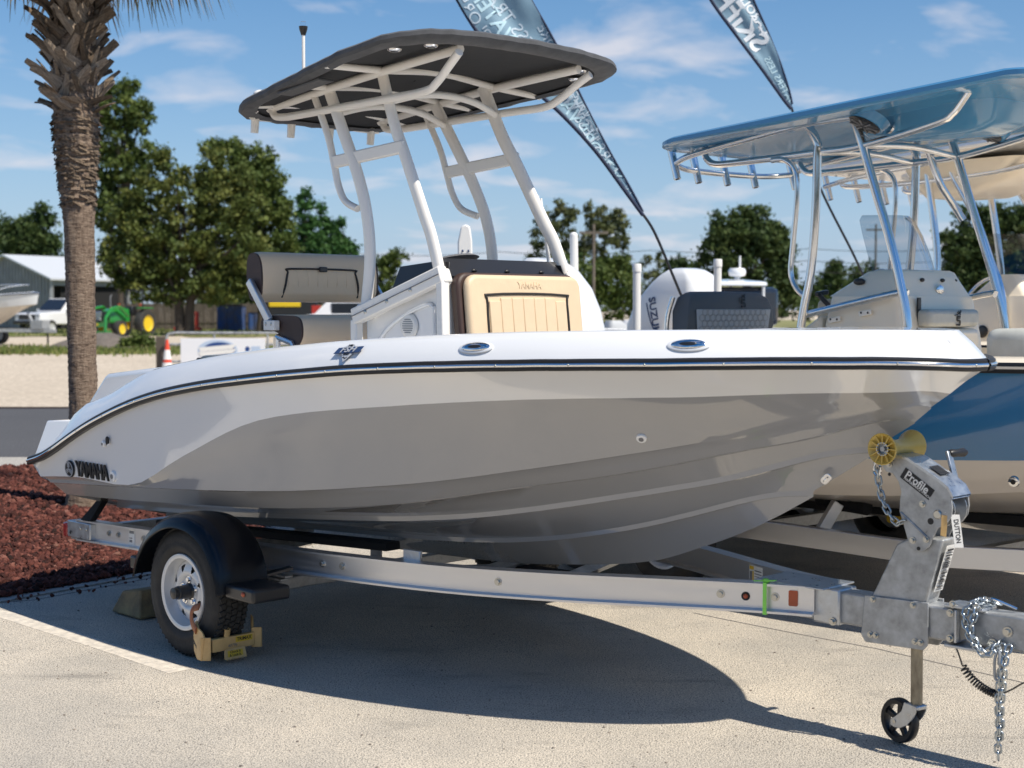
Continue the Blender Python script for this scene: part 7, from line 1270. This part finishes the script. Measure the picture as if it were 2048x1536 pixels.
for z0 in (.62, .50):
    k_ = MB(); k_.prism([(.95 + (.2 if z0 < .5 else 0), -.020, z0 - .06), (1.80 - (.1 if z0 < .5 else 0), -.020, z0 + .02), (1.90 - (.2 if z0 < .5 else 0), -.020, z0 + .14), (.90 + (.25 if z0 < .5 else 0), -.020, z0 + .05)], (0, -.002, 0)); ob('logo_band', k_, 'label', sh_)
k_ = MB(); k_.prism([(x, -.013, z) for x, z in eloop(2.18, .63, .06, .07)], (0, -.002, 0)); ob('logo_mark', k_, 'logob', sh_)
k_ = MB(); k_.prism([(2.28, -.013, .58), (2.52, -.013, .58), (2.52, -.013, .70), (2.28, -.013, .70)], (0, -.002, 0)); ob('logo_mark', k_, 'logol', sh_)
co2 = thing('traffic_cone', 'orange and white traffic cone beside the banner on the gravel', 'traffic cone', (-8.68, 36.5, gz(36.5)))
k_ = MB(); k_.box((0, 0, .03), (.38, .38, .06)); ob('cone_base', k_, 'blackrub', co2, bevel=.01); k_ = MB(); k_.lathe([(.15, .05), (.03, .92), (0, .92)], (0, 0, 0), (0, 0, 1), 24); ob('cone_body', k_, 'cone', co2)
for a, b in ((.20, .34), (.42, .66)): k_ = MB(); k_.lathe([(.153 - .138 * (a - .05), a), (.153 - .138 * (b - .05), b)], (0, 0, 0), (0, 0, 1), 24); ob('cone_band', k_, 'label', co2)
for i, (x, lab) in enumerate(((-9.25, 'dark wooden post beside the traffic cone'), (-4.85, 'dark wooden post at the far end of the pipe barrier'))): k_ = MB(); k_.bar((0, 0, 0), (0, 0, .95), .26, .26); wp = ob('wooden_post', k_, 'wood', None, bevel=.02); wp.location = (x, 38.3, gy); wp['label'] = lab; wp['category'] = 'post'
# containers and machines behind the helm seat
for i, (x, y, w_, h_, lab) in enumerate(((-17.0, 88, 1.5, 1.55, 'tall blue steel container under the trees'), (-15.4, 89, 1.35, 1.15, 'low worn blue steel container behind the helm seat'))):
    ct_ = thing('steel_container', lab, 'container', (x, y, .45)); k_ = MB(); k_.box((0, 0, h_ / 2), (w_, 1.4, h_)); ob('container_body', k_, 'blued', ct_, bevel=.03)
    for j in range(4): k_ = MB(); k_.bar((-w_ / 2 + .15 + j * (w_ - .3) / 3, -.73, .05), (-w_ / 2 + .15 + j * (w_ - .3) / 3, -.73, h_ - .05), .08, .06, (0, 1, 0)); ob('container_rib', k_, 'blued', ct_)
    k_ = MB(); k_.box((0, 0, h_ + .05), (w_ + .1, 1.5, .10)); ob('container_lid', k_, 'wood', ct_)
rf_ = thing('red_implement', 'red steel implement frame standing on the grass', 'implement', (-19.0, 85, .45))
for x in (-.55, .55): k_ = MB(); k_.box((x, 0, .6), (.18, .3, 1.2)); ob('upright', k_, 'redp', rf_)
k_ = MB(); k_.box((0, 0, .2), (1.5, .5, .2)); ob('base_beam', k_, 'redp', rf_)
ex = thing('yellow_excavator', 'yellow and black excavator seen between the helm seat cushions', 'excavator', (-12.2, 80, .45), rad(8))
k_ = MB(); k_.box((0, 0, 1.35), (3.0, 2.0, 1.3)); ob('house', k_, 'blackpl', ex, bevel=.1); k_ = MB(); k_.box((-.3, -1.02, 1.62), (1.7, .06, .30)); ob('yellow_panel', k_, 'jyellow', ex, bevel=.02); k_ = MB(); k_.box((1.4, -1.02, 1.25), (.5, .06, .6)); ob('red_panel', k_, 'redp', ex)
k_ = MB(); k_.tube([(1.6, 0, 1.2), (3.0, 0, 1.5), (4.6, 0, 2.1), (5.6, 0, 1.2)], .28, 8); ob('boom', k_, 'jyellow', ex)
for s in (-1, 1): k_ = MB(); k_.box((0, s * .85, .35), (3.2, .5, .7)); ob('track', k_, 'blackrub', ex, bevel=.2, seg=3)
vn = thing('white_van', 'white van partly hidden behind the console of the nearest boat', 'van', (-7.9, 70, .38), rad(180))
k_ = MB(); loft_x(k_, [(-2.2, .9, .8, .4, 1.9), (.8, .9, .8, .4, 1.9), (1.5, .9, .85, .4, 1.2), (2.3, .85, .8, .4, 1.05)]); ob('body', k_, 'truckw', vn, bevel=.06); k_ = MB(); k_.box((-.4, .87, 1.45), (2.2, .06, .5)); ob('side_window', k_, 'carglass', vn); k_ = MB(); k_.box((-.4, -.87, 1.45), (2.2, .06, .5)); ob('side_window', k_, 'carglass', vn)
for s in (-1, 1):
    for x in (1.4, -1.4): car_wheel(vn, x, s * .8, .33, .22, ax=s)
# outboards on stands, hardtop cruiser, poles and wires on the right
for i, (x, y, lab, m) in enumerate(((2.15, 30, 'small grey outboard motor standing behind the nearest boat bow', 'seatlight'), (2.55, 31, 'white outboard motor on a stand beside the guide post', 'gelwhite_e'), (1.85, 32, 'low white outboard motor behind the white cowling', 'gelwhite_e'))):
    om = thing('spare_outboard', lab, 'outboard motor', (x, y, gz(y)), rad(30 + 40 * i)); outboard(om, [(.95, -.2, .25, .16, .1), (1.2, -.25, .28, .18, .12), (1.4, -.25, .2, .17, .1), (1.5, -.2, .08, .12, .06)] if i < 2 else [(.85, -.2, .25, .16, .1), (1.1, -.25, .28, .18, .12), (1.22, -.2, .1, .12, .06)], bx=0, m=m); k_ = MB(); k_.bar((0, 0, 0), (0, 0, .9), .08, .3); k_.box((0, 0, .05), (.7, .5, .1)); ob('stand', k_, 'galv', om)
hc = thing('hardtop_cruiser', 'small white hardtop boat with radar dome behind the charcoal seat', 'boat', (5.6, 27, gz(27)), rad(-160))
plain_hull(hc, 6.0, 1.1, .5, .75, 1.0, 1.35, .1, ['gelwhite_e', 'gelwhite2', 'gel'], n=24); slab(lambda x: 2.18, 1.25, 2.7, .7, .3, .06, .06, 'hardtop', 'gel', hc)
for s in (-1, 1): tub('hardtop_post', [(1.4, s * .6, 1.3), (1.4, s * .6, 2.18)], .03, m='gel', par=hc, k=1); tub('hardtop_post', [(2.7, s * .7, 1.3), (2.4, s * .7, 2.18)], .03, m='gel', par=hc, k=1)
k_ = MB(); k_.box((1.75, 0, 1.8), (1.4, 1.2, .7)); ob('cabin_glass', k_, 'carglass', hc, bevel=.1); k_ = MB(); k_.lathe([(.05, 0), (.05, .10), (.14, .12), (.16, .16), (.16, .22), (.13, .26), (0, .27)], (1.6, 0, 2.24), (0, 0, 1), 24); ob('radar_dome', k_, 'gel', hc, smooth=40); k_ = MB(); k_.tube([(1.6, .1, 2.45), (1.6, .1, 2.72)], .02, 8); ob('radar_mast', k_, 'gel', hc)
M['pole'] = mat('pole_wood', (.16, .135, .11), .9, var=.3, vscale=3)
for i, (x, y, h, lab) in enumerate(((3.37, 60, 5.0, 'bare wooden utility pole behind the guide post'), (6.7, 88, 4.9, 'distant wooden utility pole left of the big dark tree'), (22.5, 90, 6.6, 'distant wooden utility pole by the right hand trees'))):
    up_ = thing('utility_pole', lab, 'utility pole', (x, y, gz(y))); k_ = MB(); k_.tube([(0, 0, 0), (0, 0, h)], [.075, .055], 10); ob('pole_shaft', k_, 'pole', up_); k_ = MB(); k_.box((0, 0, h - .35), (1.2, .08, .10)); ob('crossarm', k_, 'pole', up_)
for i, (z, lab) in enumerate(((5.95, 'uppermost power line crossing the sky behind the boats'), (5.1, 'middle power line crossing the sky behind the boats'), (4.35, 'lowest power line crossing the sky behind the boats'))):
    k_ = MB(); k_.tube([(-12 + 2.2 * j, 108 - .3 * j, z - .25 * math.sin(math.pi * ((j / 5) % 1)) + .01 * j) for j in range(26)], .022, 5); pl = ob('power_line', k_, 'blackrub', None); pl['label'] = lab; pl['category'] = 'power line'; pl['group'] = 'power lines'
k_ = MB(); k_.tube([(5.4, 109, .4), (5.4, 109, 5.95)], .09, 8); pl = ob('line_pole', k_, 'pole', None); pl['label'] = 'slim distant pole carrying the power lines'; pl['category'] = 'utility pole'
# grass tufts on the verges
rnd = random.Random(21); q = MB(); tone = []
for _ in range(9000):
    y = rnd.choice((rnd.gauss(52.5, 1.6), rnd.uniform(50, 58), rnd.uniform(74, 95))); x = rnd.uniform(-.37, -.12) * y if rnd.random() < .8 else rnd.uniform(-.1, .25) * y
    h = rnd.uniform(.05, .22); a = rnd.uniform(0, 3.14); dx, dy = math.cos(a) * .05, math.sin(a) * .05; z = gz(y) + .012; lx, ly = rnd.uniform(-.06, .06), rnd.uniform(-.06, .06); q.add([(x - dx, y - dy, z), (x + dx, y + dy, z), (x + lx, y + ly, z + h)], [(0, 1, 2)]); tone += [rnd.random()] * 3
me = q.mesh('grass_tufts', 0, False); at = me.attributes.new('tone', 'FLOAT', 'POINT'); at.data.foreach_set('value', tone); o = ob('grass_tufts', me, leaf_mat('grass_blades', (.09, .13, .03), (.16, .20, .05), (.26, .24, .09)), None, kind='stuff', label='tufts of grass along the verges', cat='grass')
# bits of litter, shells and pebbles on the asphalt
k_ = MB()
for _ in range(330):
    y = rnd.uniform(4.8, 9); x = rnd.uniform(-.37, .37) * y
    if in_bed(x, y): continue
    s_ = rnd.choice((.002, .003, .004, .004, .007)); k_.add([Vector((x, y, -.006)) + Vector((v.x, v.y, v.z * .6)) * s_ for v in ICO], ICF)
o = ob('asphalt_grit', k_, mat('grit', (.10, .09, .08), .9, col2=(.35, .30, .25), vscale=3), None, smooth=0, fixn=False, kind='stuff', label='loose grit scattered on the asphalt', cat='grit')

rw = random.Random(77); q = MB(); tone = []  # unseen leaf belt added behind the camera to give the glossy hull a horizon
for i in range(60):
    a0 = -math.pi * (.08 + .84 * i / 59); R0 = rw.uniform(38, 48); cx, cy = R0 * math.cos(a0), R0 * math.sin(a0); H0 = rw.uniform(5, 9)
    for _ in range(260):
        p = Vector((rw.gauss(0, 1), rw.gauss(0, 1), rw.gauss(0, 1))).normalized() * rw.uniform(.6, 1); c = Vector((cx + p.x * 2.6, cy + p.y * 2.6, max(.2, H0 * .55 + p.z * H0 * .5))); u = Vector((rw.gauss(0, 1), rw.gauss(0, 1), rw.gauss(0, 1))).normalized(); v_ = u.orthogonal().normalized(); l_ = rw.uniform(.3, .6)
        q.add([c - u * l_, c + v_ * l_ * .7, c + u * l_, c - v_ * l_ * .7], [(0, 1, 2, 3)]); tone += [rw.random()] * 4
me = q.mesh('reflection_wood', 0, False); at = me.attributes.new('tone', 'FLOAT', 'POINT'); at.data.foreach_set('value', tone)
ob('reflection_wood', me, LM['dark'], None, kind='stuff', label='belt of woodland added unseen behind the camera for the glossy hull to reflect', cat='woodland')
